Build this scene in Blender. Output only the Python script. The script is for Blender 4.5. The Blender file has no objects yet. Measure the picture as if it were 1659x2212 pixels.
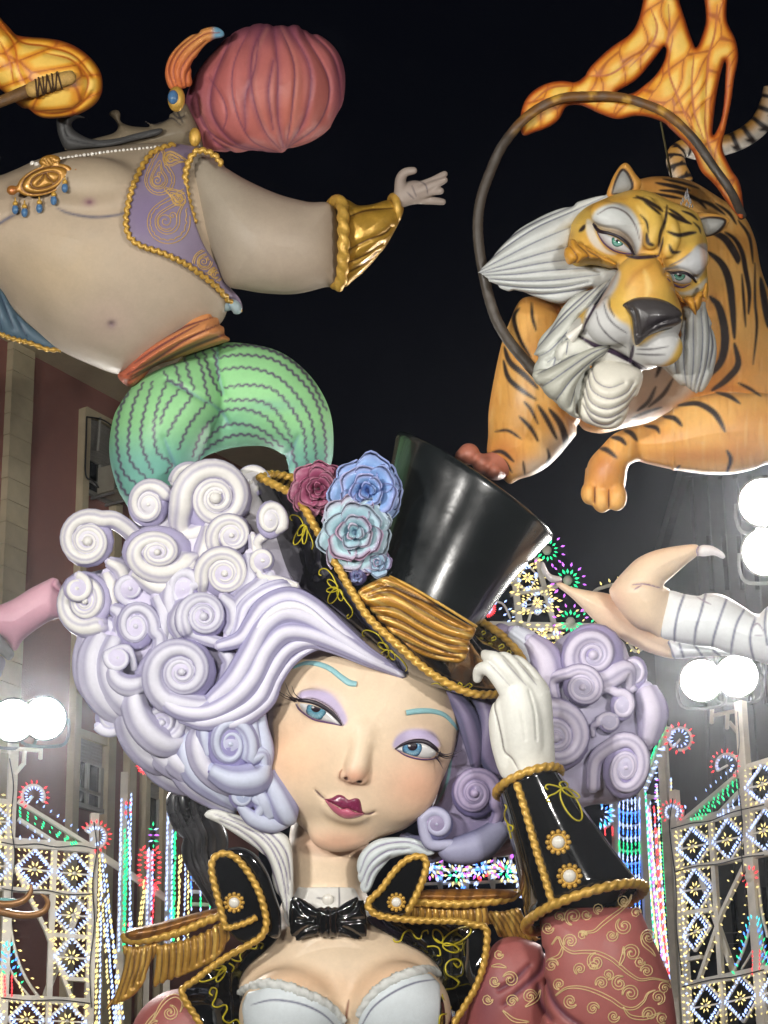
import bpy, math, random
import numpy as np
from mathutils import Vector, Matrix

# ------------------------------------------------------------------ camera
VW, VH = 1659.0, 2212.0          # pixel frame in which the photograph was measured
FPX = 5174.0                     # focal length in those pixels
DREF = 30.0                      # metres to the front of the woman's face
S = DREF / FPX                   # metres per pixel at that distance
PITCH, ROLL = math.radians(21.0), math.radians(0.9)
CAM = np.array([0.0, 0.0, 1.65])
_r0 = np.array([1.0, 0, 0]); _u0 = np.array([0, -math.sin(PITCH), math.cos(PITCH)])
FWD = np.array([0, math.cos(PITCH), math.sin(PITCH)])
UP = _u0 * math.cos(ROLL) + _r0 * math.sin(ROLL)
RIGHT = _r0 * math.cos(ROLL) - _u0 * math.sin(ROLL)
scene = bpy.context.scene
COL = scene.collection
cd = bpy.data.cameras.new('camera'); cam = bpy.data.objects.new('camera', cd); COL.objects.link(cam)
cam.matrix_world = Matrix([[RIGHT[i], UP[i], -FWD[i], CAM[i]] for i in range(3)] + [[0, 0, 0, 1]])
cd.sensor_fit = 'VERTICAL'; cd.sensor_height = 36.0; cd.lens = 36.0 * FPX / VH
cd.clip_start = 0.1; cd.clip_end = 3000
scene.camera = cam
# ------------------------------------------------------------------ night sky
world = bpy.data.worlds.new('World'); scene.world = world; world.use_nodes = True
wn = world.node_tree.nodes; wl_ = world.node_tree.links
wn.clear()
wout = wn.new('ShaderNodeOutputWorld'); wbg = wn.new('ShaderNodeBackground')
wbg.inputs[0].default_value = (0.0014, 0.0017, 0.0034, 1); wbg.inputs[1].default_value = 1.0
wl_.new(wbg.outputs[0], wout.inputs[0])
# ------------------------------------------------------------------ exposure
scene.view_settings.view_transform = 'Standard'; scene.view_settings.look = 'None'
scene.view_settings.exposure = 0.0; scene.view_settings.gamma = 1.0
scene.view_settings.use_curve_mapping = False
scene.render.engine = 'CYCLES'
scene.cycles.use_denoising = True
scene.cycles.max_bounces = 5; scene.cycles.diffuse_bounces = 3; scene.cycles.glossy_bounces = 3
scene.cycles.sample_clamp_indirect = 4.0
scene.cycles.caustics_reflective = False; scene.cycles.caustics_refractive = False

# ------------------------------------------------------------------ pixel -> place
def P(a, base=DREF):
    """(u, v, z) -> world. z: pixels towards the camera from distance `base`."""
    a = np.atleast_2d(np.asarray(a, float))
    d = base - a[:, 2] * S
    x = (a[:, 0] - VW / 2) / FPX * d; y = -(a[:, 1] - VH / 2) / FPX * d
    return CAM + x[:, None] * RIGHT + y[:, None] * UP + d[:, None] * FWD
def ray(u, v):
    return FWD + (u - VW / 2) / FPX * RIGHT - (v - VH / 2) / FPX * UP
def at(u, v, d): return CAM + ray(u, v) * d
def at_height(u, v, h):
    r = ray(u, v); return CAM + r * ((h - CAM[2]) / r[2])
# the crops in which the photograph was measured
def _crop(a, k, b):
    def f(pts):
        if isinstance(pts, tuple): return (a + k * pts[0], b + k * pts[1]) + tuple(pts[2:])
        return [(a + k * p[0], b + k * p[1]) + tuple(p[2:]) for p in pts]
    f.k = k
    return f
cA = _crop(103.5, .4174, 979.); cB = _crop(517.4, .4319, 899.5); cC = _crop(517.4, .3359, 1393.)
cD = _crop(915.4, .4064, 1313.4); cE = _crop(199., .5279, 1711.4); cF = _crop(0., .5, 0.)
cG = _crop(829.4, .5, 0.); cH = _crop(0., .5, 676.6); cI = _crop(988.6, .404, 342.3)
cJ = _crop(0., .3239, 875.6); cK = _crop(0., .2983, 1552.); cL = _crop(1034.8, .3762, 1034.8)
cM = _crop(1260.9, .3342, 1472.6)

# ------------------------------------------------------------------ colour and materials
def C(r, g, b):
    c = np.array([r, g, b], float) / 255.
    return np.where(c <= .04045, c / 12.92, ((c + .055) / 1.055) ** 2.4)
MATS = {}
def material(name, color=None, rough=.5, metal=0., coat=0., noise=.06, nscale=3., bump=.0, bscale=30., emit=None, estr=0., spec=.5, sheen=0.):
    """color None -> the painted colour attribute of the mesh."""
    if name in MATS: return MATS[name]
    m = bpy.data.materials.new(name); m.use_nodes = True; MATS[name] = m
    nt = m.node_tree; N = nt.nodes; L = nt.links
    b = N['Principled BSDF']
    b.inputs['Roughness'].default_value = rough; b.inputs['Metallic'].default_value = metal
    b.inputs['Coat Weight'].default_value = coat; b.inputs['Coat Roughness'].default_value = .06
    b.inputs['Specular IOR Level'].default_value = spec
    tc = N.new('ShaderNodeTexCoord')
    if color is None:
        src = N.new('ShaderNodeAttribute'); src.attribute_name = 'Col'; so = src.outputs['Color']
    else:
        src = N.new('ShaderNodeRGB'); src.outputs[0].default_value = (*color, 1); so = src.outputs[0]
    if noise > 0:
        nz = N.new('ShaderNodeTexNoise'); nz.inputs['Scale'].default_value = nscale; nz.inputs['Detail'].default_value = 6
        nz.inputs['Roughness'].default_value = .65
        L.new(tc.outputs['Object'], nz.inputs['Vector'])
        mr = N.new('ShaderNodeMapRange'); mr.inputs[1].default_value = .3; mr.inputs[2].default_value = .7
        mr.inputs[3].default_value = 1 - noise; mr.inputs[4].default_value = 1 + noise
        L.new(nz.outputs['Fac'], mr.inputs[0])
        mx = N.new('ShaderNodeVectorMath'); mx.operation = 'SCALE'
        L.new(so, mx.inputs[0]); L.new(mr.outputs[0], mx.inputs['Scale']); so = mx.outputs[0]
        rr = N.new('ShaderNodeMapRange'); rr.inputs[3].default_value = max(.02, rough - .1 * (rough > .2)); rr.inputs[4].default_value = min(1, rough + .12)
        rr.inputs[1].default_value = .3; rr.inputs[2].default_value = .7
        L.new(nz.outputs['Fac'], rr.inputs[0])
        if rough > .15: L.new(rr.outputs[0], b.inputs['Roughness'])
    if noise > 0 and color is None:      # fine airbrush speckle
        n3 = N.new('ShaderNodeTexNoise'); n3.inputs['Scale'].default_value = 26; n3.inputs['Detail'].default_value = 3
        L.new(tc.outputs['Object'], n3.inputs['Vector']); m3 = N.new('ShaderNodeMapRange'); m3.inputs[1].default_value = .35; m3.inputs[2].default_value = .65; m3.inputs[3].default_value = .98; m3.inputs[4].default_value = 1.015
        L.new(n3.outputs['Fac'], m3.inputs[0]); x3 = N.new('ShaderNodeVectorMath'); x3.operation = 'SCALE'; L.new(so, x3.inputs[0]); L.new(m3.outputs[0], x3.inputs['Scale']); so = x3.outputs[0]
    L.new(so, b.inputs['Base Color'])
    if bump > 0:
        n2 = N.new('ShaderNodeTexNoise'); n2.inputs['Scale'].default_value = bscale; n2.inputs['Detail'].default_value = 4
        L.new(tc.outputs['Object'], n2.inputs['Vector'])
        bp = N.new('ShaderNodeBump'); bp.inputs['Strength'].default_value = bump; bp.inputs['Distance'].default_value = .02
        L.new(n2.outputs['Fac'], bp.inputs['Height']); L.new(bp.outputs[0], b.inputs['Normal'])
    if emit is not None:
        b.inputs['Emission Color'].default_value = (*emit, 1); b.inputs['Emission Strength'].default_value = estr
        m.cycles.emission_sampling = 'NONE'
    return m

# ------------------------------------------------------------------ objects
WL = {}
def tag(o, label=None, cat=None, group=None, kind=None):
    if label: o['label'] = label
    if cat: o['category'] = cat
    if group: o['group'] = group
    if kind: o['kind'] = kind
    return o
def thing(name, loc, label, cat, group=None):
    o = bpy.data.objects.new(name, None); COL.objects.link(o); o.location = Vector(loc); o.empty_display_size = .2
    WL[o] = np.array(loc, float); return tag(o, label, cat, group)
def facelist(F):
    return F if isinstance(F, list) else [F]
def build(name, V, F, mat, parent=None, col=None, smooth=True, world_space=False, kind=None):
    """V in (u,v,z) pixels unless world_space; F array or list of arrays (tris / quads)."""
    V = np.asarray(V, float)
    W = V if world_space else P(V)
    org = W.mean(0)
    me = bpy.data.meshes.new(name)
    Fs = [np.asarray(f, np.int32) for f in facelist(F) if len(f)]
    if not world_space: Fs = [f[:, ::-1] for f in Fs]
    li = np.concatenate([f.ravel() for f in Fs]); 
    lt = np.concatenate([np.full(len(f), f.shape[1], np.int32) for f in Fs])
    ls = np.concatenate([[0], np.cumsum(lt)[:-1]]).astype(np.int32)
    me.vertices.add(len(W)); me.vertices.foreach_set('co', (W - org).astype(np.float32).ravel())
    me.loops.add(len(li)); me.loops.foreach_set('vertex_index', li)
    me.polygons.add(len(lt)); me.polygons.foreach_set('loop_start', ls)
    try: me.polygons.foreach_set('loop_total', lt)
    except Exception: pass
    me.update(calc_edges=True)
    me.polygons.foreach_set('use_smooth', np.full(len(lt), smooth, bool))
    if col is not None:
        ca = me.color_attributes.new('Col', 'FLOAT_COLOR', 'POINT')
        c4 = np.ones((len(W), 4), np.float32); c4[:, :3] = col
        ca.data.foreach_set('color', c4.ravel())
    me.materials.append(mat)
    o = bpy.data.objects.new(name, me); COL.objects.link(o)
    WL[o] = org
    if parent is not None:
        o.parent = parent; o.location = Vector(org - WL[parent])
    else: o.location = Vector(org)
    if kind: o['kind'] = kind
    return o
def join(ms):
    Vs, Fs, n = [], [], 0
    for V, F in ms:
        V = np.asarray(V, float); Vs.append(V)
        for f in facelist(F): Fs.append(np.asarray(f, np.int64) + n)
        n += len(V)
    return np.concatenate(Vs), Fs
# ------------------------------------------------------------------ curves
def cr(p, closed=False, n=6):
    """Catmull-Rom through the points (any dimension)."""
    p = np.asarray(p, float); m = len(p)
    if m < 3 and not closed:
        t = np.linspace(0, 1, n + 1)[:, None]; return p[0] * (1 - t) + p[-1] * t
    if closed: q = np.concatenate([p[-1:], p, p[:2]])
    else: q = np.concatenate([2 * p[:1] - p[1:2], p, 2 * p[-1:] - p[-2:-1]])
    segs = m if closed else m - 1
    t = (np.arange(n) / n)[:, None]
    out = []
    for i in range(segs):
        a, b, c, d = q[i], q[i + 1], q[i + 2], q[i + 3]
        out.append(.5 * (2 * b + (c - a) * t + (2 * a - 5 * b + 4 * c - d) * t * t + (3 * b - a - 3 * c + d) * t ** 3))
    if not closed: out.append(p[-1:])
    return np.concatenate(out)
def resample(p, n=None, step=None):
    p = np.asarray(p, float)
    s = np.concatenate([[0], np.cumsum(np.linalg.norm(np.diff(p, axis=0), axis=1))])
    if n is None: n = max(4, int(s[-1] / step) + 1)
    t = np.linspace(0, s[-1], n)
    return np.stack([np.interp(t, s, p[:, k]) for k in range(p.shape[1])], 1)
def seg_dist(U, V, poly, return_t=False):
    """distance of points to an open polyline (2-D)."""
    poly = np.asarray(poly, float)[:, :2]
    best = np.full(U.shape, 1e9, np.float32); bt = np.zeros(U.shape, np.float32)
    n = len(poly) - 1
    for i in range(n):
        a, b = poly[i], poly[i + 1]; d = b - a; L = d @ d + 1e-9
        t = np.clip(((U - a[0]) * d[0] + (V - a[1]) * d[1]) / L, 0, 1)
        q = (U - a[0] - t * d[0]) ** 2 + (V - a[1] - t * d[1]) ** 2
        if return_t:
            m = q < best; bt = np.where(m, (i + t) / n, bt)
        best = np.minimum(best, q)
    best = np.sqrt(best)
    return (best, bt) if return_t else best
def poly_sdf(polys, U, V):
    """signed distance to closed polygons, positive inside (even-odd)."""
    best = np.full(U.shape, 1e9, np.float32); ins = np.zeros(U.shape, bool)
    for poly in polys:
        p = np.asarray(poly, float)[:, :2]; q = np.roll(p, -1, 0)
        best = np.minimum(best, seg_dist(U, V, np.concatenate([p, p[:1]])))
        for a, b in zip(p, q):
            if a[1] == b[1]: continue
            c = ((a[1] > V) != (b[1] > V)) & (U < (b[0] - a[0]) * (V - a[1]) / (b[1] - a[1]) + a[0])
            ins ^= c
    return np.where(ins, best, -best)
def sm(a, b, x):
    t = np.clip((x - a) / (b - a), 0, 1); return t * t * (3 - 2 * t)
# ------------------------------------------------------------------ sculpting volume
class Vol:
    def __init__(s, u0, u1, v0, v1, z0, z1, step=3.0):
        s.st = step; s.o = np.array([u0, v0, z0], float)
        s.n = (np.ceil((np.array([u1, v1, z1]) - s.o) / step).astype(int) + 1)
        s.F = np.full(s.n, 1e3, np.float32)
        s.ax = [(s.o[i] + step * np.arange(s.n[i])).astype(np.float32) for i in range(3)]
    def _sub(s, lo, hi):
        a = [max(0, int((lo[i] - s.o[i]) / s.st)) for i in range(3)]
        b = [min(s.n[i], int((hi[i] - s.o[i]) / s.st) + 2) for i in range(3)]
        sl = tuple(slice(a[i], max(a[i], b[i])) for i in range(3))
        return sl, s.ax[0][sl[0]][:, None, None], s.ax[1][sl[1]][None, :, None], s.ax[2][sl[2]][None, None, :]
    def _put(s, sl, d, k, op):
        A = s.F[sl]
        if op == 'u':
            if k > 0:
                h = np.maximum(k - np.abs(A - d), 0) / k; s.F[sl] = np.minimum(A, d) - h * h * k * .25
            else: s.F[sl] = np.minimum(A, d)
        else:
            d = -d
            if k > 0:
                h = np.maximum(k - np.abs(A - d), 0) / k; s.F[sl] = np.maximum(A, d) + h * h * k * .25
            else: s.F[sl] = np.maximum(A, d)
    def ell(s, c, r, k=0., rot=0., op='u', tilt=0.):
        R = max(r) + k + 3 * s.st
        sl, X, Y, Z = s._sub([c[i] - R for i in range(3)], [c[i] + R for i in range(3)])
        x, y, z = X - c[0], Y - c[1], Z - c[2]
        if rot:
            a = math.radians(rot); x, y = x * math.cos(a) + y * math.sin(a), -x * math.sin(a) + y * math.cos(a)
        if tilt:   # rotate about local x
            a = math.radians(tilt); y, z = y * math.cos(a) + z * math.sin(a), -y * math.sin(a) + z * math.cos(a)
        k0 = np.sqrt((x / r[0]) ** 2 + (y / r[1]) ** 2 + (z / r[2]) ** 2)
        k1 = np.sqrt((x / r[0] ** 2) ** 2 + (y / r[1] ** 2) ** 2 + (z / r[2] ** 2) ** 2) + 1e-6
        s._put(sl, k0 * (k0 - 1) / k1, k, op)
    def cone(s, a, b, ra, rb, k=0., op='u'):
        a = np.asarray(a, float); b = np.asarray(b, float); R = max(ra, rb) + k + 3 * s.st
        sl, X, Y, Z = s._sub(np.minimum(a, b) - R, np.maximum(a, b) + R)
        d = b - a; L = d @ d + 1e-6
        t = np.clip(((X - a[0]) * d[0] + (Y - a[1]) * d[1] + (Z - a[2]) * d[2]) / L, 0, 1)
        q = np.sqrt((X - a[0] - t * d[0]) ** 2 + (Y - a[1] - t * d[1]) ** 2 + (Z - a[2] - t * d[2]) ** 2) - (ra + (rb - ra) * t)
        s._put(sl, q, k, op)
    def chain(s, pts, rad, k=0., n=4, op='u'):
        q = cr([tuple(p) + (r,) for p, r in zip(pts, rad)], n=n)
        for i in range(len(q) - 1): s.cone(q[i, :3], q[i + 1, :3], q[i, 3], q[i + 1, 3], k if i == 0 else max(k * .5, 2), op)
    def infl(s, outline, zc=0., h=100., k=0., holes=(), smooth=5, flat=1.0, op='u'):
        """outline swollen to a rounded body, half-thickness h at its thickest."""
        polys = [cr(outline, True, smooth)] + [cr(x, True, smooth) for x in holes]
        lo, hi = polys[0].min(0), polys[0].max(0); m = 2.5 * k + 6 * s.st
        zc0 = zc if np.isscalar(zc) else None
        zr = (zc0 - h, zc0 + h) if zc0 is not None else (s.o[2], s.ax[2][-1])
        sl, X, Y, Z = s._sub([lo[0] - m, lo[1] - m, zr[0] - m], [hi[0] + m, hi[1] + m, zr[1] + m])
        U2, V2 = np.broadcast_arrays(X[:, :, 0], Y[:, :, 0])
        d = poly_sdf(polys, U2, V2)
        ph = poisson(d, s.st)
        ins = d > 1.2 * s.st
        psi = np.where(ins, ph / np.maximum(d, 1e-3), 0); w = ins.astype(np.float32)
        for it in range(12):
            ps = box3(psi); ws = box3(w)
            psi = np.where(ins, psi, ps / np.maximum(ws, 1e-4) * (ws > 1e-4)); w = np.where(ins, 1., (ws > 1e-4) * 1.)
        psi = np.where(w > 0, psi, psi[ins].min() if ins.any() else 1.)
        for it in range(2): psi = box3(psi) / 9.
        phi = psi * d
        mx = max(phi.max(), 1e-3)
        if flat != 1.0: phi = np.where(phi > 0, mx * (np.maximum(phi, 0) / mx) ** flat, phi)
        kz2 = h * h / mx
        gx, gy = np.gradient(phi, s.st)
        zz = Z - (zc0 if zc0 is not None else np.asarray(zc(U2, V2))[:, :, None])
        f = (zz * zz / kz2 - phi[:, :, None]) / np.sqrt((2 * zz / kz2) ** 2 + (gx ** 2 + gy ** 2)[:, :, None] + 1e-3)
        s._put(sl, f.astype(np.float32), k, op)
    def slab(s, outline, surf, t=6., off=3., holes=(), smooth=5, rnd=3.):
        """a sheet of cloth / metal that follows the surface."""
        polys = [cr(outline, True, smooth)] + [cr(x, True, smooth) for x in holes]
        lo, hi = polys[0].min(0), polys[0].max(0); m = 4 * s.st
        sl, X, Y, Z = s._sub([lo[0] - m, lo[1] - m, s.o[2]], [hi[0] + m, hi[1] + m, s.ax[2][-1]])
        U2, V2 = np.broadcast_arrays(X[:, :, 0], Y[:, :, 0])
        d = -poly_sdf(polys, U2, V2)[:, :, None]
        zz = np.abs(Z - (surf(U2, V2)[:, :, None] + off)) - t
        h = np.maximum(rnd - np.abs(d - zz), 0) / rnd
        s._put(sl, (np.maximum(d, zz) + h * h * rnd * .25).astype(np.float32), 0, 'u')
    def groove(s, strokes, w=5., depth=4., smooth=5):
        U2, V2 = np.meshgrid(s.ax[0], s.ax[1], indexing='ij')
        acc = np.zeros(U2.shape, np.float32)
        for st_ in strokes:
            q = cr(np.asarray(st_, float)[:, :2], n=smooth); lo, hi = q.min(0) - 3 * w, q.max(0) + 3 * w
            i0, i1 = np.searchsorted(s.ax[0], [lo[0], hi[0]]); j0, j1 = np.searchsorted(s.ax[1], [lo[1], hi[1]])
            if i1 <= i0 or j1 <= j0: continue
            dd = seg_dist(U2[i0:i1, j0:j1], V2[i0:i1, j0:j1], q)
            acc[i0:i1, j0:j1] = np.maximum(acc[i0:i1, j0:j1], np.exp(-(dd / w) ** 2))
        s.F += depth * acc[:, :, None]
    def cut(s, fn):
        X, Y, Z = s.ax[0][:, None, None], s.ax[1][None, :, None], s.ax[2][None, None, :]
        s.F = np.maximum(s.F, fn(X, Y, Z)).astype(np.float32)
    def zmap(s, fill=True):
        S_ = s.F[:, :, ::-1] < 0
        k = S_.argmax(2); has = S_.any(2)
        kk = s.n[2] - 1 - k                       # top inside voxel
        k1 = np.minimum(kk + 1, s.n[2] - 1)
        I, J = np.meshgrid(np.arange(s.n[0]), np.arange(s.n[1]), indexing='ij')
        a = s.F[I, J, kk]; b = s.F[I, J, k1]
        t = np.clip(a / np.where(np.abs(a - b) < 1e-6, -1, a - b), 0, 1)
        z = np.where(has, s.ax[2][kk] + t * s.st, 0.)
        return Surf(s.ax[0], s.ax[1], z, has)
    def mesh(s, relax=1):
        V, F = surface_nets(s.F)
        for it in range(relax): V = laplace(V, F, .5)
        return s.o + V * s.st, F
def box3(a):
    p = np.pad(a, 1); b = p[:-2] + p[1:-1] + p[2:]; return b[:, :-2] + b[:, 1:-1] + b[:, 2:]
def poisson(d, h):
    """solve lap(phi) = -4 inside d > 0 (conjugate gradients on a coarser grid)."""
    f = 2 if max(d.shape) > 120 else 1
    dc = d[::f, ::f]; m = (dc > 0); hh = h * f
    mf = m.astype(np.float64)
    def A(x):
        p = np.pad(x, 1); return (4 * x - p[:-2, 1:-1] - p[2:, 1:-1] - p[1:-1, :-2] - p[1:-1, 2:]) * mf
    b = mf * 4 * hh * hh; x = np.zeros_like(b); r = b.copy(); p = r.copy(); rs = (r * r).sum(); r0 = rs + 1e-12
    for it in range(400):
        Ap = A(p); al = rs / ((p * Ap).sum() + 1e-12); x += al * p; r -= al * Ap; rn = (r * r).sum()
        if rn < 1e-7 * r0: break
        p = r + rn / rs * p; rs = rn
    if f == 1: return x
    n0, n1 = d.shape
    i = np.arange(n0) / f; j = np.arange(n1) / f
    i0 = np.minimum(i.astype(int), x.shape[0] - 1); i1 = np.minimum(i0 + 1, x.shape[0] - 1)
    j0 = np.minimum(j.astype(int), x.shape[1] - 1); j1 = np.minimum(j0 + 1, x.shape[1] - 1)
    a = (i - i0)[:, None]; c = (j - j0)[None]
    return (x[i0][:, j0] * (1 - a) + x[i1][:, j0] * a) * (1 - c) + (x[i0][:, j1] * (1 - a) + x[i1][:, j1] * a) * c
def surface_nets(F):
    S_ = F < 0
    c = np.zeros(np.array(F.shape) - 1, np.int8)
    for a in (0, 1):
        for b in (0, 1):
            for e in (0, 1):
                c += S_[a:F.shape[0] - 1 + a, b:F.shape[1] - 1 + b, e:F.shape[2] - 1 + e]
    act = (c > 0) & (c < 8)
    ax = np.argwhere(act); idx = np.full(act.shape, -1, np.int32); idx[act] = np.arange(len(ax))
    acc = np.zeros((len(ax), 3)); cnt = np.zeros(len(ax))
    cor = [(a, b, e) for a in (0, 1) for b in (0, 1) for e in (0, 1)]
    fv = {o: F[ax[:, 0] + o[0], ax[:, 1] + o[1], ax[:, 2] + o[2]] for o in cor}
    for o in cor:
        for k in range(3):
            if o[k]: continue
            q = list(o); q[k] = 1; q = tuple(q)
            fa, fb = fv[o], fv[q]; x = (fa < 0) != (fb < 0)
            t = np.where(x, fa / np.where(x, fa - fb, 1), 0)
            p = np.tile(np.array(o, float), (len(ax), 1)); p[:, k] += t
            acc += p * x[:, None]; cnt += x
    V = ax + acc / np.maximum(cnt, 1)[:, None]
    Fs = []
    for k in range(3):
        sl0 = [slice(1, -1)] * 3; sl1 = [slice(1, -1)] * 3
        sl0[k] = slice(0, -1); sl1[k] = slice(1, None)
        a, b = S_[tuple(sl0)], S_[tuple(sl1)]
        e = np.argwhere(a != b); off = np.ones(3, int); off[k] = 0
        sgn = a[tuple(e.T)]; e = e + off
        j, l = (k + 1) % 3, (k + 2) % 3
        def cell(dj, dl):
            q = e.copy(); q[:, j] -= dj; q[:, l] -= dl; return idx[q[:, 0], q[:, 1], q[:, 2]]
        q = np.stack([cell(1, 1), cell(0, 1), cell(0, 0), cell(1, 0)], 1)
        q[~sgn] = q[~sgn][:, ::-1]
        Fs.append(q)
    return V, np.concatenate(Fs)
def laplace(V, F, lam):
    acc = np.zeros_like(V); cnt = np.zeros(len(V))
    for i in range(F.shape[1]):
        a, b = F[:, i], F[:, (i + 1) % F.shape[1]]
        for k in range(3): acc[:, k] += np.bincount(a, V[b, k], len(V))
        cnt += np.bincount(a, minlength=len(V))
    return V + lam * (acc / np.maximum(cnt, 1)[:, None] - V)
class Surf:
    """height map of a sculpted front: z(u, v)"""
    def __init__(s, ax, ay, z, has):
        s.ax, s.ay = ax, ay; z = np.where(has, z, 0.).astype(np.float64); w = has.astype(float)
        for it in range(14):
            zs, ws = box3(z * w), box3(w); z = np.where(w > 0, z, zs / np.maximum(ws, 1e-6)); w = np.where(w > 0, 1., (ws > 0) * 1.)
        s.z = np.where(w > 0, z, z[has].min() if has.any() else 0); s.has = has
    def blur(s, n=2):
        for i in range(n): s.z = box3(np.pad(s.z, 1, mode='edge'))[1:-1, 1:-1] / 9.
        return s
    def __call__(s, u, v):
        u = np.asarray(u, float); v = np.asarray(v, float); st = s.ax[1] - s.ax[0]
        i = np.clip((u - s.ax[0]) / st, 0, len(s.ax) - 1.001); j = np.clip((v - s.ay[0]) / st, 0, len(s.ay) - 1.001)
        i0 = i.astype(int); j0 = j.astype(int); a = i - i0; b = j - j0
        return (s.z[i0, j0] * (1 - a) + s.z[i0 + 1, j0] * a) * (1 - b) + (s.z[i0, j0 + 1] * (1 - a) + s.z[i0 + 1, j0 + 1] * a) * b
# ------------------------------------------------------------------ swept and draped pieces
def sweep(path, rad, ns=12, prof=None, flat=None, closed=False):
    """tube along a 3-D path; prof(s, th) scales the radius; flat=(vector, factor) squashes along a direction."""
    p = np.asarray(path, float); n = len(p); rad = np.broadcast_to(np.asarray(rad, float), (n,))
    T = np.gradient(p, axis=0) if not closed else (np.roll(p, -1, 0) - np.roll(p, 1, 0))
    T /= np.linalg.norm(T, axis=1)[:, None] + 1e-9
    s = np.concatenate([[0], np.cumsum(np.linalg.norm(np.diff(p, axis=0), axis=1))])
    ref = np.array([0, 0, 1.]) if abs(T[0][2]) < .9 else np.array([1., 0, 0])
    N = np.zeros_like(p); x = ref - T[0] * (ref @ T[0]); N[0] = x / np.linalg.norm(x)
    for i in range(1, n):
        x = N[i - 1] - T[i] * (N[i - 1] @ T[i]); N[i] = x / (np.linalg.norm(x) + 1e-9)
    B = np.cross(T, N); th = np.arange(ns) / ns * 2 * math.pi
    R = rad[:, None] * (prof(s[:, None], th[None]) if prof else 1.)
    R = np.broadcast_to(R, (n, ns))
    off = N[:, None] * (R * np.cos(th))[..., None] + B[:, None] * (R * np.sin(th))[..., None]
    if flat is not None:
        a = np.asarray(flat[0], float); a = a / np.linalg.norm(a)
        off = off - (1 - flat[1]) * (off @ a)[..., None] * a
    V = (p[:, None] + off).reshape(-1, 3)
    i = np.arange(n if closed else n - 1)[:, None]; j = np.arange(ns)[None]
    a = i * ns + j; b = i * ns + (j + 1) % ns; i2 = (i + 1) % n
    F = np.stack([a, b, i2 * ns + (j + 1) % ns, i2 * ns + j], -1).reshape(-1, 4)
    if closed: return V, [F]
    V = np.concatenate([V, p[:1] - T[:1] * rad[0] * .4, p[-1:] + T[-1:] * rad[-1] * .4])
    j = np.arange(ns); c0, c1 = n * ns, n * ns + 1
    return V, [F, np.stack([np.full(ns, c0), (j + 1) % ns, j], 1), np.stack([np.full(ns, c1), (n - 1) * ns + j, (n - 1) * ns + (j + 1) % ns], 1)]
def rope_prof(pitch, lobes=2, a=.3):
    def f(s, th): return (1 - a) + a * 1.35 * np.abs(np.cos((th * lobes - 2 * math.pi * s / pitch) / 2.))
    return f
def rope(path, r, pitch=None, closed=False, ns=14):
    pitch = pitch or r * 2.2
    q = resample(path, step=pitch / 6.)
    return sweep(q, r, ns, rope_prof(pitch, 2, .32), closed=closed)
def drape(path, surf, off=0., n=6, closed=False):
    q = cr(np.asarray(path, float)[:, :2], closed, n)
    return np.column_stack([q, surf(q[:, 0], q[:, 1]) + off])
def fan(outline, surf, h=4., off=1., c=None, rings=7, smooth=6, sink=5.):
    q = cr(outline, True, smooth); c = np.mean(q, 0) if c is None else np.array(c, float)
    n = len(q); V = []; 
    for r in np.linspace(0.001, 1, rings):
        p = c + (q - c) * r; V.append(np.column_stack([p, surf(p[:, 0], p[:, 1]) + off + h * math.sqrt(max(0, 1 - r * r))]))
    V.append(np.column_stack([q, surf(q[:, 0], q[:, 1]) - sink]))
    V = np.concatenate(V); i = np.arange(rings)[:, None]; j = np.arange(n)[None]
    return V, np.stack([i * n + j, i * n + (j + 1) % n, (i + 1) * n + (j + 1) % n, (i + 1) * n + j], -1).reshape(-1, 4)
def ribbon(path, widths, surf, h=3., off=1., n=6, m=7, sink=4.):
    q = cr([tuple(p[:2]) + (w,) for p, w in zip(path, np.broadcast_to(widths, (len(path),)))], n=n)
    T = np.gradient(q[:, :2], axis=0); T /= np.linalg.norm(T, axis=1)[:, None] + 1e-9; N = np.stack([-T[:, 1], T[:, 0]], 1)
    x = np.linspace(-1, 1, m); V = []
    pts = q[:, None, :2] + N[:, None] * (x[None, :, None] * np.maximum(q[:, 2], .2)[:, None, None])
    z = surf(pts[..., 0], pts[..., 1]) + off + h * np.sqrt(np.maximum(0, 1 - x * x))[None] * np.minimum(1, q[:, 2] / (abs(h) + 1e-6))[:, None]
    z[:, 0] = surf(pts[:, 0, 0], pts[:, 0, 1]) - sink; z[:, -1] = surf(pts[:, -1, 0], pts[:, -1, 1]) - sink
    V = np.concatenate([pts, z[..., None]], -1).reshape(-1, 3)
    i = np.arange(len(q) - 1)[:, None]; j = np.arange(m - 1)[None]
    return V, np.stack([i * m + j, i * m + j + 1, (i + 1) * m + j + 1, (i + 1) * m + j], -1).reshape(-1, 4)
def ball(c, r, n=8, m=12):
    r = np.broadcast_to(np.asarray(r, float), (3,))
    a = np.linspace(0, math.pi, n + 1)[1:-1]; b = np.arange(m) / m * 2 * math.pi
    V = [(0, 0, 1.)] + [(math.sin(x) * math.cos(y), math.sin(x) * math.sin(y), math.cos(x)) for x in a for y in b] + [(0, 0, -1.)]
    V = np.array(V) * r + np.asarray(c, float)
    F4 = [(1 + i * m + j, 1 + i * m + (j + 1) % m, 1 + (i + 1) * m + (j + 1) % m, 1 + (i + 1) * m + j) for i in range(n - 2) for j in range(m)]
    l = 1 + (n - 2) * m; e = len(V) - 1
    F3 = [(0, 1 + (j + 1) % m, 1 + j) for j in range(m)] + [(e, l + j, l + (j + 1) % m) for j in range(m)]
    return V, [np.array(F4), np.array(F3)]
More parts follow.
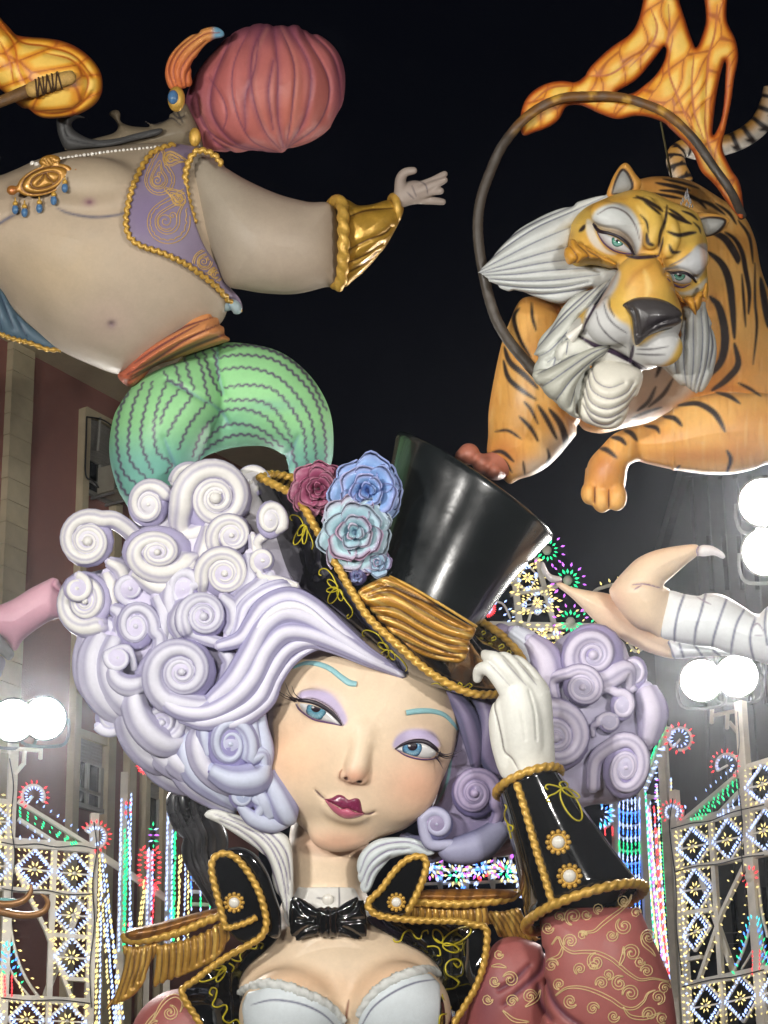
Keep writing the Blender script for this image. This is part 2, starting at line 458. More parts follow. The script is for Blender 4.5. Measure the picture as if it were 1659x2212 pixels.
# ------------------------------------------------------------------ painting
def base_col(V, c): return np.tile(np.asarray(c, float), (len(V), 1))
def mix(col, rgb, a): col += (np.asarray(rgb) - col) * a[:, None]
def strokes(col, V, sts, rgb, w=2.5, soft=1.2, taper=.7, smooth=5, alpha=1.):
    U, W = V[:, 0], V[:, 1]
    for st_ in sts:
        ww = w
        if isinstance(st_, tuple) and np.isscalar(st_[1]): st_, ww = st_
        q = cr(np.asarray(st_, float)[:, :2], n=smooth); lo, hi = q.min(0) - ww - 3, q.max(0) + ww + 3
        m = np.where((U > lo[0]) & (U < hi[0]) & (W > lo[1]) & (W < hi[1]))[0]
        if not len(m): continue
        d, t = seg_dist(U[m], W[m], q, True)
        wl = ww * (1 - taper + taper * np.sin(np.clip(t, 0, 1) * math.pi) ** .6)
        a = np.clip((wl + soft - d) / (2 * soft), 0, 1) * alpha
        col[m] += (np.asarray(rgb) - col[m]) * a[:, None]
def region(col, V, outline, rgb, soft=2., smooth=5, alpha=1.):
    q = cr(outline, True, smooth) if smooth else np.asarray(outline, float)
    d = poly_sdf([q], V[:, 0], V[:, 1]); mix(col, rgb, sm(-soft, soft, d) * alpha)
def blob(col, V, c, r, rgb, alpha=1., rot=0.):
    x, y = V[:, 0] - c[0], V[:, 1] - c[1]
    if rot: a = math.radians(rot); x, y = x * math.cos(a) + y * math.sin(a), -x * math.sin(a) + y * math.cos(a)
    mix(col, rgb, alpha * np.exp(-(x / r[0]) ** 2 - (y / r[1]) ** 2))
def noise2(u, v, seed=0):
    rs = np.random.RandomState(seed); o = np.zeros(np.shape(u))
    for k in range(6):
        a = rs.uniform(0, 6.3); f = rs.uniform(.6, 1.6); o = o + np.sin((u * math.cos(a) + v * math.sin(a)) * f + rs.uniform(0, 6.3))
    return o / 6.
# ================================================================== shared materials
M_PAINT = material('painted_satin', None, .5, noise=.07, nscale=2.5, bump=.16, bscale=9)
M_MATT = material('painted_matt', None, .55, noise=.08, nscale=2, bump=.16, bscale=9)
M_GLOSSP = material('painted_gloss', None, .12, coat=.6, noise=.04)
M_BLACK = material('black_lacquer', (.006, .0065, .0075), .07, coat=1.0, noise=0, bump=.12, bscale=5)
M_GOLD = material('gold_paint', tuple(C(202, 160, 72)), .42, metal=.3, noise=.22, nscale=9, bump=.2, bscale=25)
M_GOLDV = material('gold_varnished', None, .36, metal=.35, coat=.15, noise=.15, nscale=7, bump=.15, bscale=18)
M_YELLOW = material('yellow_braid', tuple(C(196, 180, 40)), .4, metal=.15, noise=.1)
M_PEARL = material('pearl', tuple(C(232, 228, 218)), .15, coat=.5, noise=.04)
M_WHITE = material('white_painted_metal', tuple(C(226, 218, 200)), .5, noise=.12, nscale=4)
M_STEEL = material('grey_steel', tuple(C(120, 120, 118)), .5, metal=.4, noise=.15)
M_LAMP = material('lamp_lens', (1, 1, 1), .3, noise=0, emit=(1., .98, .95), estr=60.)

# ================================================================== floodlights on their poles
def lathe_local(prof, ns=20):
    a = np.arange(ns) / ns * 2 * math.pi
    V = np.array([(r * math.cos(t), r * math.sin(t), z) for r, z in prof for t in a]); n = len(prof)
    i = np.arange(n - 1)[:, None]; j = np.arange(ns)[None]
    return V, np.stack([i * ns + j, i * ns + (j + 1) % ns, (i + 1) * ns + (j + 1) % ns, (i + 1) * ns + j], -1).reshape(-1, 4)
def floodlight(pos, aim, r, power, label, group=None, spot=95.):
    """bowl, lens, yoke and its own light"""
    pos = np.asarray(pos, float); aim = np.asarray(aim, float)
    z = aim - pos; z /= np.linalg.norm(z); x = np.cross([0, 0, 1.], z); x /= np.linalg.norm(x); y = np.cross(z, x)
    R = np.stack([x, y, z], 1)
    t = thing('floodlight', pos, label, 'floodlight', group)
    def put(name, prof, m):
        V, F = lathe_local(prof); return build(name, V @ R.T + pos, F, m, t, world_space=True)
    put('housing', [(.001, -.75 * r), (.45 * r, -.72 * r), (.6 * r, -.5 * r), (1.0 * r, 0), (1.08 * r, .04 * r), (1.08 * r, .12 * r), (.98 * r, .12 * r), (.98 * r, .03 * r), (.5 * r, -.3 * r)], M_STEEL)
    put('lens', [(.97 * r, .08 * r), (.7 * r, .13 * r), (.001, .17 * r)], M_LAMP)
    yk = [pos + R @ np.array(q) * r for q in [(1.12, 0, -.1), (1.15, -.7, -.3), (.8, -1.25, -.4), (-.8, -1.25, -.4), (-1.15, -.7, -.3), (-1.12, 0, -.1)]]
    V, F = sweep(cr(yk, n=4), .05 * r + .012, 6); build('yoke', V, F, M_STEEL, t, world_space=True)
    ld = bpy.data.lights.new('flood_beam', 'SPOT'); ld.energy = power; ld.spot_size = math.radians(spot); ld.spot_blend = .6
    ld.shadow_soft_size = r * .9; ld.color = (1., .965, .91)
    lo = bpy.data.objects.new('flood_beam', ld); COL.objects.link(lo)
    lo.parent = t; lo.matrix_local = Matrix([list(R[i] * np.array([1, 1, -1]) * np.array([-1, 1, 1])) + [float((z * .2 * r)[i])] for i in range(3)] + [[0, 0, 0, 1]])
    return t
FIG = at(830, 1250, 30.)           # middle of the monument
# two poles on the near side of the square, out of the picture, same kind as those in view
def near_pole(x, y, h, power, label, dz=0.):
    t = thing('light_pole', (x, y, 0), 'tall steel floodlight pole on the near side ' + label, 'light pole', 'poles on the near side')
    V, F = sweep(np.array([(x, y, 0), (x, y, h * .5), (x, y, h)]), [.11, .09, .07], 10); build('pole', V, F, M_STEEL, t, world_space=True)
    V, F = sweep(np.array([(x - 1.2, y, h), (x, y, h), (x + 1.2, y, h)]), .05, 8); build('crossbar', V, F, M_STEEL, t, world_space=True)
    for k in (-1, 1):
        floodlight((x + k * .9, y + .1, h + .45), FIG + np.array([0, 0, dz]), .33, power / 2, 'round steel floodlight at the ' + ('building' if k < 0 else 'arcade') + ' end of the near pole ' + label, 'floodlights on near poles', 60)
near_pole(-15., 4., 9.0, 24500, 'towards the brown building')
near_pole(12., 1., 8.5, 17500, 'towards the light arches')
near_pole(-5.5, -3., 7.5, 12000, 'added mid square to soften the fill')  # third pole, unseen, added to soften the frontal light
# ================================================================== the woman
woman = thing('woman_statue', at(720, 2300, 30.6), 'giant painted woman statue with lilac curled hair, red jacket and raised white glove', 'statue')
SK = C(226, 203, 174); SK2 = C(228, 184, 150)
bv = Vol(470, 1130, 1370, 2330, -330, 130, 3.)
face_o = cC([(190,370),(185,560),(200,720),(235,900),(285,1010),(345,1115),(450,1215),(550,1280),(640,1302),(760,1288),(900,1242),(1050,1190),(1150,1120),(1220,1030),(1280,920),(1335,800),(1390,650),(1410,500),(1380,330),(1300,150),(1150,-20),(950,-50),(700,-50),(480,0),(320,80),(230,220)])
bv.infl(face_o, -100, 145)
bv.chain([(735,1700,-230),(706,1840,-186),(704,1935,-180),(705,2020,-168)], [92,84,86,115], 6)
bv.ell((735, 2160, -150), (240, 175, 150), 50)
bv.ell((628, 2195, -25), (112, 105, 85), 22); bv.ell((862, 2185, -25), (112, 108, 85), 22)
s0 = bv.zmap()
def on(p, dz, s=None): return (p[0], p[1], float((s or s0)(p[0], p[1])) + dz)
# nose, lids, cheeks, chin
n1, n2, n3 = [on(cC(p), d) for p, d in (((800,560),-17),((772,710),-7),((742,832),9))]
bv.chain([n1, n2, n3], [18, 18, 20], 30)
bv.ell(on(cC((678,838)), 4), (13,12,12), 7); bv.ell(on(cC((792,866)), 4), (12,11,12), 7)
for p in ((692,860),(768,882)): bv.ell(on(cC(p), 15), (6.5,4.5,9), 3, op='d')
bv.ell(on(cC((530,400)), -9), (60,33,22), 10, rot=27); bv.ell(on(cC((1140,640)), -9), (54,32,22), 10, rot=8)
bv.ell(on(cC((650,1215)), -26), (64,38,34), 26, rot=-6)
bv.ell(on(cC((680,1045)), -12), (50,30,20), 20, rot=18)
bv.ell(on(cC((400,800)), -40), (70,80,48), 40); bv.ell(on(cC((1060,880)), -40), (70,80,48), 40)
bv.groove([cC([(485,930),(510,958),(550,992)]), cC([(795,1085),(835,1087),(870,1074)])], 2.6, 4)
V, F = bv.mesh(2); sf = bv.zmap().blur(1)
col = base_col(V, SK)
blob(col, V, cC((330,700)), (75,75), C(226,178,140), .75); blob(col, V, cC((1150,900)), (80,70), C(216,160,132), .75)
blob(col, V, cC((640,1270)), (90,28), C(222,166,138), .7); blob(col, V, cC((740,850)), (30,18), C(222,160,132), .75)
blob(col, V, cC((600,240)), (90,40), C(214,186,158), .5, 20); blob(col, V, cC((1200,480)), (60,35), C(205,176,152), .5)
blob(col, V, cC((690,1160)), (40,12), C(196,168,134), .6, 12)
for o, c_ in ((cC([(372,338),(400,297),(480,287),(570,310),(640,370),(682,440),(692,492),(660,515),(600,430),(530,380),(450,350),(385,348)]), C(184,170,200)),
          (cC([(985,645),(1010,590),(1070,552),(1140,542),(1210,550),(1262,580),(1290,650),(1250,660),(1190,620),(1120,610),(1050,635),(1005,665)]), C(176,163,194))):
    region(col, V, o, c_, 5)
blob(col, V, cC((560,320)), (26,10), C(206,194,226), .6, 25); blob(col, V, cC((1130,570)), (26,10), C(190,178,214), .5)
strokes(col, V, [cC([(385,350),(470,345),(560,385),(620,440),(668,520)]), cC([(1000,672),(1060,632),(1130,612),(1210,620),(1275,690)])], C(70,46,70), 2.2)
strokes(col, V, [(cC([(485,930),(515,962),(552,994)]), 2.), (cC([(795,1086),(835,1087),(872,1072)]), 2.)], C(88,56,66), 2.)
strokes(col, V, [(cC([(645,862),(646,825),(660,800)]), 1.6), (cC([(700,885),(725,893),(745,886)]), 1.4)], C(170,120,96), 1.6)
strokes(col, V, [cC([(672,855),(700,868)]), cC([(755,880),(785,880)])], C(70,36,30), 3.2)
# the low chest: warm edge along the bodice
blob(col, V, cE((860,770)), (95,28), C(232,190,152), .7, 8); blob(col, V, cE((1200,760)), (95,34), C(232,190,152), .7, -22)
strokes(col, V, [cE([(1035,960),(1042,900),(1050,850)])], C(150,110,90), 3)
strokes(col, V, [cE([(800,545),(960,560),(1140,520)])], C(120,104,110), 2)
body = build('body', V, F, M_PAINT, woman, col)
M_EYEW = material('eye_white', tuple(C(206, 204, 204)), .22, coat=.4, noise=.02)
M_LASH = material('black_violet_paint', tuple(C(34, 22, 34)), .4, noise=.05)
M_BROW = material('turquoise_paint', tuple(C(142, 190, 196)), .45, noise=.08, nscale=12)
def eye(alm, ic, irx, iry, pr, iris_rgb, sfx, parent, low, hl=(-.3, -.35)):
    al = cr(alm, True, 6)
    build('eye_white', *fan(alm, sfx, 5., .8), M_EYEW, parent)
    def clip(cx, cy, rx, ry, n=40):
        out = []
        for k in range(n):
            a = 2 * math.pi * k / n; d = np.array([math.cos(a) * rx, math.sin(a) * ry])
            t = 1.
            while t > .05 and poly_sdf([al], np.array([cx + d[0] * t]), np.array([cy + d[1] * t]))[0] < .6: t -= .04
            out.append((cx + d[0] * t, cy + d[1] * t))
        return out
    V, F = fan(clip(ic[0], ic[1], irx, iry), sfx, 3.2, 4.6, c=ic, smooth=1, rings=10, sink=0)
    rr = np.hypot((V[:, 0] - ic[0]) / irx, (V[:, 1] - ic[1]) / iry); an = np.arctan2(V[:, 1] - ic[1], V[:, 0] - ic[0])
    col = base_col(V, iris_rgb); mix(col, C(28, 48, 76), sm(.72, 1., rr) * .9); mix(col, C(190, 226, 232), .45 * sm(.2, .6, rr) * sm(.85, .6, rr) * sm(-.2, .9, np.sin(an)))
    mix(col, C(30, 40, 60), .3 * (np.sin(an * 17) > .3))
    build('iris', V, F, M_GLOSSP, parent, col)
    pc = (ic[0], ic[1] - iry * .3)
    build('pupil', *fan(clip(pc[0], pc[1], pr, pr * .92, 24), sfx, 1.6, 8.0, c=pc, smooth=1, rings=4, sink=-5), M_LASH, parent)
    h = (ic[0] + hl[0] * irx, ic[1] + hl[1] * iry)
    build('eye_highlight', *fan([(h[0] + 3.2 * math.cos(a), h[1] + 2.4 * math.sin(a)) for a in np.arange(8) / 8 * 6.283], sfx, .6, 10.2, rings=3, smooth=1, sink=-9), M_EYEW, parent)
    build('lower_lid_line', *ribbon(low, [1.] + [2.1] * (len(low) - 2) + [1.], sfx, 1.2, 2.5), material('violet_line', tuple(C(92, 58, 104)), .45), parent)
eye(cC([(362,380),(400,376),(460,384),(530,410),(590,448),(655,516),(600,503),(540,490),(470,472),(410,432),(375,398)]), cC((492,424)), 22, 21, 10.5, C(96,156,180), sf, body, cC([(360,378),(380,412),(420,446),(480,482),(550,497),(610,508),(655,520)]))
eye(cC([(1005,668),(1050,648),(1110,633),(1180,634),(1240,664),(1282,706),(1262,722),(1200,730),(1120,717),(1050,692)]), cC((1112,668)), 22, 18, 10.5, C(88,138,174), sf, body, cC([(1003,670),(1060,706),(1130,730),(1210,738),(1280,726)]))
build('eyeliner', *ribbon(cC([(318,342),(370,357),(430,360),(500,378),(580,426),(630,478),(658,518)]), [1.2,4.,5.2,5.6,5.,3.4,1.6], sf, 2.6, 4.), M_LASH, body)
build('eyeliner', *ribbon(cC([(1000,669),(1055,638),(1130,618),(1200,625),(1255,662),(1300,706)]), [1.4,3.8,5.2,5.6,5.2,2.], sf, 2.6, 4.), M_LASH, body)
for a in ([(365,352),(300,330),(232,285)], [(375,350),(330,325),(292,240)], [(395,350),(355,315),(336,262)], [(355,360),(310,350),(262,322)], [(370,352),(338,342),(300,310)],
          [(1280,700),(1345,715),(1432,680)], [(1285,708),(1340,722),(1400,715)], [(1272,690),(1330,705),(1398,685)], [(1280,712),(1330,730),(1370,728)], [(1260,720),(1290,760),(1310,800)]):
    q = cC(a); zz = sf(q[0][0], q[0][1]) + 6
    V, F = sweep(cr([(q[0][0], q[0][1], zz), (q[1][0], q[1][1], zz + 12), (q[2][0], q[2][1], zz + 20)], n=5), np.linspace(1.6, .4, 11), 6); build('eyelash', V, F, M_LASH, body)
build('eyebrow', *ribbon(cC([(345,147),(420,118),(500,122),(580,152),(650,205),(705,243),(752,252)]), [3.,5.,6.4,7,7.6,8.4,7], sf, 6., 1.), M_BROW, body)
build('eyebrow', *ribbon(cC([(1072,437),(1150,426),(1240,427),(1320,452),(1380,512),(1402,548)]), [7,7.4,6.6,5.6,4.4,2.6], sf, 6., 1.), M_BROW, body)
V, F = fan(cC([(545,992),(590,985),(632,964),(668,970),(700,994),(745,985),(775,1000),(790,1065),(805,1086),(745,1072),(700,1050),(660,1052),(610,1027),(565,1003)]), sf, 8, 1., c=cC((690,1020)))
build('upper_lip', V, F, material('dark_wine_lip', tuple(C(120, 40, 74)), .25, coat=.5), body)
V, F = fan(cC([(548,996),(600,1024),(655,1052),(700,1050),(745,1074),(803,1087),(755,1111),(690,1120),(640,1102),(592,1062)]), sf, 11, 2., c=cC((672,1075)))
build('lower_lip', V, F, material('wine_lip', tuple(C(192, 100, 124)), .18, coat=.8), body)

# ------------------------------------------------------------------ hair
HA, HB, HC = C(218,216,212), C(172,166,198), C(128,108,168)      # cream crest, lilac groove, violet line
HD = (C(203,202,214), C(155,149,186)); HL = (C(190,196,216), C(142,137,182)); HR = (C(210,202,222), C(158,148,190)); HS = (C(120,110,142), C(84,88,122))  # HS: darker pair, shade right of the face put into the hair colour
M_HAIR = material('painted_hair', None, .5, noise=.06, nscale=3, bump=.1, bscale=12)
hair = None
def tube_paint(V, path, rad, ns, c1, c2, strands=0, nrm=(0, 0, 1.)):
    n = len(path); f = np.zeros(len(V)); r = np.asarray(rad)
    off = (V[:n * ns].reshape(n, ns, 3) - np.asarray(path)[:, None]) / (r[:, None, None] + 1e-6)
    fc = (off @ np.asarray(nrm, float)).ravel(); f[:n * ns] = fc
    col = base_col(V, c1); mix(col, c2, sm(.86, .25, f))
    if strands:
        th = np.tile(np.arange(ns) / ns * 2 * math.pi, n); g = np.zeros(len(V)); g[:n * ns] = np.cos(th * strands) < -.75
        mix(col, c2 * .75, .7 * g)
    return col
DRY = False; HP = []
def lock(pts, rad, c=(HA, HB), name='hair_lock', strands=0, n=7, ns=18, flat=None, parent=None):
    q = cr([tuple(p) + (r,) for p, r in zip(pts, rad)], n=n); q[:, 3] = np.maximum(q[:, 3], 1.)
    if DRY: HP.append((q[:, :3], q[:, 3])); return
    pr = (lambda s, th: 1 + .075 * np.cos(th * strands)) if strands else None
    V, F = sweep(q[:, :3], q[:, 3], ns, pr, flat=((0, 0, 1), flat) if flat else None)
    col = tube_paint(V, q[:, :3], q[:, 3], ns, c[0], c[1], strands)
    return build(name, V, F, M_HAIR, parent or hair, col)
def curl(cx, cy, R, z, d=1, ph=0., sq=1., rot=0., tail=(), tr=None, c=(HA, HB), turns=2.55, q=.5, rise=.28, a=.33, tilt=(0., 0.), strands=0):
    """a lock that rolls up into a spiral"""
    g_ = random.Random(int(cx * 7 + cy)); q *= g_.uniform(.9, 1.1); turns *= g_.uniform(.88, 1.12); tilt = (tilt[0] + g_.uniform(-.18, .18), tilt[1] + g_.uniform(-.18, .18)); rise *= g_.uniform(.6, 1.5)
    a = max(a, (1 - q) / (1 + q) * 1.22); rho0 = R * 1.17 / (1 + a); N = int(26 * turns); t = np.arange(N + 1) / N * turns
    rho = rho0 * q ** t; th = math.radians(ph) + d * 2 * math.pi * t
    x, y = rho * np.cos(th), rho * np.sin(th) * sq; rr = math.radians(rot)
    x, y = x * math.cos(rr) - y * math.sin(rr), x * math.sin(rr) + y * math.cos(rr)
    zz = z + rise * R * (1 - rho / rho0) + tilt[0] * x + tilt[1] * y
    pts = np.column_stack([cx + x, cy + y, zz]); rad = rho * a * (.5 + .5 * min(1, sq) if sq < 1 else 1.)
    if len(tail):
        tl = np.array([(p[0], p[1], p[2] if len(p) > 2 else z - 14) for p in tail]); tr_ = (tr if tr is not None else R * .2) * .75
        k = cr(np.concatenate([tl, pts[:3]]), n=7)[:7 * len(tl)]
        rk = np.linspace(tr_, rad[0], len(k)); pts = np.concatenate([k, pts]); rad = np.concatenate([rk, rad])
    pts = np.concatenate([pts, [[cx, cy, zz[-1] + .08 * R]]]); rad = np.concatenate([rad, [rad[-1] * .9]])
    if DRY: HP.append((pts, rad)); HP.append((np.array([[cx, cy, z - .16 * R], [cx, cy, z - .16 * R + 1]]), np.array([R * .5, R * .5]))); return
    ns = 20; R_ = R; strands = strands or (5 if R > 45 else 0)
    V, F = sweep(pts, rad, ns, (lambda s, th: 1 + .05 * np.cos(th * strands)) if strands else None)
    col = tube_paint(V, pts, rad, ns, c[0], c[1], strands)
    Vb, Fb = ball((0, 0, 0), (R * .9, R * .9 * sq, R * .42), 8, 16)
    x, y = Vb[:, 0] * math.cos(rr) - Vb[:, 1] * math.sin(rr), Vb[:, 0] * math.sin(rr) + Vb[:, 1] * math.cos(rr)
    Vb = np.column_stack([cx + x, cy + y, z - .16 * R + Vb[:, 2] + tilt[0] * x + tilt[1] * y])
    Ve, Fe = ball((cx, cy, zz[-1] + .06 * R), rho[-1] * .9, 6, 10)
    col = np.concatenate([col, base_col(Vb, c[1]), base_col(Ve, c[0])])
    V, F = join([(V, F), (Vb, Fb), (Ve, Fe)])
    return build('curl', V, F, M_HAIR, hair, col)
k = cA.k
def ac(x, y, R, z, *args, tail=(), tr=None, **kw): return curl(*cA((x, y)), R * k * 1.08, z, *args, tail=cA(list(tail)), tr=None if tr is None else tr * k, **kw)
def left_hair():
    ac(205,455,142,-75,-1,-60,tail=[(470,470,-110),(420,400,-100),(340,345,-85)],tr=60)
    ac(520,265,112,-85,-1,-30,sq=1.12,tail=[(690,470,-110),(680,350,-105),(640,220,-100)],tr=40)
    ac(868,232,196,-70,1,170,tail=[(800,470,-90),(690,380,-85)],tr=60)
    ac(745,150,100,-150,1,180); ac(1050,150,85,-175,-1,0)
    ac(565,512,190,-40,1,20,sq=.76,tail=[(790,520,-80),(770,600,-60)],tr=40)
    ac(950,425,116,-38,1,150,tail=[(830,560,-70),(838,480,-60)],tr=35)
    ac(1152,345,78,5,-1,20,sq=1.35,tail=[(1100,520,-20),(1090,450,-15),(1200,430,0)][:2],tr=28)
    ac(1112,555,64,12,1,110,tail=[(1290,690,0),(1200,655,5),(1110,640,8)],tr=30)
    ac(915,622,136,-18,1,165,tail=[(830,740,-60),(795,700,-40)],tr=40)
    ac(190,765,145,-70,1,60,sq=1.12,tilt=(.25,0),tail=[(400,600,-110),(360,760,-100),(300,880,-90)],tr=60)
    ac(150,700,75,-40,1,-90)
    ac(425,700,72,-55,1,140,c=HD,tail=[(560,740,-80),(500,770,-70),(420,775,-60)],tr=30)
    ac(700,705,88,-28,-1,-20,sq=1.25,c=HD,tail=[(640,880,-50),(620,760,-45),(650,660,-40)][:2],tr=40)
    ac(805,845,126,12,1,150,c=HD,tail=[(960,990,0),(860,975,5),(740,930,8)],tr=40)
    ac(455,895,108,-30,-1,10,sq=1.2,c=HD,tail=[(470,1180,-40),(560,1060,-32),(580,960,-30)],tr=50)
    ac(362,1060,66,-10,-1,200,c=HD,tail=[(450,1120,-30),(410,1010,-20)],tr=30)
    ac(692,1132,186,22,1,120,c=HD,tail=[(1000,1180,24),(900,1270,22),(790,1310,20)],tr=50)
    ac(328,1370,88,-60,-1,150,c=HD)
    ac(590,1395,112,-22,1,0,c=HD,tail=[(640,1540,-50),(740,1480,-40)],tr=50)
    ac(945,1505,128,22,-1,30,sq=1.28,c=HL,tail=[(1120,1660,0),(1110,1560,10)],tr=40)
    ac(1010,1775,78,5,-1,10,c=HL,tail=[(1080,1880,-10),(1110,1820,0)],tr=35)
    # locks on the lower left
    for p, r in (([(215,930,-85),(205,1060,-80),(230,1200,-80),(320,1330,-85)], [22,32,32,14]), ([(280,940,-65),(235,1060,-58),(250,1200,-55),(340,1320,-58),(440,1370,-60)], [26,34,36,32,12]), ([(350,960,-52),(310,1080,-42),(330,1200,-38),(410,1300,-40),(520,1350,-50)], [22,30,32,30,12]),
                 ([(330,1090,-20),(350,1165,-14),(420,1205,-8),(520,1180,-4)], [14,20,24,18]), ([(470,1190,-25),(450,1300,-20),(500,1420,-16),(600,1500,-20),(700,1490,-28)], [22,30,34,32,16]), ([(430,1250,-55),(420,1380,-55),(470,1500,-60),(560,1590,-65),(660,1650,-80)], [22,32,34,30,14]),
                 ([(520,1440,-50),(570,1540,-52),(670,1620,-55),(780,1690,-60)], [20,32,32,14]), ([(600,1520,-42),(680,1600,-42),(790,1660,-45),(890,1720,-55)], [22,34,34,14]), ([(480,1500,-85),(560,1620,-90),(680,1700,-95),(800,1750,-95)], [18,28,28,12])):
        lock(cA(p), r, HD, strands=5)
    # filler locks that flow between the curls
    for p, r, z, c_ in (([(310,560),(380,600),(400,680),(360,760)], [12,20,18,10], -80, (HA, HB)), ([(440,620),(560,690),(640,680),(720,620)], [12,22,22,12], -50, (HA, HB)), ([(330,800),(380,840),(370,940),(300,1000)], [12,22,22,12], -60, HD), ([(560,740),(600,820),(600,940),(560,1020)], [14,26,24,14], -45, HD),
                 ([(640,640),(630,760),(660,880),(620,980)], [14,24,22,14], -40, HD), ([(720,560),(780,600),(770,700),(740,780)], [12,22,22,12], -45, (HA, HB)), ([(830,380),(820,480),(790,560),(760,600)], [14,24,22,14], -60, (HA, HB)), ([(1040,520),(1060,640),(1010,730),(930,780)], [14,24,24,14], -20, HD),
                 ([(1060,420),(1080,540),(1060,640),(1000,700)], [10,18,18,10], -25, (HA, HB)), ([(1160,620),(1090,690),(1010,760),(960,820)], [12,20,20,14], 0, HD), ([(560,1020),(540,1100),(500,1180),(440,1230)], [14,26,26,14], -30, HD), ([(900,740),(960,800),(970,880),(930,940)], [12,20,22,14], 0, HD),
                 ([(230,900),(310,890),(380,940),(420,1000)], [14,24,24,14], -75, HD), ([(640,380),(720,420),(790,400),(840,350)], [14,24,24,14], -85, (HA, HB)), ([(300,620),(330,700),(320,800),(270,880)], [14,26,26,14], -85, (HA, HB)), ([(740,760),(690,800),(660,880),(690,960)], [12,20,20,12], -25, HD), ([(900,1020),(950,1080),(930,1160),(870,1230)], [12,22,22,12], -5, HD)):
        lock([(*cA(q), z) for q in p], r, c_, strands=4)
    lock(cA([(740,1440,-32),(710,1540,-30),(760,1660,-30),(880,1750,-32),(980,1830,-36)]), [16,26,28,26,12], HL, strands=5)
    lock(cA([(800,1400,-12),(775,1500,-10),(805,1610,-8),(890,1700,-10),(990,1770,-18)]), [16,26,28,24,10], HD, strands=5)
    lock(cA([(690,1460,-45),(660,1560,-45),(720,1690,-50),(850,1780,-55),(960,1850,-60)]), [14,24,26,24,12], HD, strands=5)
    lock(cA([(820,1370,5),(810,1450,8),(830,1560,6)]), [10,18,12], HL, strands=4)
    lock(cA([(850,1640,8),(960,1690,12),(1080,1680,8),(1130,1620,0)]), [22,32,34,16], HL, strands=5)
    lock(cA([(1100,1320,8),(1105,1420,5),(1125,1540,0),(1120,1650,-5)]), [10,16,20,14], HL)
    lock(cA([(1060,1330,12),(1060,1420,15),(1080,1520,12)]), [8,14,14], HL)
    lock(cA([(1130,1660,-10),(1180,1760,-12),(1230,1860,-20),(1260,1900,-40)]), [20,30,30,14], HL, strands=4)
    lock(cA([(1060,1700,-5),(1110,1790,-8),(1150,1880,-20)]), [14,24,18], HL, strands=4)
    lock(cA([(990,1820,0),(1060,1890,-10),(1160,1920,-25),(1240,1915,-35)]), [10,18,20,10], HL)
    # the swept fringe from under the brim
    FR = [([(1810,1120),(1660,1040),(1510,920),(1370,800),(1250,745),(1130,790),(1060,880),(1000,960),(880,1000)], [8,14,19,22,22,22,20,18,12], 30),
          ([(1820,1135),(1660,1055),(1490,940),(1340,850),(1220,830),(1120,900),(1050,1030),(960,1180),(840,1290)], [8,14,20,24,26,26,26,26,18], 36),
          ([(1840,1150),(1660,1068),(1490,985),(1340,930),(1220,930),(1130,1020),(1060,1160),(960,1270),(820,1340),(660,1320),(560,1230)], [8,12,18,22,24,24,26,26,24,20,12], 38),
          ([(1850,1158),(1650,1080),(1480,1005),(1350,975),(1235,1020),(1150,1140),(1090,1260),(980,1340),(820,1390),(680,1370)], [6,10,14,16,18,20,22,22,20,10], 32),
          ([(1600,1070),(1480,1012),(1380,1005),(1270,1070),(1190,1175),(1130,1290),(980,1390),(840,1410)], [3,6,8,10,12,16,18,8], 28),
          ([(1290,700),(1200,690),(1100,730),(1020,800),(990,900),(960,960)], [10,16,18,18,16,10], 12)]
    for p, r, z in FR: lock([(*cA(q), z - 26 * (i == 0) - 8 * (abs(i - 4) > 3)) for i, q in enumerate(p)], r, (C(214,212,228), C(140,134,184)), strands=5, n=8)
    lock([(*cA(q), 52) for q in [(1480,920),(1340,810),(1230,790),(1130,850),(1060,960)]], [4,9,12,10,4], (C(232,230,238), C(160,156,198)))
DRY = True; HP = []; left_hair(); DRY = False
hv = Vol(110, 1010, 980, 1830, -370, 100, 3.6)
hv.infl(cA([(120,640),(100,780),(150,960),(200,1150),(260,1330),(430,1450),(480,1560),(620,1650),(720,1700),(860,1770),(1000,1850),(1200,1900),(1250,1700),(1190,1300),(1400,1080),(1650,1090),(1700,900),(1300,500),(1150,300),(1050,180),(900,120),(700,170),(530,240),(450,360),(430,460),(330,580),(200,620)]), -190, 165)
for pts_, rad_ in HP:                      # the curls grow out of the mass with soft fillets
    m_ = np.unique(np.concatenate([np.arange(0, len(pts_), 3), [len(pts_) - 1]]))
    for i_, j_ in zip(m_[:-1], m_[1:]): hv.cone(pts_[i_], pts_[j_], rad_[i_] * .74, rad_[j_] * .74, 7.)
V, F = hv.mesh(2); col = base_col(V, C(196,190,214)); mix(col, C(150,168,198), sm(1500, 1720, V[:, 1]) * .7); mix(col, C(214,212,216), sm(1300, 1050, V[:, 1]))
strokes(col, V, [cA(x) for x in ([(450,1400),(520,1500),(640,1600),(720,1700)], [(560,1560),(700,1660),(860,1760)], [(640,1500),(740,1600),(900,1680)], [(240,1080),(300,1250),(420,1370)])], C(110,92,150), 3.)
hair = build('hair', V, F, M_HAIR, woman, col)
left_hair()
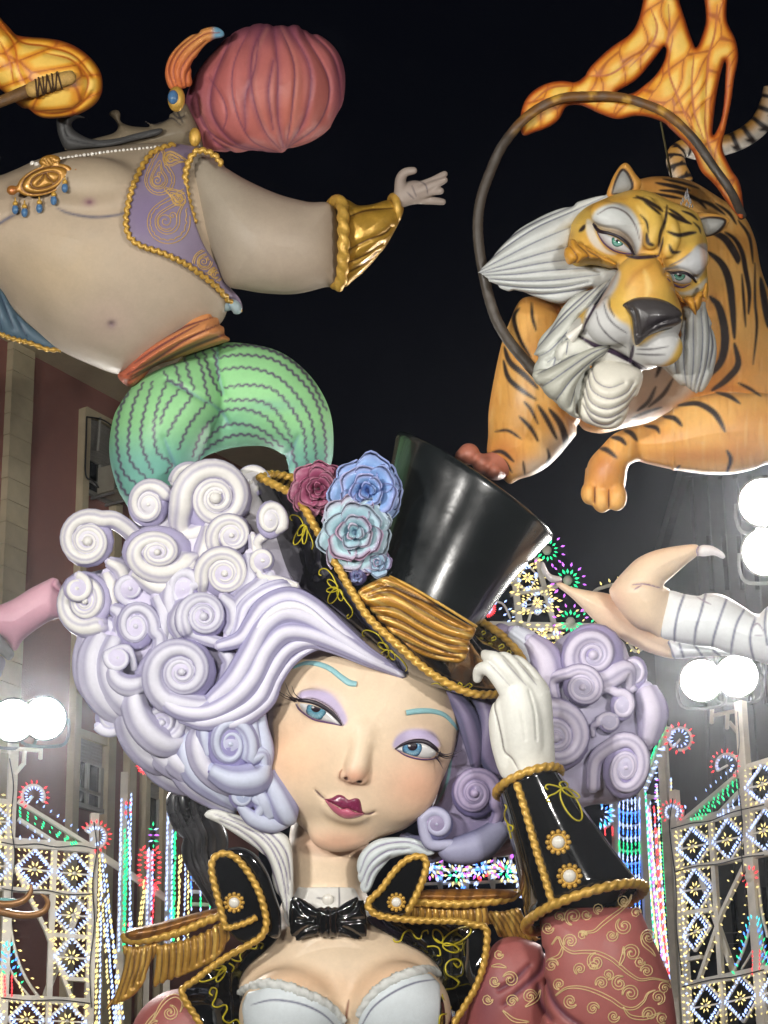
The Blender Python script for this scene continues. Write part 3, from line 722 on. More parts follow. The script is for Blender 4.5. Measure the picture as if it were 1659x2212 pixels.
# right of the face, under and behind the brim
kd = cD.k
def dc(x, y, R, z, *args, tail=(), tr=None, **kw): return curl(*cD((x, y)), R * kd, z, *args, tail=cD(list(tail)), tr=None if tr is None else tr * kd, **kw)
def right_hair():
    dc(900,250,190,-155,1,40,c=HR,tail=[(1090,430,-190),(1080,330,-170)],tr=40)
    dc(1120,345,78,-190,1,90,c=HR,sq=1.3)
    dc(845,420,122,-120,1,-150,sq=.92,rot=20,c=HR,tail=[(700,480,-150),(690,380,-140)],tr=40)
    dc(700,690,205,-110,1,-140,c=HR,tail=[(560,800,-140),(520,640,-130)],tr=50)
    dc(1055,520,75,-140,1,-110,sq=1.2,c=HR,tail=[(900,480,-160),(960,430,-150)],tr=26)
    dc(985,610,66,-140,1,180,sq=.9,c=HR,tail=[(900,680,-160),(900,630,-150)],tr=20)
    dc(1075,850,138,-125,1,-120,sq=1.38,rot=10,c=HR,tail=[(900,960,-170),(920,800,-150)],tr=50)
    dc(270,985,140,-40,-1,20,sq=1.05,c=(C(168,154,186),C(112,104,146)),tail=[(360,1180,-80),(400,1080,-60)],tr=40)  # shaded curl by the face, shade put into its darker colours
    dc(70,1150,96,-30,1,200,c=(C(172,172,198),C(112,112,154)),tail=[(230,1290,-60),(150,1260,-50),(30,1250,-40)],tr=40)  # same: darker colours carry the shade
    lock(cD([(560,170,-170),(640,260,-165),(660,360,-165),(620,460,-170)]), [20,34,36,20], HR, strands=4)
    lock(cD([(470,120,-190),(560,200,-185),(600,330,-180)]), [16,30,24], (C(206,210,222), C(168,168,196)))
    lock(cD([(1180,430,-200),(1215,560,-190),(1190,720,-200)]), [24,34,20], HR, strands=5)
    lock(cD([(300,450,-90),(350,600,-75),(340,760,-70),(400,880,-80)]), [22,30,26,16], HS, strands=5)
    lock(cD([(120,430,-60),(220,560,-60),(270,720,-60),(280,840,-70)]), [14,22,22,12], HS, strands=5)
    lock(cD([(80,1260,-60),(160,1290,-60),(300,1260,-70),(420,1160,-80)]), [14,30,36,24], (C(150,150,178), C(104,104,140)))
    lock(cD([(-110,1215,-120),(-50,1265,-115),(40,1290,-110),(130,1290,-110)]), [12,24,26,14], (C(150,150,178), C(104,104,140)), strands=4)
DRY = True; HP = []; right_hair(); DRY = False
rv = Vol(840, 1460, 1320, 1890, -420, 30, 3.6)
rv.infl(cD([(380,90),(480,110),(560,160),(640,250),(700,180),(820,110),(960,110),(1060,180),(1100,270),(1180,300),(1190,400),(1240,500),(1255,620),(1220,730),(1170,760),(1160,900),(1100,1000),(1000,1040),(850,1060),(700,1200),(500,1300),(300,1330),(100,1300),(20,1200),(60,1000),(150,700),(150,450),(300,300)]), -270, 120)
rv.infl(cD([(60,400),(330,440),(370,600),(400,800),(430,900),(470,1100),(480,1250),(300,1330),(100,1310),(-10,1290),(-10,1180),(70,1000),(100,800),(110,640),(90,540)]), -135, 62, 20)
for pts_, rad_ in HP:                      # the curls grow out of the mass with soft fillets
    m_ = np.unique(np.concatenate([np.arange(0, len(pts_), 3), [len(pts_) - 1]]))
    for i_, j_ in zip(m_[:-1], m_[1:]): rv.cone(pts_[i_], pts_[j_], rad_[i_] * .74, rad_[j_] * .74, 7.)
V, F = rv.mesh(2); col = base_col(V, C(190,184,210)); mix(col, C(140,130,162), sm(1150, 1060, V[:, 0]))  # mass darkened towards the face, shade put into the colour
strokes(col, V, [cD(x) for x in ([(150,500),(260,620),(330,780),(360,900)], [(230,500),(300,640),(370,760)], [(120,560),(220,700),(260,820)], [(1130,520),(1160,640),(1130,760)], [(1190,480),(1210,620),(1180,740)], [(520,150),(600,260),(640,330)])], C(92,84,124), 3.)
strokes(col, V, [cD(x) for x in ([(180,480),(290,650),(350,840)], [(150,700),(130,900),(70,1040)])], C(112,160,168), 3.)
hr = build('side_hair', V, F, M_HAIR, woman, col); hair_l, hair = hair, hr
right_hair()
hair = hair_l
# ------------------------------------------------------------------ jacket, collar, bow tie
REDJ = C(166, 94, 90)
jv = Vol(240, 1480, 1960, 2330, -330, 180, 4.)
jv.infl(cE([(120,1180),(150,1000),(200,890),(280,825),(370,800),(480,790),(560,850),(600,1000),(600,1180)]), -110, 110)
jv.infl(cD([(620,1640),(700,1590),(900,1535),(1110,1500),(1150,1600),(1200,1720),(1255,1840),(1310,1980),(1345,2212),(1365,2500),(640,2500),(640,2100),(635,1900),(625,1750)]), 60, 105)
jv.infl(cD([(250,1990),(330,1840),(400,1765),(480,1745),(560,1765),(640,1810),(690,1950),(700,2500),(200,2500),(220,2200)]), -50, 85, 10)
jv.ell((735, 2260, -170), (330, 170, 130), 30)
JG = [cD(x) for x in ([(640,1820),(625,1920),(560,1990),(480,2060),(430,2110)], [(655,1980),(690,2090),(760,2170),(850,2230)], [(610,2000),(620,2100),(680,2190)], [(560,1900),(480,1980),(400,2030)])]
jv.groove(JG, 6, 8)
V, F = jv.mesh(2); sj = jv.zmap()
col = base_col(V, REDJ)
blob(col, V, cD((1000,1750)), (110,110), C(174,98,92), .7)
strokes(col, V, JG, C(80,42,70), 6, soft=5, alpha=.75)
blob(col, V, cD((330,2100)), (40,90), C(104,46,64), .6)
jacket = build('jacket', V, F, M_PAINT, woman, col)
M_SCROLL = material('gold_scroll_paint', tuple(C(226, 200, 146)), .45, metal=.1, noise=.1)
def spiral(c, r, d=1, ph=0, turns=1.4, n=22):
    t = np.linspace(0, 1, n); th = math.radians(ph) + d * t * turns * 2 * math.pi; rr = r * (1 - .85 * t)
    return [(c[0] + rr[i] * math.cos(th[i]), c[1] + rr[i] * math.sin(th[i])) for i in range(n)]
def scroll(path, surf, r=1.7, off=1.0, double=4.5, sp=1):
    """two gold lines side by side like the painted vine"""
    out = []
    q = cr(np.asarray(path, float)[:, :2], n=5); q = resample(q, step=5.)
    T = np.gradient(q, axis=0); T /= np.linalg.norm(T, axis=1)[:, None] + 1e-9; N = np.stack([-T[:, 1], T[:, 0]], 1)
    w = double * np.sin(np.linspace(.25, math.pi * .95, len(q)))[:, None]
    for s_ in ((1, -1) if double else (0,)):
        p = q + N * w * s_ * .5
        out.append(sweep(np.column_stack([p, surf(p[:, 0], p[:, 1]) + off]), r * .82, 5))
    return out
def vine(items, surf, parent, k, name='gold_scroll'):
    for it in items:
        build(name, *join(scroll(it, surf, double=7.)), M_SCROLL, parent)
def rs(conv, pts): return conv(pts)
vin = [cD([(680,1790),(715,1748),(740,1800),(790,1830),(850,1828),(920,1832),(990,1862),(1040,1900),(1090,1942),(1150,1976),(1220,1970),(1300,1985)]),
       cD([(700,2060),(760,2020),(840,2018),(920,2042),(1000,2082),(1060,2122),(1120,2128),(1170,2090),(1190,2050),(1230,2030)]),
       cD([(826,1722),(900,1720),(950,1680),(1000,1640),(1050,1602),(1090,1562),(1104,1522)]),
       cD([(1156,1742),(1168,1784),(1210,1822),(1232,1852)]), cD([(1060,2122),(1100,2170),(1180,2180),(1260,2150)]),
       cD([(1040,1900),(1060,1850),(1062,1800)]), cD([(740,1800),(720,1850),(660,1870)]), cD([(360,1905),(400,1900),(440,1912)]), cD([(540,2120),(600,2080),(620,2030)]), cD([(420,2140),(480,2190),(560,2200)])]
for c_, r, d, ph in ((((780,1772)),36,1,150),(((915,1880)),46,-1,-90),(((1105,1835)),46,1,170),(((1185,1930)),32,1,180),(((1100,2050)),44,1,170),(((1245,2070)),36,-1,90),(((945,1995)),32,1,160),
        ((795,1640),46,1,100),((1065,1690),44,-1,-120),((1062,1556),28,1,60),((865,1630),24,1,0),((845,1740),22,-1,0),((1195,1750),38,1,160),((460,1975),40,1,200),((378,1985),26,1,20),((565,2065),36,-1,0),((1040,1995),40,-1,-60),((900,1905),22,-1,30),((1200,2160),36,1,150),((720,2000),28,1,90)):
    vin.append(cD(spiral(c_, r, d, ph)))
vin += [cE([(250,930),(290,862),(340,832),(372,858),(360,900)]), cE(spiral((318,902), 30, 1, -90)), cE(spiral((255,960), 26, -1, -60)), cE([(200,985),(240,930),(262,900)])]
for c_, r, d, ph in (((660,1700),30,1,0),((720,1640),26,-1,60),((930,1600),26,1,90),((1130,1620),24,-1,0),((1000,1740),30,1,-30),((680,1900),34,-1,0),((830,1920),30,1,120),((980,1950),26,-1,90),((1150,1880),26,1,0),((1280,2020),30,-1,0),((780,2090),36,1,30),((900,2130),32,-1,0),((1010,2170),30,1,0),((1270,2180),28,1,60),((340,2080),26,1,0),((470,2090),30,-1,0),((400,1840),22,1,0)):
    vin.append(cD(spiral(c_, r, d, ph)))
vine(vin, sj, jacket, 1)
# surface of everything so far, for things laid over it
class Both:
    def __init__(s, *f): s.f = f
    def __call__(s, u, v):
        r = None
        for f in s.f:
            i = np.clip(((np.asarray(u) - f.ax[0]) / (f.ax[1] - f.ax[0])).astype(int), 0, len(f.ax) - 1); j = np.clip(((np.asarray(v) - f.ay[0]) / (f.ay[1] - f.ay[0])).astype(int), 0, len(f.ay) - 1)
            inside = f.has[i, j] & (np.asarray(u) >= f.ax[0]) & (np.asarray(u) <= f.ax[-1]) & (np.asarray(v) >= f.ay[0]) & (np.asarray(v) <= f.ay[-1])
            z = np.where(inside, f(u, v), -200.); r = z if r is None else np.maximum(r, z)
        return r
def merged(u0, u1, v0, v1, st, *fs, blur=3):
    ax = np.arange(u0, u1, st); ay = np.arange(v0, v1, st); U, W = np.meshgrid(ax, ay, indexing='ij')
    z = Both(*fs)(U, W); o = Surf(ax, ay, z, z > -199); o.blur(blur); return o
chest = merged(250, 1200, 1850, 2330, 4., sf, sj, blur=10)
# bodice cups
cv = Vol(500, 1000, 2080, 2330, -160, 110, 3.)
cupL = cE([(605,820),(650,815),(720,800),(800,805),(880,835),(950,870),(1000,910),(1040,960),(1045,1120),(640,1120),(620,940)])
cupR = cE([(1085,960),(1120,880),(1170,825),(1240,780),(1320,752),(1410,745),(1425,830),(1420,950),(1400,1120),(1085,1120)])
cv.slab(cupL, sf, 7, 4); cv.slab(cupR, sf, 7, 4)
V, F = cv.mesh(2); col = base_col(V, C(214, 222, 226))
CL = [cE([(650,870),(740,850),(850,865),(940,905),(1000,960)]), cE([(1100,960),(1150,880),(1230,820),(1320,780),(1410,765)]), cE([(1050,960),(1060,1100)])]
strokes(col, V, CL, C(96,98,124), 2.2)
bodice = build('bodice', V, F, M_PAINT, woman, col); scv = cv.zmap()
rng = random.Random(5)
M_FRILL = material('white_frill', tuple(C(216, 218, 214)), .6, noise=.1, bump=.4, bscale=30)
for p in (cE([(605,818),(650,800),(710,786),(790,797),(860,822),(930,852),(990,892),(1032,940)]), cE([(1088,915),(1130,850),(1180,802),(1240,767),(1310,742),(1380,730),(1418,742)])):
    q = resample(drape(p, chest, 6), step=4.)
    def pf(s, th): return 1 + .22 * np.sin(th * 3 + s * .5) * np.sin(s * .27 + th) + .1 * np.sin(s * .9 - th * 2)
    V, F = sweep(q, 13 * np.sin(np.linspace(.35, 2.8, len(q))) ** .5, 14, pf); build('frill', V, F, M_FRILL, bodice)
# shirt collar wings
def strand_body(name, outline, zc, h, lines, c1, c2, mat, parent, step=3., flat=1., gd=5., gw=4., lw=1.8, extra=None, holes=(), wide=None):
    o = np.array(outline)[:, :2]; v = Vol(o[:, 0].min() - 15, o[:, 0].max() + 15, o[:, 1].min() - 15, o[:, 1].max() + 15, (zc if np.isscalar(zc) else -200) - h - 15, (zc if np.isscalar(zc) else 200) + h + 15, step)
    v.infl(outline, zc, h, flat=flat, holes=holes)
    if wide: v.groove(*wide)
    if lines: v.groove(lines, gw, gd)
    V, F = v.mesh(2); col = base_col(V, c1)
    if extra: extra(col, V)
    if lines: strokes(col, V, lines, c2, lw)
    return build(name, V, F, mat, parent, col), v.zmap()
def tint(rgb, a, b, axis=1, al=1.): return lambda col, V: mix(col, rgb, sm(a, b, V[:, axis]) * al)
WC = C(216, 216, 210); WL_ = C(118, 108, 138)
strand_body('shirt_collar', cE([(458,97),(490,68),(560,82),(640,108),(720,148),(790,172),(816,222),(824,320),(822,420),(805,550),(782,480),(745,392),(722,300),(682,240),(600,182),(520,130)]), -45, 26,
    [cE(x) for x in ([(500,90),(600,130),(700,190),(760,280),(790,400),(800,520)], [(560,95),(660,140),(740,210),(790,310),(805,420)], [(520,115),(620,165),(700,240),(745,340),(775,450)], [(640,118),(730,168),(795,250),(812,360)])], WC, WL_, M_PAINT, woman)
strand_body('shirt_collar', cE([(1100,400),(1082,300),(1105,240),(1165,193),(1250,183),(1330,193),(1390,228),(1406,248),(1370,262),(1300,255),(1230,272),(1170,332),(1135,405)]), -60, 24,
    [cE(x) for x in ([(1095,330),(1130,250),(1200,212),(1300,205),(1380,240)], [(1100,370),(1140,290),(1210,240),(1300,230)], [(1120,390),(1150,320),(1220,265)])], C(200,208,210), WL_, M_PAINT, woman)
nb = Vol(560, 860, 1890, 2020, -110, 60, 3.); nb.slab(cE([(796,398),(880,390),(970,388),(1060,390),(1148,398),(1150,470),(1120,545),(960,555),(800,548)]), chest, 8, 5)
V, F = nb.mesh(2); col = base_col(V, C(218,216,210)); strokes(col, V, [cE([(1010,385),(1012,440),(1010,500)]), cE([(920,432),(945,436)])], C(70,66,80), 1.6)
band = build('collar_band', V, F, M_PAINT, woman, col)
p = cE((965,440)); build('collar_button', *ball((p[0], p[1], chest(*p) + 16), (13,13,7)), M_PEARL, woman)
# bow tie
bt = Vol(600, 820, 1915, 2060, -30, 110, 3.)
bow = [cE([(812,428),(850,428),(925,478),(935,530),(930,582),(880,598),(825,614),(806,560),(804,480)]), cE([(998,482),(1050,440),(1105,420),(1122,480),(1128,560),(1122,610),(1100,612),(1040,592),(998,575)]), cE([(925,472),(1005,472),(1008,530),(1005,592),(932,592),(922,530)])]
zb = float(chest(*cE((965,520)))) + 26
bt.infl(bow[0], zb, 18); bt.infl(bow[1], zb, 18)
bt.groove([cE(x) for x in ([(830,440),(870,500),(925,520)], [(825,600),(870,560),(925,540)], [(840,520),(925,530)], [(1100,430),(1060,490),(1005,510)], [(1110,600),(1060,570),(1005,545)], [(1110,520),(1010,530)])], 4.5, 8)
bt.infl(bow[2], zb + 4, 24); bt.groove([cE([(950,475),(952,590)]), cE([(980,475),(982,590)])], 3.5, 6)
V, F = bt.mesh(2); build('bow_tie', V, F, M_BLACK, woman)
# lapels, stand collar flaps, trims
lv = Vol(370, 640, 1990, 2330, -220, 140, 3.); lv.slab(cE([(366,812),(430,755),(520,705),(600,655),(680,610),(720,578),(765,585),(740,622),(690,668),(640,712),(607,765),(602,820),(615,880),(640,960),(665,1120),(520,1120),(440,940),(395,870)]), chest, 9, 9)
V, F = lv.mesh(2); lapL = build('lapel', V, F, M_BLACK, woman); slL = lv.zmap()
lv = Vol(770, 1070, 1960, 2330, -220, 140, 3.); lv.slab(cE([(1130,505),(1200,515),(1300,527),(1450,530),(1560,545),(1608,562),(1608,640),(1590,730),(1555,820),(1510,890),(1470,960),(1440,1120),(1395,1120),(1420,950),(1427,830),(1427,740),(1395,690),(1340,650),(1270,615),(1190,570),(1130,535)]), chest, 9, 9)
V, F = lv.mesh(2); lapR = build('lapel', V, F, M_BLACK, woman); slR = lv.zmap()
def flap(outline, zc, h, flat=.35):
    o = np.array(outline); v = Vol(o[:, 0].min() - 12, o[:, 0].max() + 12, o[:, 1].min() - 12, o[:, 1].max() + 12, zc - h - 12, zc + h + 12, 3.)
    v.infl(outline, zc, h, flat=flat); V, F = v.mesh(2); return build('collar_flap', V, F, M_BLACK, woman), v.zmap()
rollo, _ = flap(cE([(520,245),(600,222),(670,255),(720,330),(750,420),(774,500),(768,590),(720,585),(700,500),(660,400),(600,300),(540,262)]), -22, 22, .7)
fl, sfl = flap(cE([(490,300),(500,268),(540,252),(590,272),(640,330),(680,405),(705,480),(712,545),(690,592),(640,620),(590,600),(555,560),(535,500),(510,400)]), -5, 14)
fr, sfr = flap(cE([(1135,450),(1185,395),(1235,325),(1285,278),(1340,262),(1368,285),(1360,345),(1330,420),(1295,485),(1240,505),(1170,503)]), -5, 14)
def zrope(path, surfs, r, parent, off=2., closed=False, zs=None):
    q = cr(np.asarray(path, float), closed, 6)
    z = zs if zs is not None else np.max([s_(q[:, 0], q[:, 1]) for s_ in surfs], 0)
    if zs is None:
        kk = np.ones(9) / 9; z = np.convolve(np.pad(z, 4, mode='edge'), kk, 'valid')
    V, F = rope(np.column_stack([q, z + off]), r, closed=closed); return build('rope_trim', V, F, M_GOLD, parent)
zrope(cE([(548,562),(532,500),(506,400),(489,320),(498,270),(540,250),(590,270),(640,330),(680,402),(703,472),(713,540),(692,590),(640,625),(560,668),(480,722),(420,770),(368,810),(388,864),(425,920),(470,1010),(520,1110)]), [sfl, chest], 7.8, lapL, 6)
zrope(cE([(548,558),(590,548),(635,532),(672,512)]), [sfl], 7, lapL, 8)
zrope(cE([(1290,490),(1325,425),(1358,345),(1368,285),(1340,262),(1285,278),(1233,328),(1182,398),(1130,452),(1150,492),(1200,510),(1300,522),(1400,526),(1500,528),(1560,542),(1612,558),(1614,630),(1598,722),(1568,802),(1520,884),(1480,955),(1450,1110)]), [sfr, chest], 7.8, lapR, 6)
def button(c, surf, r, off, parent, zf=None, nb=12, rb=None):
    z = float(surf(*c)) + off; rb = rb or r * .22
    build('button', *ball((c[0], c[1], z), (r * .55, r * .55, r * .35)), M_PEARL, parent)
    ms = [ball((c[0] + r * .86 * math.cos(a), c[1] + r * .86 * math.sin(a), z), rb, 5, 8) for a in np.arange(nb) / nb * 6.283]
    t = np.arange(24) / 24 * 6.283
    ms.append(sweep(np.column_stack([c[0] + r * .62 * np.cos(t), c[1] + r * .62 * np.sin(t), np.full(24, z - 1)]), r * .12, 6, closed=True))
    build('bead_ring', *join(ms), M_GOLD, parent)
button(cE((581,452)), sfl, 22, 3, fl); button(cE((1245,450)), sfr, 20, 3, fr, nb=12)
def braid(paths, surf, parent, r=2.0, off=2.):
    for p in paths:
        q = resample(cr(np.asarray(p, float)[:, :2], n=6), step=4.); V, F = sweep(np.column_stack([q, surf(q[:, 0], q[:, 1]) + off]), r, 6); build('braid', V, F, M_YELLOW, parent)
def loop(c, L, w, ang):
    a = math.radians(ang); t = np.linspace(0, 2 * math.pi, 20); x = L * (1 - np.cos(t)) / 2; y = w * np.sin(t)
    return [(c[0] + x[i] * math.cos(a) - y[i] * math.sin(a), c[1] + x[i] * math.sin(a) + y[i] * math.cos(a)) for i in range(20)]
braid([cE(x) for x in ([(1232,600),(1240,612),(1262,608),(1275,578),(1302,565),(1325,595),(1345,598),(1352,572),(1372,565),(1374,580)], loop((1435,620),130,26,-28), loop((1430,615),60,18,-120), loop((1435,625),70,16,20), [(1372,632),(1400,630),(1420,640),(1425,668),(1412,668)], [(1405,600),(1420,612),(1440,622)],
    [(1480,700),(1498,718),(1510,698),(1490,682),(1462,690),(1446,712),(1452,745),(1480,760),(1500,780),(1482,802),(1445,808),(1432,830),(1445,858),(1468,880),(1452,905),(1425,915),(1420,960)])], slR, lapR)
braid([cE(x) for x in ([(690,640),(700,622),(682,618),(668,640),(640,638),(618,650),(604,668),(610,690),(585,690),(570,682)], loop((545,715),120,18,152), loop((545,715),70,12,120), loop((540,720),60,12,190), [(560,700),(580,715),(572,735)],
    [(492,832),(480,820),(490,800),(510,808),(505,840),(492,870),(512,880),(545,870),(552,890),(535,925),(560,945),(590,930),(605,950),(600,980)])], slL, lapL)
# epaulettes
def epaulette(plate, rim, zrim, strands, rope_path, rz):
    o = np.array(plate); zc = float(np.mean(zrim)); v = Vol(o[:, 0].min() - 12, o[:, 0].max() + 12, o[:, 1].min() - 12, o[:, 1].max() + 12, zc - 60, zc + 60, 3.)
    v.infl(plate, zc, 40, flat=.7); V, F = v.mesh(2)
    col = base_col(V, C(150,100,40)); mix(col, C(96,58,28), .6 * (np.sin(V[:, 0] * .22 + V[:, 1] * .08) > .4)); e = build('epaulette', V, F, M_GOLDV, woman, col)
    q = cr([tuple(p) + (z,) for p, z in zip(rope_path, rz)], n=6); V, F = rope(q, 9.5); build('rope_trim', V, F, M_GOLD, e)
    for o_, zc_, ln in strands:
        def ex(col, V):
            f = noise2(V[:, 0] / 3., V[:, 1] / 30., 3); mix(col, C(228,190,100), .6 * sm(.1, .5, f)); mix(col, C(120,80,36), .6 * sm(.1, .5, -f))
        strand_body('fringe', o_, zc_, 17, ln, C(186,142,62), C(84,58,34), M_GOLDV, e, flat=.55, gd=4, gw=3, lw=1.4, extra=ex, wide=(ln, 6, 5), step=2.6)
    for a, b, cpt, z0, z1, r in ():
        q = cr([(a[0], a[1], z0), (cpt[0], cpt[1], (z0 + z1) / 2 + 4), (b[0], b[1], z1)], n=6); n = len(q)
        rad = r * np.interp(np.linspace(0, 1, n), [0, .3, .85, 1], [.75, 1, 1.1, .7]); V, F = sweep(q, rad, 12, lambda s_, th: 1 + .12 * np.cos(3 * th), flat=((0, 0, 1), .7))
        col = base_col(V, C(196,146,56)); f = rng.random(); mix(col, C(110,70,30), np.full(len(V), .45 * f)); mix(col, C(232,196,104), np.full(len(V), .5 * (f < .3)))
        build('fringe_strand', V, F, M_GOLDV, e, col)
def fan_l(top, bot, n): 
    T, B = resample(np.array(top, float), n), resample(np.array(bot, float), n); return [[tuple(T[i]), tuple(T[i] * .5 + B[i] * .5 + np.array([3., 0])), tuple(B[i])] for i in range(n)]
o1 = cE([(128,625),(190,626),(262,610),(262,660),(240,720),(205,790),(165,835),(110,865),(58,888),(88,820),(115,740),(126,680)]); o2 = cE([(262,625),(350,605),(450,570),(540,525),(566,590),(545,640),(495,692),(440,720),(370,752),(310,775),(253,797),(258,730),(264,670)])
st = [(o1, -42, fan_l(cE([(145,630),(250,618)]), cE([(78,880),(225,745)]), 6)), (o2, -22, fan_l(cE([(285,622),(545,535)]), cE([(275,790),(548,630)]), 10))]
epaulette(cE([(134,585),(160,560),(250,540),(380,505),(480,480),(548,472),(552,505),(440,540),(300,585),(180,608)]), None, (-70,-40), st,
    cE([(130,590),(150,607),(210,606),(290,592),(380,565),(460,530),(540,502)]), [-75,-60,-40,-28,-20,-14,-10])
o1 = cD([(318,1608),(420,1602),(515,1586),(545,1650),(590,1720),(628,1764),(560,1776),(480,1768),(405,1758),(370,1690)]); o2 = cD([(-90,1572),(100,1585),(250,1580),(340,1572),(352,1640),(360,1690),(240,1690),(60,1680),(-90,1680)])
st = [(o1, -62, fan_l(cD([(340,1608),(505,1590)]), cD([(420,1757),(612,1762)]), 7)), (o2, -42, fan_l(cD([(-70,1580),(335,1578)]), cD([(-80,1680),(350,1685)]), 12))]
epaulette(cD([(-100,1520),(0,1500),(100,1494),(250,1492),(400,1494),(490,1505),(502,1520),(470,1548),(380,1566),(200,1582),(0,1570),(-100,1560)]), None, (-50,-50), st,
    cD([(-110,1562),(0,1566),(100,1572),(200,1574),(300,1566),(400,1555),(470,1535),(500,1512)]), [-28,-22,-18,-16,-20,-28,-45,-62])
# cuff
def ring_loft(c0, c1, h0, h1, f0, f1, r0, r1, z0, z1, prof, ns=64):
    V = []
    for t, g in prof:
        c_ = np.array(c0) * (1 - t) + np.array(c1) * t; h = (np.array(h0) * (1 - t) + np.array(h1) * t) * g
        f = (np.array(f0) * (1 - t) + np.array(f1) * t) * g; r = (r0 * (1 - t) + r1 * t) * g; z = z0 * (1 - t) + z1 * t
        th = np.arange(ns) / ns * 2 * math.pi
        V.append(np.stack([c_[0] + h[0] * np.cos(th) + f[0] * np.sin(th), c_[1] + h[1] * np.cos(th) + f[1] * np.sin(th), z + r * np.sin(th)], 1))
    n = len(V); V = np.concatenate(V); i = np.arange(n - 1)[:, None]; j = np.arange(ns)[None]
    F = np.stack([i * ns + j, i * ns + (j + 1) % ns, (i + 1) * ns + (j + 1) % ns, (i + 1) * ns + j], -1).reshape(-1, 4)
    return V, F
class MSurf:
    def __init__(s, V, F):
        from mathutils.bvhtree import BVHTree
        s.b = BVHTree.FromPolygons([tuple(x) for x in V], [tuple(int(i) for i in f) for g in facelist(F) for f in g])
    def __call__(s, u, v):
        u = np.asarray(u, float); v = np.asarray(v, float); o = np.zeros(u.shape); last = 0.
        for i in np.ndindex(u.shape) if u.shape else [()]:
            h = s.b.ray_cast(Vector((u[i], v[i], 3000.)), Vector((0, 0, -1.)))
            if h[0] is None: h = s.b.find_nearest(Vector((u[i], v[i], last)))
            last = h[0].z; o[i] = last
        return o
q2 = lambda p: (p[0] * cD.k, p[1] * cD.k)
c0, c1 = cD((556,925)), cD((856,1590))
CF = dict(c0=c0, c1=c1, h0=q2((160,-58)), h1=q2((306,-100)), f0=q2((-5,-52)), f1=q2((-5,-72)), r0=72, r1=132, z0=75, z1=70)
V, F = ring_loft(prof=[(1.0, .9), (1.0, 1.), (.9, 1.), (.75, .985), (.6, .975), (.45, .965), (.3, .965), (.15, .98), (.05, 1.), (0., 1.02), (0., .9), (.1, .85)], **CF)
cuff = build('cuff', V, F, M_BLACK, woman); scf = MSurf(V, F)
def ring(t, g=1.0, n=90):
    V, F = ring_loft(prof=[(t, g), (t, g)], ns=n, **CF); return V[:n]
for t, g, r in ((0., 1.06, 9.5), (1., 1.03, 11)):
    q = ring(t, g); q = np.concatenate([q, q[:1]]); V, F = rope(q, r); build('rope_trim', V, F, M_GOLD, cuff)
zrope(cD([(492,930),(522,1020),(560,1150),(602,1300),(642,1430),(684,1570)]), [scf], 8.5, cuff, 3)
button(cD((715,1245)), scf, 27, 4, cuff); button(cD((775,1425)), scf, 27, 4, cuff)
braid([cD(x) for x in (loop((735,960),195,38,60), loop((735,958),105,16,28), [(735,955),(720,935),(740,922),(765,935),(760,952),(735,958),(700,985),(665,1000),(655,1025),(672,1032)], [(735,958),(700,945),(660,938),(645,952),(660,965)],
    [(430,1045),(440,1060),(430,1085),(432,1120),(450,1150),(472,1160),(470,1185),(452,1180),(445,1140),(455,1180),(465,1225)])], scf, cuff, 1.9)
# glove
gv = Vol(1015, 1215, 1395, 1720, 20, 200, 2.5)
kk = cD.k
def gd(x, y, z): return (*cD((x, y)), z)
gv.chain([gd(560,880,80), gd(545,780,90), gd(525,640,100), gd(510,520,108), gd(500,440,112)], [47,44,48,46,34], 10)
gv.chain([gd(610,860,70), gd(600,640,84), gd(580,480,92), gd(570,420,96)], [34,34,36,26], 20)
gv.chain([gd(440,870,80), gd(425,720,92), gd(420,600,100), gd(425,520,105)], [14,24,26,20], 22)
for pts, r in (([(460,460,120),(410,390,128),(350,325,126),(300,330,108),(285,375,96)], [21,17.5,15.5,13.5,10]), ([(515,430,120),(455,350,130),(385,275,126),(340,258,104),(322,240,90)], [21,18,15.5,13,7.5]),
               ([(570,430,110),(510,350,118),(440,275,112),(395,262,92)], [20,17.5,15,10]), ([(620,440,95),(570,360,100),(505,290,94),(455,272,78)], [19,16.5,13.5,9])):
    gv.chain([gd(*p) for p in pts], r, 5)
gv.groove([cD(x) for x in ([(385,470),(378,530),(395,600),(415,690),(430,760),(470,800),(505,860)], [(470,440),(520,560),(540,700)], [(560,440),(590,560),(600,700)])], 2.6, 2.6)
V, F = gv.mesh(2); col = base_col(V, C(228,228,220))
strokes(col, V, [cD([(385,470),(378,530),(395,600),(415,690),(430,760),(470,800),(505,860)])], C(120,112,110), 1.8)
strokes(col, V, [cD(x) for x in ([(345,290),(400,350),(460,415)], [(420,270),(480,340),(545,412)], [(500,290),(560,360),(600,410)])], C(168,164,166), 1.6)
build('glove', V, F, M_PAINT, woman, col)
# ================================================================== the top hat
hat = thing('top_hat', at(*cB((900,1000)), 30.5), 'tilted glossy black top hat with gold rope brim, gold band and painted roses', 'hat')
outer = [(*cB((x, y)), z) for x, y, z in [(100,305,-150),(180,345,-112),(270,392,-75),(315,445,-42),(370,540,-5),(420,625,15),(470,715,30),(520,805,42),(570,890,52),(640,1000,62),(720,1080,70),(810,1160,76),(900,1240,80),(985,1303,80),(1070,1350,74),(1150,1383,62),(1240,1392,40),(1330,1380,0),(1400,1330,-60),(1428,1260,-110),
    (1405,1200,-150),(1340,1120,-190),(1270,1065,-220),(1190,1015,-250),(1050,900,-270),(850,700,-280),(600,500,-280),(350,340,-260),(180,290,-220)]]
NF = 20
oq = np.concatenate([resample(cr(outer[:NF], n=6), 64), resample(cr(outer[NF - 1:] + outer[:1], n=6), 66)[1:-1]]); NB = len(oq)
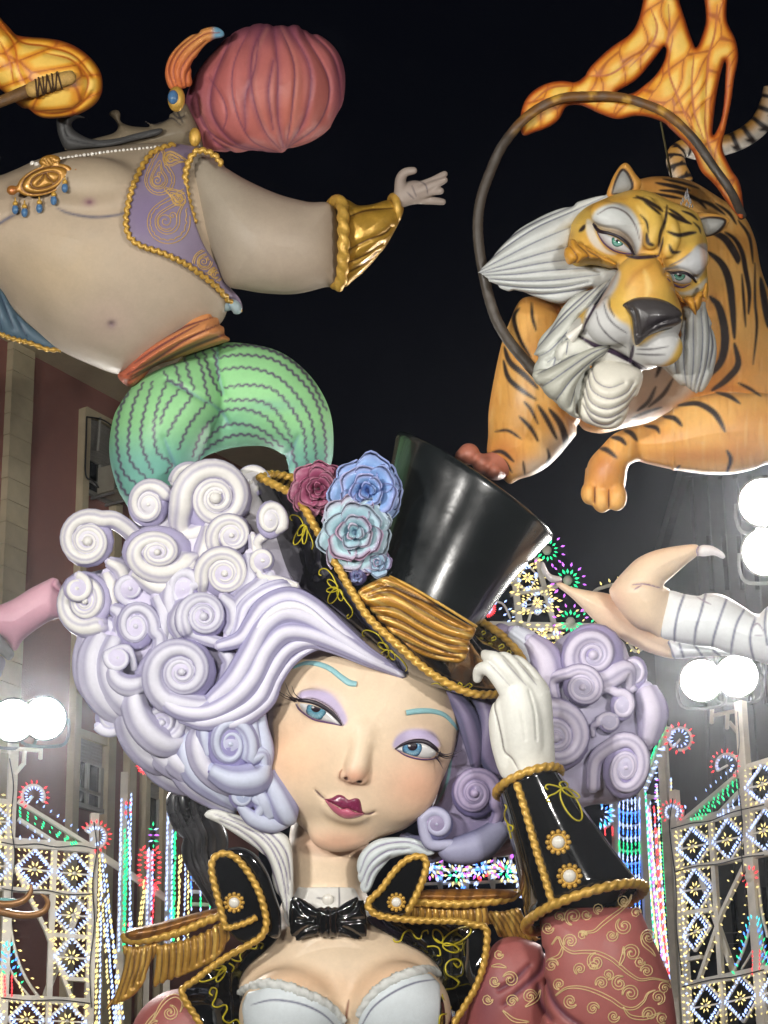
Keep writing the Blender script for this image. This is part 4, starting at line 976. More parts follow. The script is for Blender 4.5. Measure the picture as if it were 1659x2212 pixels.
par = np.concatenate([np.linspace(0, .5, 64), np.linspace(.5, 1, 66)[1:-1]])
th = math.pi - par * 2 * math.pi              # left -> front -> right -> back
bc = np.array(cB((890,975))); hw = np.array([290, 120]) * cB.k
crown_ring = np.column_stack([bc[0] + hw[0] * np.cos(th) - 0 * np.sin(th), bc[1] + hw[1] * np.cos(th) - 8 * np.sin(th), -140 + 105 * np.sin(th)])
under = [(*cB((x, y)), z) for x, y, z in [(80,390,-220),(105,450,-200),(140,540,-160),(185,640,-120),(225,740,-95),(290,840,-65),(360,880,-45),(430,925,-32),(520,1000,-20),(600,1075,-12),(680,1150,-8),(760,1228,-6),(850,1305,-6),(950,1345,-15),(1050,1372,-25),(1150,1398,-45),(1230,1402,-80),(1310,1392,-120),(1370,1340,-160),(1390,1270,-190)]]
ub = [(*cB((x, y)), z) for x, y, z in [(1390,1270,-190),(1300,1180,-240),(1100,1000,-290),(850,800,-310),(600,620,-310),(350,470,-300),(160,400,-270),(80,390,-220)]]
uq = np.concatenate([resample(cr(under, n=6), 64), resample(cr(ub, n=6), 66)[1:-1]])
rows = []
for t in np.linspace(0, 1, 9): rows.append(crown_ring * (1 - t) + oq * t + np.array([0, 0, -14]) * math.sin(t * math.pi))
for t in np.linspace(.06, 1, 9): rows.append(oq * (1 - t) + uq * t + np.array([-3, 3, 7]) * math.sin(t * math.pi) ** .7)
V = np.concatenate(rows); n = len(rows); i = np.arange(n - 1)[:, None]; j = np.arange(NB)[None]
F = np.stack([i * NB + j, i * NB + (j + 1) % NB, (i + 1) * NB + (j + 1) % NB, (i + 1) * NB + j], -1).reshape(-1, 4)
brim = build('brim', V, F, M_BLACK, hat); sbr = MSurf(V, F)
V, F = rope(np.concatenate([oq, oq[:1]]), 9.0, 19); build('rope_trim', V, F, M_GOLD, hat)
braid([cB(x) for x in ([(262,520),(252,510),(256,496),(275,493),(300,505),(318,535)], loop((325,540),65,14,120), loop((325,545),110,18,118), loop((330,545),95,12,95), [(335,560),(355,600),(368,640),(362,665)],
    [(408,795),(398,790),(402,768),(430,762),(460,790),(480,830),(490,858)], loop((490,860),65,14,-140), loop((490,862),85,20,120), loop((495,865),60,13,75), loop((492,862),58,12,170), [(500,870),(530,920),(560,960),(565,990),(545,1012),(535,1002),(545,992)],
    [(625,1100),(614,1095),(618,1075),(645,1070),(690,1090),(720,1130),(740,1160)], loop((745,1165),60,14,-150), loop((745,1170),72,18,130), loop((748,1170),55,13,60), [(755,1175),(790,1200),(820,1230),(838,1260),(830,1274)],
    [(960,1340),(990,1335),(1030,1360),(1060,1372)], [(1090,1345),(1100,1330),(1115,1345),(1100,1355),(1130,1350),(1150,1335),(1165,1348),(1150,1356)])], sbr, brim, 1.5, 1.5)
braid([cB(x) for x in ([(1210,1080),(1222,1072),(1230,1085),(1215,1090)], [(1260,1110),(1278,1100),(1282,1116),(1262,1120)], [(1296,1150),(1316,1138),(1322,1155),(1300,1162)], [(1330,1195),(1345,1170),(1358,1180),(1345,1205)], [(1360,1240),(1372,1210),(1388,1215),(1375,1240)])], sbr, brim, 1.5, 1.5)
cq = lambda p: (p[0] * cB.k, p[1] * cB.k)
V, F = ring_loft(cB((890,965)), cB((1181,338)), cq((281,120)), cq((392,264)), cq((14,-20)), cq((28,-46)), 118, 196, -130, -250,
    [(-.05, 1.), (.05, 1.), (.15, .985), (.3, .965), (.45, .955), (.6, .96), (.75, .975), (.88, .99), (.955, 1.0), (.985, .998), (1., .985), (1.006, .96), (1.01, .8), (1.012, .5), (1.012, .01)])
crown = build('crown', V, F, material('black_hat_paint', (.008, .0105, .0115), .17, coat=.5, noise=.5, nscale=1.2, bump=.15, bscale=4), hat)
# gold sash round the crown
gl = [cB(x) for x in ([(640,900),(760,880),(900,960),(1040,1040),(1160,1080)], [(620,890),(740,850),(860,890),(1000,970),(1150,1060)], [(650,950),(780,960),(900,1030),(1020,1090),(1150,1120)], [(680,990),(800,1020),(920,1090),(1040,1140),(1145,1150)], [(720,1040),(830,1080),(940,1140),(1050,1180),(1130,1185)], [(780,1100),(880,1150),(980,1190),(1100,1210)], [(720,830),(860,900),(1010,960),(1170,1052)])]
def gold_extra(col, V):
    U = V[:, 0]; mix(col, C(120,74,30), .55 * sm(-.1, .6, np.sin((V[:, 1] - .53 * U) * .33 + np.sin(U * .02) * 2))); mix(col, C(226,200,120), .45 * sm(.3, .9, np.sin((V[:, 1] - .5 * U) * .24 + 1)))
band_, _ = strand_body('hat_band', cB([(588,882),(660,830),(752,800),(850,852),(1000,942),(1130,1022),(1184,1052),(1160,1120),(1145,1185),(1105,1232),(1000,1222),(900,1192),(800,1132),(705,1032),(640,952)]), 40, 30, gl, C(190,138,52), C(72,44,18), M_GOLDV, hat, gd=7, gw=4.5, lw=2.4, flat=.6, extra=gold_extra)
V, F = sweep(cr([(*cB(p), z) for p, z in (((750,800),42),((850,848),52),((1000,936),58),((1130,1016),52),((1186,1052),38))], n=6), 3.2, 8); build('band_edge', V, F, M_GOLD, band_)
# roses: cupped petals set in rings
def rose(c, R, z, seed, cols, label, tilt=(.15, .1), n=(3, 5, 6, 7)):
    rr = random.Random(seed); root = None
    V, F = ball((*c, z - R * .25), (R * .7, R * .7, R * .5)); root = build('rose', V, F, M_PAINT, hat, base_col(V, cols[1] * .8)); tag(root, label)
    spec = [(.02, .20, .18, .60, 1.25, .10), (.10, .44, .06, .52, 1.0, .0), (.24, .74, -.04, .36, .86, -.05), (.40, 1.02, -.14, .06, .76, -.22)]
    for ring_i, cnt in enumerate(n):
        r0, r1, z0, z1, wa, droop = spec[ring_i]
        for k_ in range(cnt):
            a = 2 * math.pi * (k_ + rr.uniform(-.18, .18)) / cnt + ring_i * .7; f = rr.uniform(.9, 1.1); lift = rr.uniform(-.05, .05); tw = rr.uniform(-.12, .12); point = rr.uniform(.1, .3)
            nu, nv = 9, 8; pts = []
            for s_ in np.linspace(-1, 1, nu):
                for t in np.linspace(0, 1, nv):
                    tm = t * (1 - point * abs(s_) ** 2.2); ang = a + s_ * wa * (.55 + .45 * math.sin(math.pi * min(1, .25 + t * .6))) + tw * t
                    rad = (r0 + (r1 - r0) * tm ** 1.15 * (1 + .10 * s_ * rr.choice((0, 0)))) * f * (1 + .05 * t * math.sin(5 * s_ + k_)) + .05 * s_ * s_ * (1 - t)
                    zz = z0 + (z1 - z0) * math.sin(tm * math.pi * .5) + droop * max(0, tm - .6) * 1.6 + lift + .07 * t * math.cos(4 * s_ + k_ * 1.7 + ring_i)
                    pts.append((c[0] + R * rad * math.cos(ang), c[1] + R * rad * math.sin(ang), z + R * zz))
            P0 = np.array(pts); nrm = np.array([math.cos(a) * .8, math.sin(a) * .8, -.5]) * R * .075
            V = np.concatenate([P0, P0 + nrm]); N_ = len(P0)
            g = lambda i, j: i * nv + j
            Fq = [(g(i, j), g(i + 1, j), g(i + 1, j + 1), g(i, j + 1)) for i in range(nu - 1) for j in range(nv - 1)]
            Fs = Fq + [tuple(x + N_ for x in q_[::-1]) for q_ in Fq]
            bd = [g(i, 0) for i in range(nu)] + [g(nu - 1, j) for j in range(1, nv)] + [g(i, nv - 1) for i in range(nu - 2, -1, -1)] + [g(0, j) for j in range(nv - 2, 0, -1)]
            Fs += [(bd[i], bd[(i + 1) % len(bd)], bd[(i + 1) % len(bd)] + N_, bd[i] + N_) for i in range(len(bd))]
            t = np.tile(np.tile(np.linspace(0, 1, nv), nu), 2); s2 = np.tile(np.repeat(np.linspace(-1, 1, nu), nv), 2)
            col = base_col(V, cols[0]); mix(col, cols[1], .85 * sm(.6, .0, t)); mix(col, cols[2], np.clip(.85 * sm(.70, 1., np.maximum(t, np.abs(s2) * .95)) * (.25 + .75 * rr.random()), 0, 1)); mix(col, cols[1], np.full(len(V), .35 * rr.random()))
            build('petal', V, np.array(Fs), M_PAINT, root, col)
rose(cB((395,362)), 58, -40, 3, (C(150,72,104), C(92,34,62), C(196,140,160)), 'dark pink rose'); 
rose(cB((330,330)), 36, -75, 8, (C(142,66,98), C(96,40,66), C(180,120,146)), 'small dark pink rose half hidden', n=(3,4,5))
rose(cB((640,372)), 77, 5, 4, (C(140,176,224), C(70,104,180), C(182,178,222)), 'bright blue rose')
rose(cB((575,580)), 80, 40, 6, (C(176,210,218), C(124,160,186), C(190,120,160)), 'pale turquoise rose edged with pink')
rose(cB((690,730)), 44, 22, 9, (C(158,190,208), C(104,126,170), C(176,130,170)), 'small turquoise and violet rose bud', n=(3,4,5))
rose(cB((590,800)), 30, 30, 12, (C(140,156,194), C(96,90,142), C(160,120,166)), 'small violet rose bud by the gold band', n=(3,4))
# ================================================================== the tiger
tiger = thing('tiger_statue', at(*cI((1200,1300)), 32.5), 'giant painted tiger statue leaping through a burning hoop', 'statue')
OR = C(226,166,84); ORD = C(198,124,54); STR = C(46,36,34); YE = C(228,188,88); GR = C(208,211,208); TW = C(222,222,212)
tv = Vol(1040, 1760, 370, 1130, -730, 0, 3.4)
tv.infl(cI([(900,140),(985,108),(1060,95),(1150,100),(1260,125),(1400,210),(1525,300),(1590,430),(1625,600),(1700,800),(1780,1000),(1800,1300),(1700,1450),(1400,1420),(1150,1400),(900,1440),(760,1470),(640,1430),(560,1300),(480,1000),(420,760),(560,500),(700,300)]), -480, 230)
# left foreleg, straight down to the hat
tv.infl(cI([(350,745),(275,880),(230,1010),(190,1200),(166,1350),(163,1480),(158,1590),(205,1660),(270,1738),(330,1715),(410,1690),(500,1632),(600,1520),(655,1420),(640,1200),(580,900),(500,770)]), -330, 110, 20)
# right foreleg, bent, paw hanging
tv.infl(cI([(1290,1262),(1400,1238),(1550,1240),(1700,1280),(1800,1400),(1780,1600),(1640,1640),(1550,1672),(1400,1692),(1200,1672),(1050,1642),(955,1612),(890,1560),(900,1480),(930,1440),(1050,1400),(1200,1310)]), -180, 100, 24)
tv.infl(cI([(930,1445),(840,1470),(770,1538),(705,1612),(685,1690),(672,1780),(720,1830),(800,1840),(870,1830),(898,1740),(912,1650),(960,1600),(960,1500)]), -140, 58, 22)
for x, y, r in ((706,1790,46),(772,1822,54),(850,1812,54)): tv.ell((*cI((x, y)), -112), (r * .42, r * .55, 30), 7)
s1 = tv.zmap()
tv.groove([cI(x) for x in ([(735,1760),(733,1840)], [(808,1770),(808,1860)])], 3, 5)
tv.groove([cI(x) for x in ([(1290,1262),(1420,1245),(1560,1255)], [(640,1440),(560,1330)])], 8, 8)
V, F = tv.mesh(2); col = base_col(V, OR)
nz = noise2(V[:, 0] / 26, V[:, 1] / 26, 2); mix(col, ORD, .35 * sm(.0, .5, nz)); mix(col, C(236,188,112), .4 * sm(.0, .5, -nz)); mix(col, C(188,116,48), .28 * sm(.15, .6, noise2(V[:, 0] / 2.6, V[:, 1] / 11, 8))); mix(col, C(240,200,132), .28 * sm(.15, .6, noise2(V[:, 0] / 3.1, V[:, 1] / 13, 9)))
region(col, V, cI([(960,1130),(1070,1080),(1180,1130),(1260,1230),(1150,1320),(1000,1400),(860,1430),(880,1330)]), C(206,196,186), 14)
blob(col, V, cI((560,1560)), (34,60), C(206,200,186), .9, 35); blob(col, V, cI((430,1660)), (40,22), C(214,208,196), .7)
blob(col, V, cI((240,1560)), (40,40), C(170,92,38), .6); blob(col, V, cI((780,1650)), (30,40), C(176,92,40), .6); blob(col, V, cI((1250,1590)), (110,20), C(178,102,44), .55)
TS = [([(330,800),(300,850),(330,960),(390,1060)],5),([(395,770),(400,850),(420,920)],4),([(250,1010),(280,1090),(360,1160),(430,1230)],7),([(245,1080),(270,1170),(330,1230),(420,1290)],6),([(355,1300),(390,1340),(430,1420)],4),
      ([(330,1380),(390,1440),(430,1510)],5),([(430,1320),(480,1400),(530,1500)],6),([(490,1340),(550,1420),(580,1520),(560,1560)],8),([(200,1460),(270,1455),(340,1500)],3.5),([(185,1570),(240,1570),(300,1620)],5),([(190,1600),(250,1620),(290,1680)],4),([(480,1550),(490,1600),(470,1640)],4),([(350,1620),(360,1690)],3),
      ([(1350,390),(1430,430),(1490,520),(1500,560)],9),([(1430,395),(1480,430),(1520,500),(1540,600),(1560,720),(1555,830)],6),([(1340,500),(1410,560),(1450,650),(1470,800),(1480,960)],9),([(1350,740),(1400,800),(1430,950),(1410,1080),(1340,1170)],10),([(1480,990),(1500,1100),(1440,1180),(1360,1240)],8),([(1520,620),(1530,760),(1540,900)],3.5),([(1590,560),(1590,760),(1600,900),(1580,1100)],3.5),([(1500,330),(1560,420),(1580,560)],4),
      ([(1060,130),(1160,150),(1240,170)],5),([(1080,170),(1180,180),(1280,220),(1330,270)],5),([(1100,110),(1200,130),(1290,160)],3.5),([(1290,220),(1360,250),(1430,300)],4.5),([(1380,240),(1450,290),(1490,350)],4),([(1040,185),(1120,200),(1200,215)],4),
      ([(1180,1320),(1280,1310),(1360,1350),(1400,1400),(1430,1460)],7),([(1100,1380),(1160,1390),(1200,1430)],6),([(1000,1430),(1060,1440),(1080,1470)],5),([(890,1455),(930,1470),(960,1510)],6),([(1440,1560),(1460,1610),(1440,1680)],5),([(820,1490),(870,1500),(900,1530)],6),([(760,1550),(800,1560),(850,1600)],6),([(1380,1250),(1450,1270),(1510,1310)],5),([(1500,1200),(1560,1230),(1620,1270)],4),([(1190,1640),(1170,1660)],3),
      ([(960,1350),(1020,1300),(1060,1220)],5),([(1020,1330),(1100,1260),(1150,1180)],5),([(930,1390),(1000,1360),(1090,1330)],4),([(1060,1170),(1080,1120),(1090,1080)],5),([(1620,640),(1640,760),(1659,900)],8)]
strokes(col, V, [(cI(p), w * .95) for p, w in TS], STR, 3, soft=1.9)
strokes(col, V, [cI(x) for x in ([(735,1760),(733,1850)], [(808,1770),(808,1870)])], C(120,70,30), 2.)
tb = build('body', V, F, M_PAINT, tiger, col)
# paw on the hat
pv = Vol(960, 1120, 950, 1080, -400, -190, 3.)
for x, y, r in ((60,1580,58),(130,1630,52),(195,1670,46),(15,1590,30)): pv.ell((*cI((x, y)), -290 + x * .1), (r * .404, r * .404, 34), 6)
pv.ell((*cI((210,1640)), -300), (34,32,40), 14)
V, F = pv.mesh(2); col = base_col(V, C(168,104,84)); nz = noise2(V[:, 0] / 9, V[:, 1] / 9, 5); mix(col, C(70,44,44), .6 * sm(.1, .6, nz)); build('paw', V, F, M_PAINT, tiger, col)
# tail
q = cr([(*cG(p), z) for p, z in (((1296,790),-560),((1265,720),-570),((1262,670),-580),((1300,640),-590),((1370,650),-600),((1480,625),-600),((1560,590),-600),((1630,530),-600),((1665,450),-600),((1680,380),-600))], n=8)
rad = np.interp(np.linspace(0, 1, len(q)), [0, .3, .8, 1], [22, 20, 23, 20]); V, F = sweep(q, rad, 16)
s_ = np.repeat(np.arange(len(q)), 16); s_ = np.concatenate([s_, [0, len(q) - 1]]); f = np.sin(s_ * 1.05 + .4 * np.sin(np.arange(len(V)) * 1.7))
col = base_col(V, C(214,206,192)); mix(col, C(208,150,56), sm(10, -12, V[:, 1] - np.concatenate([np.repeat(q[:, 1], 16), q[[0, -1], 1]])) * .95); mix(col, STR, sm(.15, .4, f)); build('tail', V, F, M_PAINT, tiger, col)
V, F = sweep(np.array([(*cG((1196,528)), -300.), (*cG((1242,765)), -420.)]), 2.6, 6); build('support_rod', V, F, material('olive_rod', tuple(C(96, 92, 60)), .5), tiger)
# ---------------------------------------------------------------- head
hv = Vol(1190, 1570, 380, 830, -330, 130, 3.)
hv.infl(cI([(588,470),(600,400),(620,330),(680,265),(760,225),(850,190),(940,165),(1040,180),(1140,228),(1220,258),(1285,300),(1315,380),(1337,460),(1330,560),(1338,650),(1335,730),(1250,760),(1180,760),(1100,700),(1000,640),(860,600),(720,570),(605,580)]), -150, 120)
hv.infl(cI([(850,600),(900,555),(980,530),(1080,520),(1120,600),(1160,700),(1195,800),(1200,880),(1165,980),(1110,1080),(1020,1130),(940,1110),(880,1050),(760,990),(690,960),(665,920),(690,850),(740,760),(790,680)]), -55, 115, 18)
hv.ell((*cI((1000,680)), 10), (58,70,52), 30, rot=-18)
hv.infl(cI([(560,930),(640,840),(740,780),(850,900),(920,1050),(985,1110),(960,1170),(860,1160),(760,1120),(650,1090),(570,1040)]), -75, 78, 10)
h0 = hv.zmap()
def onh(x, y, dz): p = cI((x, y)); return (p[0], p[1], float(h0(*p)) + dz)
# brows, lids, cheek pads
hv.ell(onh(840,330,-8), (58,36,34), 14, rot=28); hv.ell(onh(1240,560,-8), (46,32,30), 14, rot=-32)
hv.chain([onh(1010,240,-4), onh(1050,350,0), onh(1030,450,4)], [16,18,16], 12); hv.chain([onh(1120,300,-6), onh(1150,420,0), onh(1120,500,4)], [14,16,14], 12)
hv.ell(onh(855,445,-14), (42,24,24), 6, rot=32); hv.ell(onh(1190,630,-14), (30,20,22), 6, rot=10)
hv.ell(onh(820,870,-10), (58,52,40), 14); hv.ell(onh(1090,1010,-14), (46,42,36), 12)
hv.groove([cI(x) for x in ([(735,350),(790,370),(860,385),(920,440),(950,510)], [(1110,600),(1180,590),(1240,610),(1280,650)], [(845,590),(800,680),(740,780),(690,870),(672,930)], [(1065,520),(1085,560),(1110,620)])], 4, 7)
hv.groove([cI(x) for x in ([(940,1000),(930,1060),(960,1120)], [(650,950),(740,1000),(830,1030),(930,1075)])], 4, 7)
V, F = hv.mesh(2); sh = hv.zmap().blur(1)
col = base_col(V, YE); nz = noise2(V[:, 0] / 16, V[:, 1] / 16, 4); mix(col, C(206,148,50), .4 * sm(.0, .5, nz)); blob(col, V, cI((1000,620)), (70,50), C(224,160,70), .7)
region(col, V, cI([(745,640),(860,600),(850,680),(800,780),(860,860),(920,900),(960,1000),(1080,930),(1195,870),(1190,960),(1130,1080),(1020,1135),(930,1110),(860,1040),(740,1000),(660,940),(680,850)]), C(200,200,198), 7)
region(col, V, cI([(720,310),(760,262),(840,240),(910,260),(960,320),(985,400),(980,470),(950,520),(930,440),(870,390),(790,370),(735,350)]), GR, 5); blob(col, V, cI((900,430)), (34,20), C(112,98,92), .7, 40); strokes(col, V, [(cI([(735,360),(800,385),(870,405),(930,460),(955,520)]), 7), (cI([(1110,600),(1180,600),(1240,615),(1280,650)]), 6)], C(128,118,112), 7, soft=5, alpha=.8); strokes(col, V, [(cI([(745,300),(820,262),(900,290),(950,360),(975,440)]), 2), (cI([(1130,575),(1200,540),(1260,500),(1320,490)]), 2)], C(120,112,112), 2)
region(col, V, cI([(1100,590),(1160,575),(1230,520),(1280,465),(1330,460),(1336,540),(1310,610),(1270,650),(1240,610),(1180,590)]), C(186,188,190), 4)
region(col, V, cI([(690,330),(720,340),(745,420),(790,480),(850,510),(800,510),(730,470),(690,400)]), C(222,214,196), 4); region(col, V, cI([(1140,690),(1200,715),(1270,690),(1330,640),(1320,680),(1260,725),(1190,725)]), C(222,214,196), 4)
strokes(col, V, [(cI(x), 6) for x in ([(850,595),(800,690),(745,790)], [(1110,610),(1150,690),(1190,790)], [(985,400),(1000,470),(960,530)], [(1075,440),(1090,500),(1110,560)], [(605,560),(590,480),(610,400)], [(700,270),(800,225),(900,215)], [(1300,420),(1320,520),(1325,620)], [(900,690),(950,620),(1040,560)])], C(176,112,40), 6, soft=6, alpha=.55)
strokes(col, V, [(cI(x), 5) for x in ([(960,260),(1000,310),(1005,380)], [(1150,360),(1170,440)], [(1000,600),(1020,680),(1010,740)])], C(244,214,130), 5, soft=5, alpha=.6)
HSK = [([(955,200),(1010,230),(1070,260),(1100,285)],5),([(1000,235),(1050,270),(1085,300)],4),([(1120,250),(1110,330),(1085,400),(1075,470)],5),([(1125,290),(1180,320),(1250,350)],6),([(1120,390),(1180,410),(1240,400),(1275,395)],6),([(1130,270),(1180,300),(1230,340)],4),([(1010,400),(1020,450),(1050,465)],6),([(1130,460),(1150,500),(1190,500)],5),([(940,210),(1000,215),(1060,250)],3),([(1200,280),(1250,300),(1285,330)],4),([(1260,340),(1290,370),(1300,400)],3),
       ([(975,300),(1010,340),(1020,400)],3),([(650,390),(668,375),(680,355)],6),([(1075,520),(1090,470),(1100,420)],3)]
strokes(col, V, [(cI(p), w * .8) for p, w in HSK], STR, 3, soft=1.7)
strokes(col, V, [(cI(p), 2.2) for p in ([(740,820),(760,890),(820,960),(900,1010)], [(780,770),(800,840),(840,890),(905,935)], [(810,745),(815,800),(840,850)], [(960,1020),(1040,1020),(1130,1005)], [(950,1045),(1030,1050),(1110,1050)])], C(60,54,62), 2, alpha=.8)
strokes(col, V, [(cI([(845,590),(800,680),(740,780),(690,870),(668,930)]), 3), (cI([(940,1000),(930,1050),(920,1080)]), 4), (cI([(650,950),(740,1000),(830,1030),(930,1085),(1020,1130)]), 5), (cI([(900,520),(960,530),(1040,525),(1075,520)]), 4)], C(56,40,60), 3)
region(col, V, cI([(540,930),(650,850),(668,930),(740,1000),(830,1030),(930,1085),(1000,1130),(980,1190),(860,1180),(700,1120),(560,1060)]), C(206,204,196), 3)
strokes(col, V, [(cI([(650,950),(740,1003),(830,1035),(930,1088),(1000,1135)]), 5)], C(60,40,66), 4)
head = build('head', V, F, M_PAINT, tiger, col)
eye(cI([(748,392),(790,404),(850,428),(900,466),(935,508),(880,498),(820,480),(775,440)]), cI((855,442)), 14, 13, 6, C(70,150,120), sh, head, cI([(745,395),(780,450),(830,490),(890,508),(930,510)]))
eye(cI([(1118,622),(1160,617),(1215,620),(1255,648),(1235,668),(1190,672),(1145,650)]), cI((1187,628)), 12.5, 11, 5.5, C(76,156,126), sh, head, cI([(1120,640),(1155,672),(1200,690),(1245,672)]))
build('eyeliner', *ribbon(cI([(722,348),(756,388),(810,400),(870,424),(915,462),(945,518)]), [2.5,5,4,4,4,2.5], sh, 2, 4.), M_LASH, head)
build('eyeliner', *ribbon(cI([(1105,606),(1150,610),(1210,610),(1250,632),(1278,664)]), [2,3,3.6,4,2], sh, 2, 4.), M_LASH, head)
# nose
nv_ = Vol(1330, 1490, 625, 770, -40, 170, 2.5)
zn = float(sh(*cI((1050,840))))
nv_.infl(cI([(880,785),(905,765),(960,742),(1040,742),(1120,765),(1190,812),(1200,850),(1185,885),(1100,915),(1020,950),(965,995),(948,990),(940,930),(930,860),(905,815)]), zn - 2, 44, flat=.7)
nv_.groove([cI([(905,790),(935,800),(955,850),(965,940)]), cI([(990,940),(1040,900),(1100,870),(1190,850)])], 4, 6)
V, F = nv_.mesh(2); col = base_col(V, C(66,62,62)); blob(col, V, cI((1080,880)), (36,22), C(26,18,28), .8); build('nose', V, F, material('nose_paint', None, .32, noise=.1), head, col)
# ears
for o, inn, zc in ((cI([(800,205),(815,130),(850,60),(885,25),(915,30),(950,80),(985,130),(960,180),(900,200)]), cI([(825,190),(845,120),(880,60),(915,90),(935,150),(900,185)]), -150),
                   (cI([(1265,295),(1330,290),(1400,298),(1450,318),(1452,345),(1420,390),(1370,420),(1315,425),(1290,380)]), cI([(1285,330),(1350,315),(1430,330),(1400,385),(1330,415)]), -170)):
    def ex(col, V, inn=inn):
        region(col, V, inn, C(150,150,146), 4)
    strand_body('ear', o, zc, 24, [inn + inn[:1]], C(206,150,70), C(50,38,34), M_PAINT, tiger, gd=4, gw=6, lw=3., extra=ex)
# ruff and beard: carved tufts
def fan_lines(bases, tip, n, bend=.0): return None
GL = C(96,98,116)
def tuft(name, outline, zc, h, lines, c1=GR, c2=GL, **kw): return strand_body(name, outline, zc, h, lines, c1, c2, M_PAINT, tiger, gd=3, gw=3, lw=1.5, wide=(lines, 8, 3.4 if name == 'beard' else 6), step=2.6, **kw)
tuft('ruff_tuft', cI([(80,608),(110,585),(180,510),(280,400),(400,325),(520,270),(660,225),(820,178),(860,200),(760,260),(650,330),(620,420),(620,500),(700,560),(860,580),(850,640),(780,690),(680,720),(560,775),(430,750),(300,720),(200,690),(130,640)]), -165, 62,
    [cI(x) for x in ([(100,605),(250,480),(420,370),(600,290),(790,205)], [(110,605),(270,520),(430,440),(600,370)], [(115,612),(280,560),(440,510),(600,470)], [(120,615),(290,590),(450,560),(610,540)], [(125,625),(300,620),(480,600),(700,585)], [(140,640),(320,655),(520,650),(760,620)], [(180,670),(350,690),(540,690),(700,660)], [(300,705),(450,725),(600,710),(720,690)], [(105,600),(260,440),(420,340),(620,255)])])
tuft('beard_tuft', cI([(850,590),(800,640),(700,690),(590,760),(500,880),(430,970),(388,1050),(420,1070),(405,1140),(440,1220),(540,1320),(640,1390),(760,1350),(720,1200),(700,1050),(690,960),(725,860),(795,740),(885,640)]), -90, 74,
    [cI(x) for x in ([(840,600),(720,720),(600,830),(480,950),(400,1045)], [(830,625),(730,760),(610,900),(500,1020),(420,1065)], [(820,650),(740,780),(650,900),(560,960)], [(790,640),(680,730),(560,840),(470,960)], [(690,860),(640,940),(580,1020),(480,1090)], [(560,970),(520,1080),(500,1180)])], C(204,206,198), GL)
tuft('whisker_lock', cI([(842,992),(800,980),(720,995),(610,1035),(490,1100),(402,1140),(420,1205),(520,1310),(600,1370),(652,1385),(640,1300),(650,1220),(690,1150),(740,1100),(800,1060)]), -10, 52,
    [cI(x) for x in ([(825,1000),(720,1040),(600,1120),(500,1190),(450,1220)], [(815,1015),(720,1080),(620,1170),(550,1260),(520,1300)], [(800,1035),(710,1110),(640,1210),(600,1330)], [(760,1080),(690,1150),(645,1250),(630,1360)], [(830,992),(700,1015),(560,1085),(430,1150)])], C(178,178,166), C(84,86,104), extra=lambda col, V: mix(col, C(104,98,88), sm(1290, 1330, V[:, 0]) * .8))
tuft('beard', cI([(690,1130),(760,1080),(850,1080),(940,1110),(990,1150),(975,1240),(930,1320),(880,1420),(810,1450),(720,1430),(650,1380),(655,1260)]), -40, 74,
    [cI(x) for x in ([(715,1120),(740,1190),(810,1225),(890,1200)], [(695,1150),(720,1240),(810,1285),(900,1255),(940,1200)], [(680,1200),(710,1300),(800,1340),(900,1300),(955,1230)], [(672,1260),(705,1350),(800,1388),(890,1345),(940,1280)], [(672,1320),(720,1400),(800,1425),(870,1385)])], C(224,220,206), C(126,120,130))
tuft('chin', cI([(560,960),(600,930),(660,950),(740,1010),(720,1050),(620,1070),(540,1090),(520,1030)]), -30, 40, [cI([(590,980),(580,1050)]), cI([(560,975),(650,940)])], TW)
tuft('cheek_tuft', cI([(1200,800),(1260,790),(1330,765),(1365,880),(1390,1000),(1372,1130),(1332,1220),(1282,1272),(1200,1220),(1110,1130),(1068,1080),(1140,1020),(1185,930)]), -120, 55,
    [cI(x) for x in ([(1330,790),(1345,950),(1330,1100),(1285,1255)], [(1300,800),(1310,950),(1300,1100),(1265,1250)], [(1260,820),(1260,950),(1260,1100),(1245,1240)], [(1220,850),(1210,980),(1210,1100),(1225,1225)], [(1190,940),(1160,1040),(1170,1150)], [(1350,900),(1365,1000),(1345,1120)])], C(190,192,188), GL)
tuft('brow_tuft', cI([(590,450),(620,430),(700,470),(800,530),(850,570),(760,550),(700,545),(605,582),(575,540),(570,490)]), -60, 36, [cI([(600,470),(640,530),(610,570)]), cI([(640,460),(700,520),(660,555)]), cI([(690,490),(760,535),(720,550)])], C(208,150,52), C(110,66,30))
tuft('brow_tuft', cI([(1155,700),(1210,730),(1275,720),(1335,660),(1337,760),(1310,760),(1290,840),(1262,850),(1225,800),(1190,770)]), -50, 36, [cI([(1200,740),(1230,790),(1262,840)]), cI([(1260,730),(1270,780),(1280,830)]), cI([(1310,700),(1310,740)])], C(204,146,52), C(110,66,30))
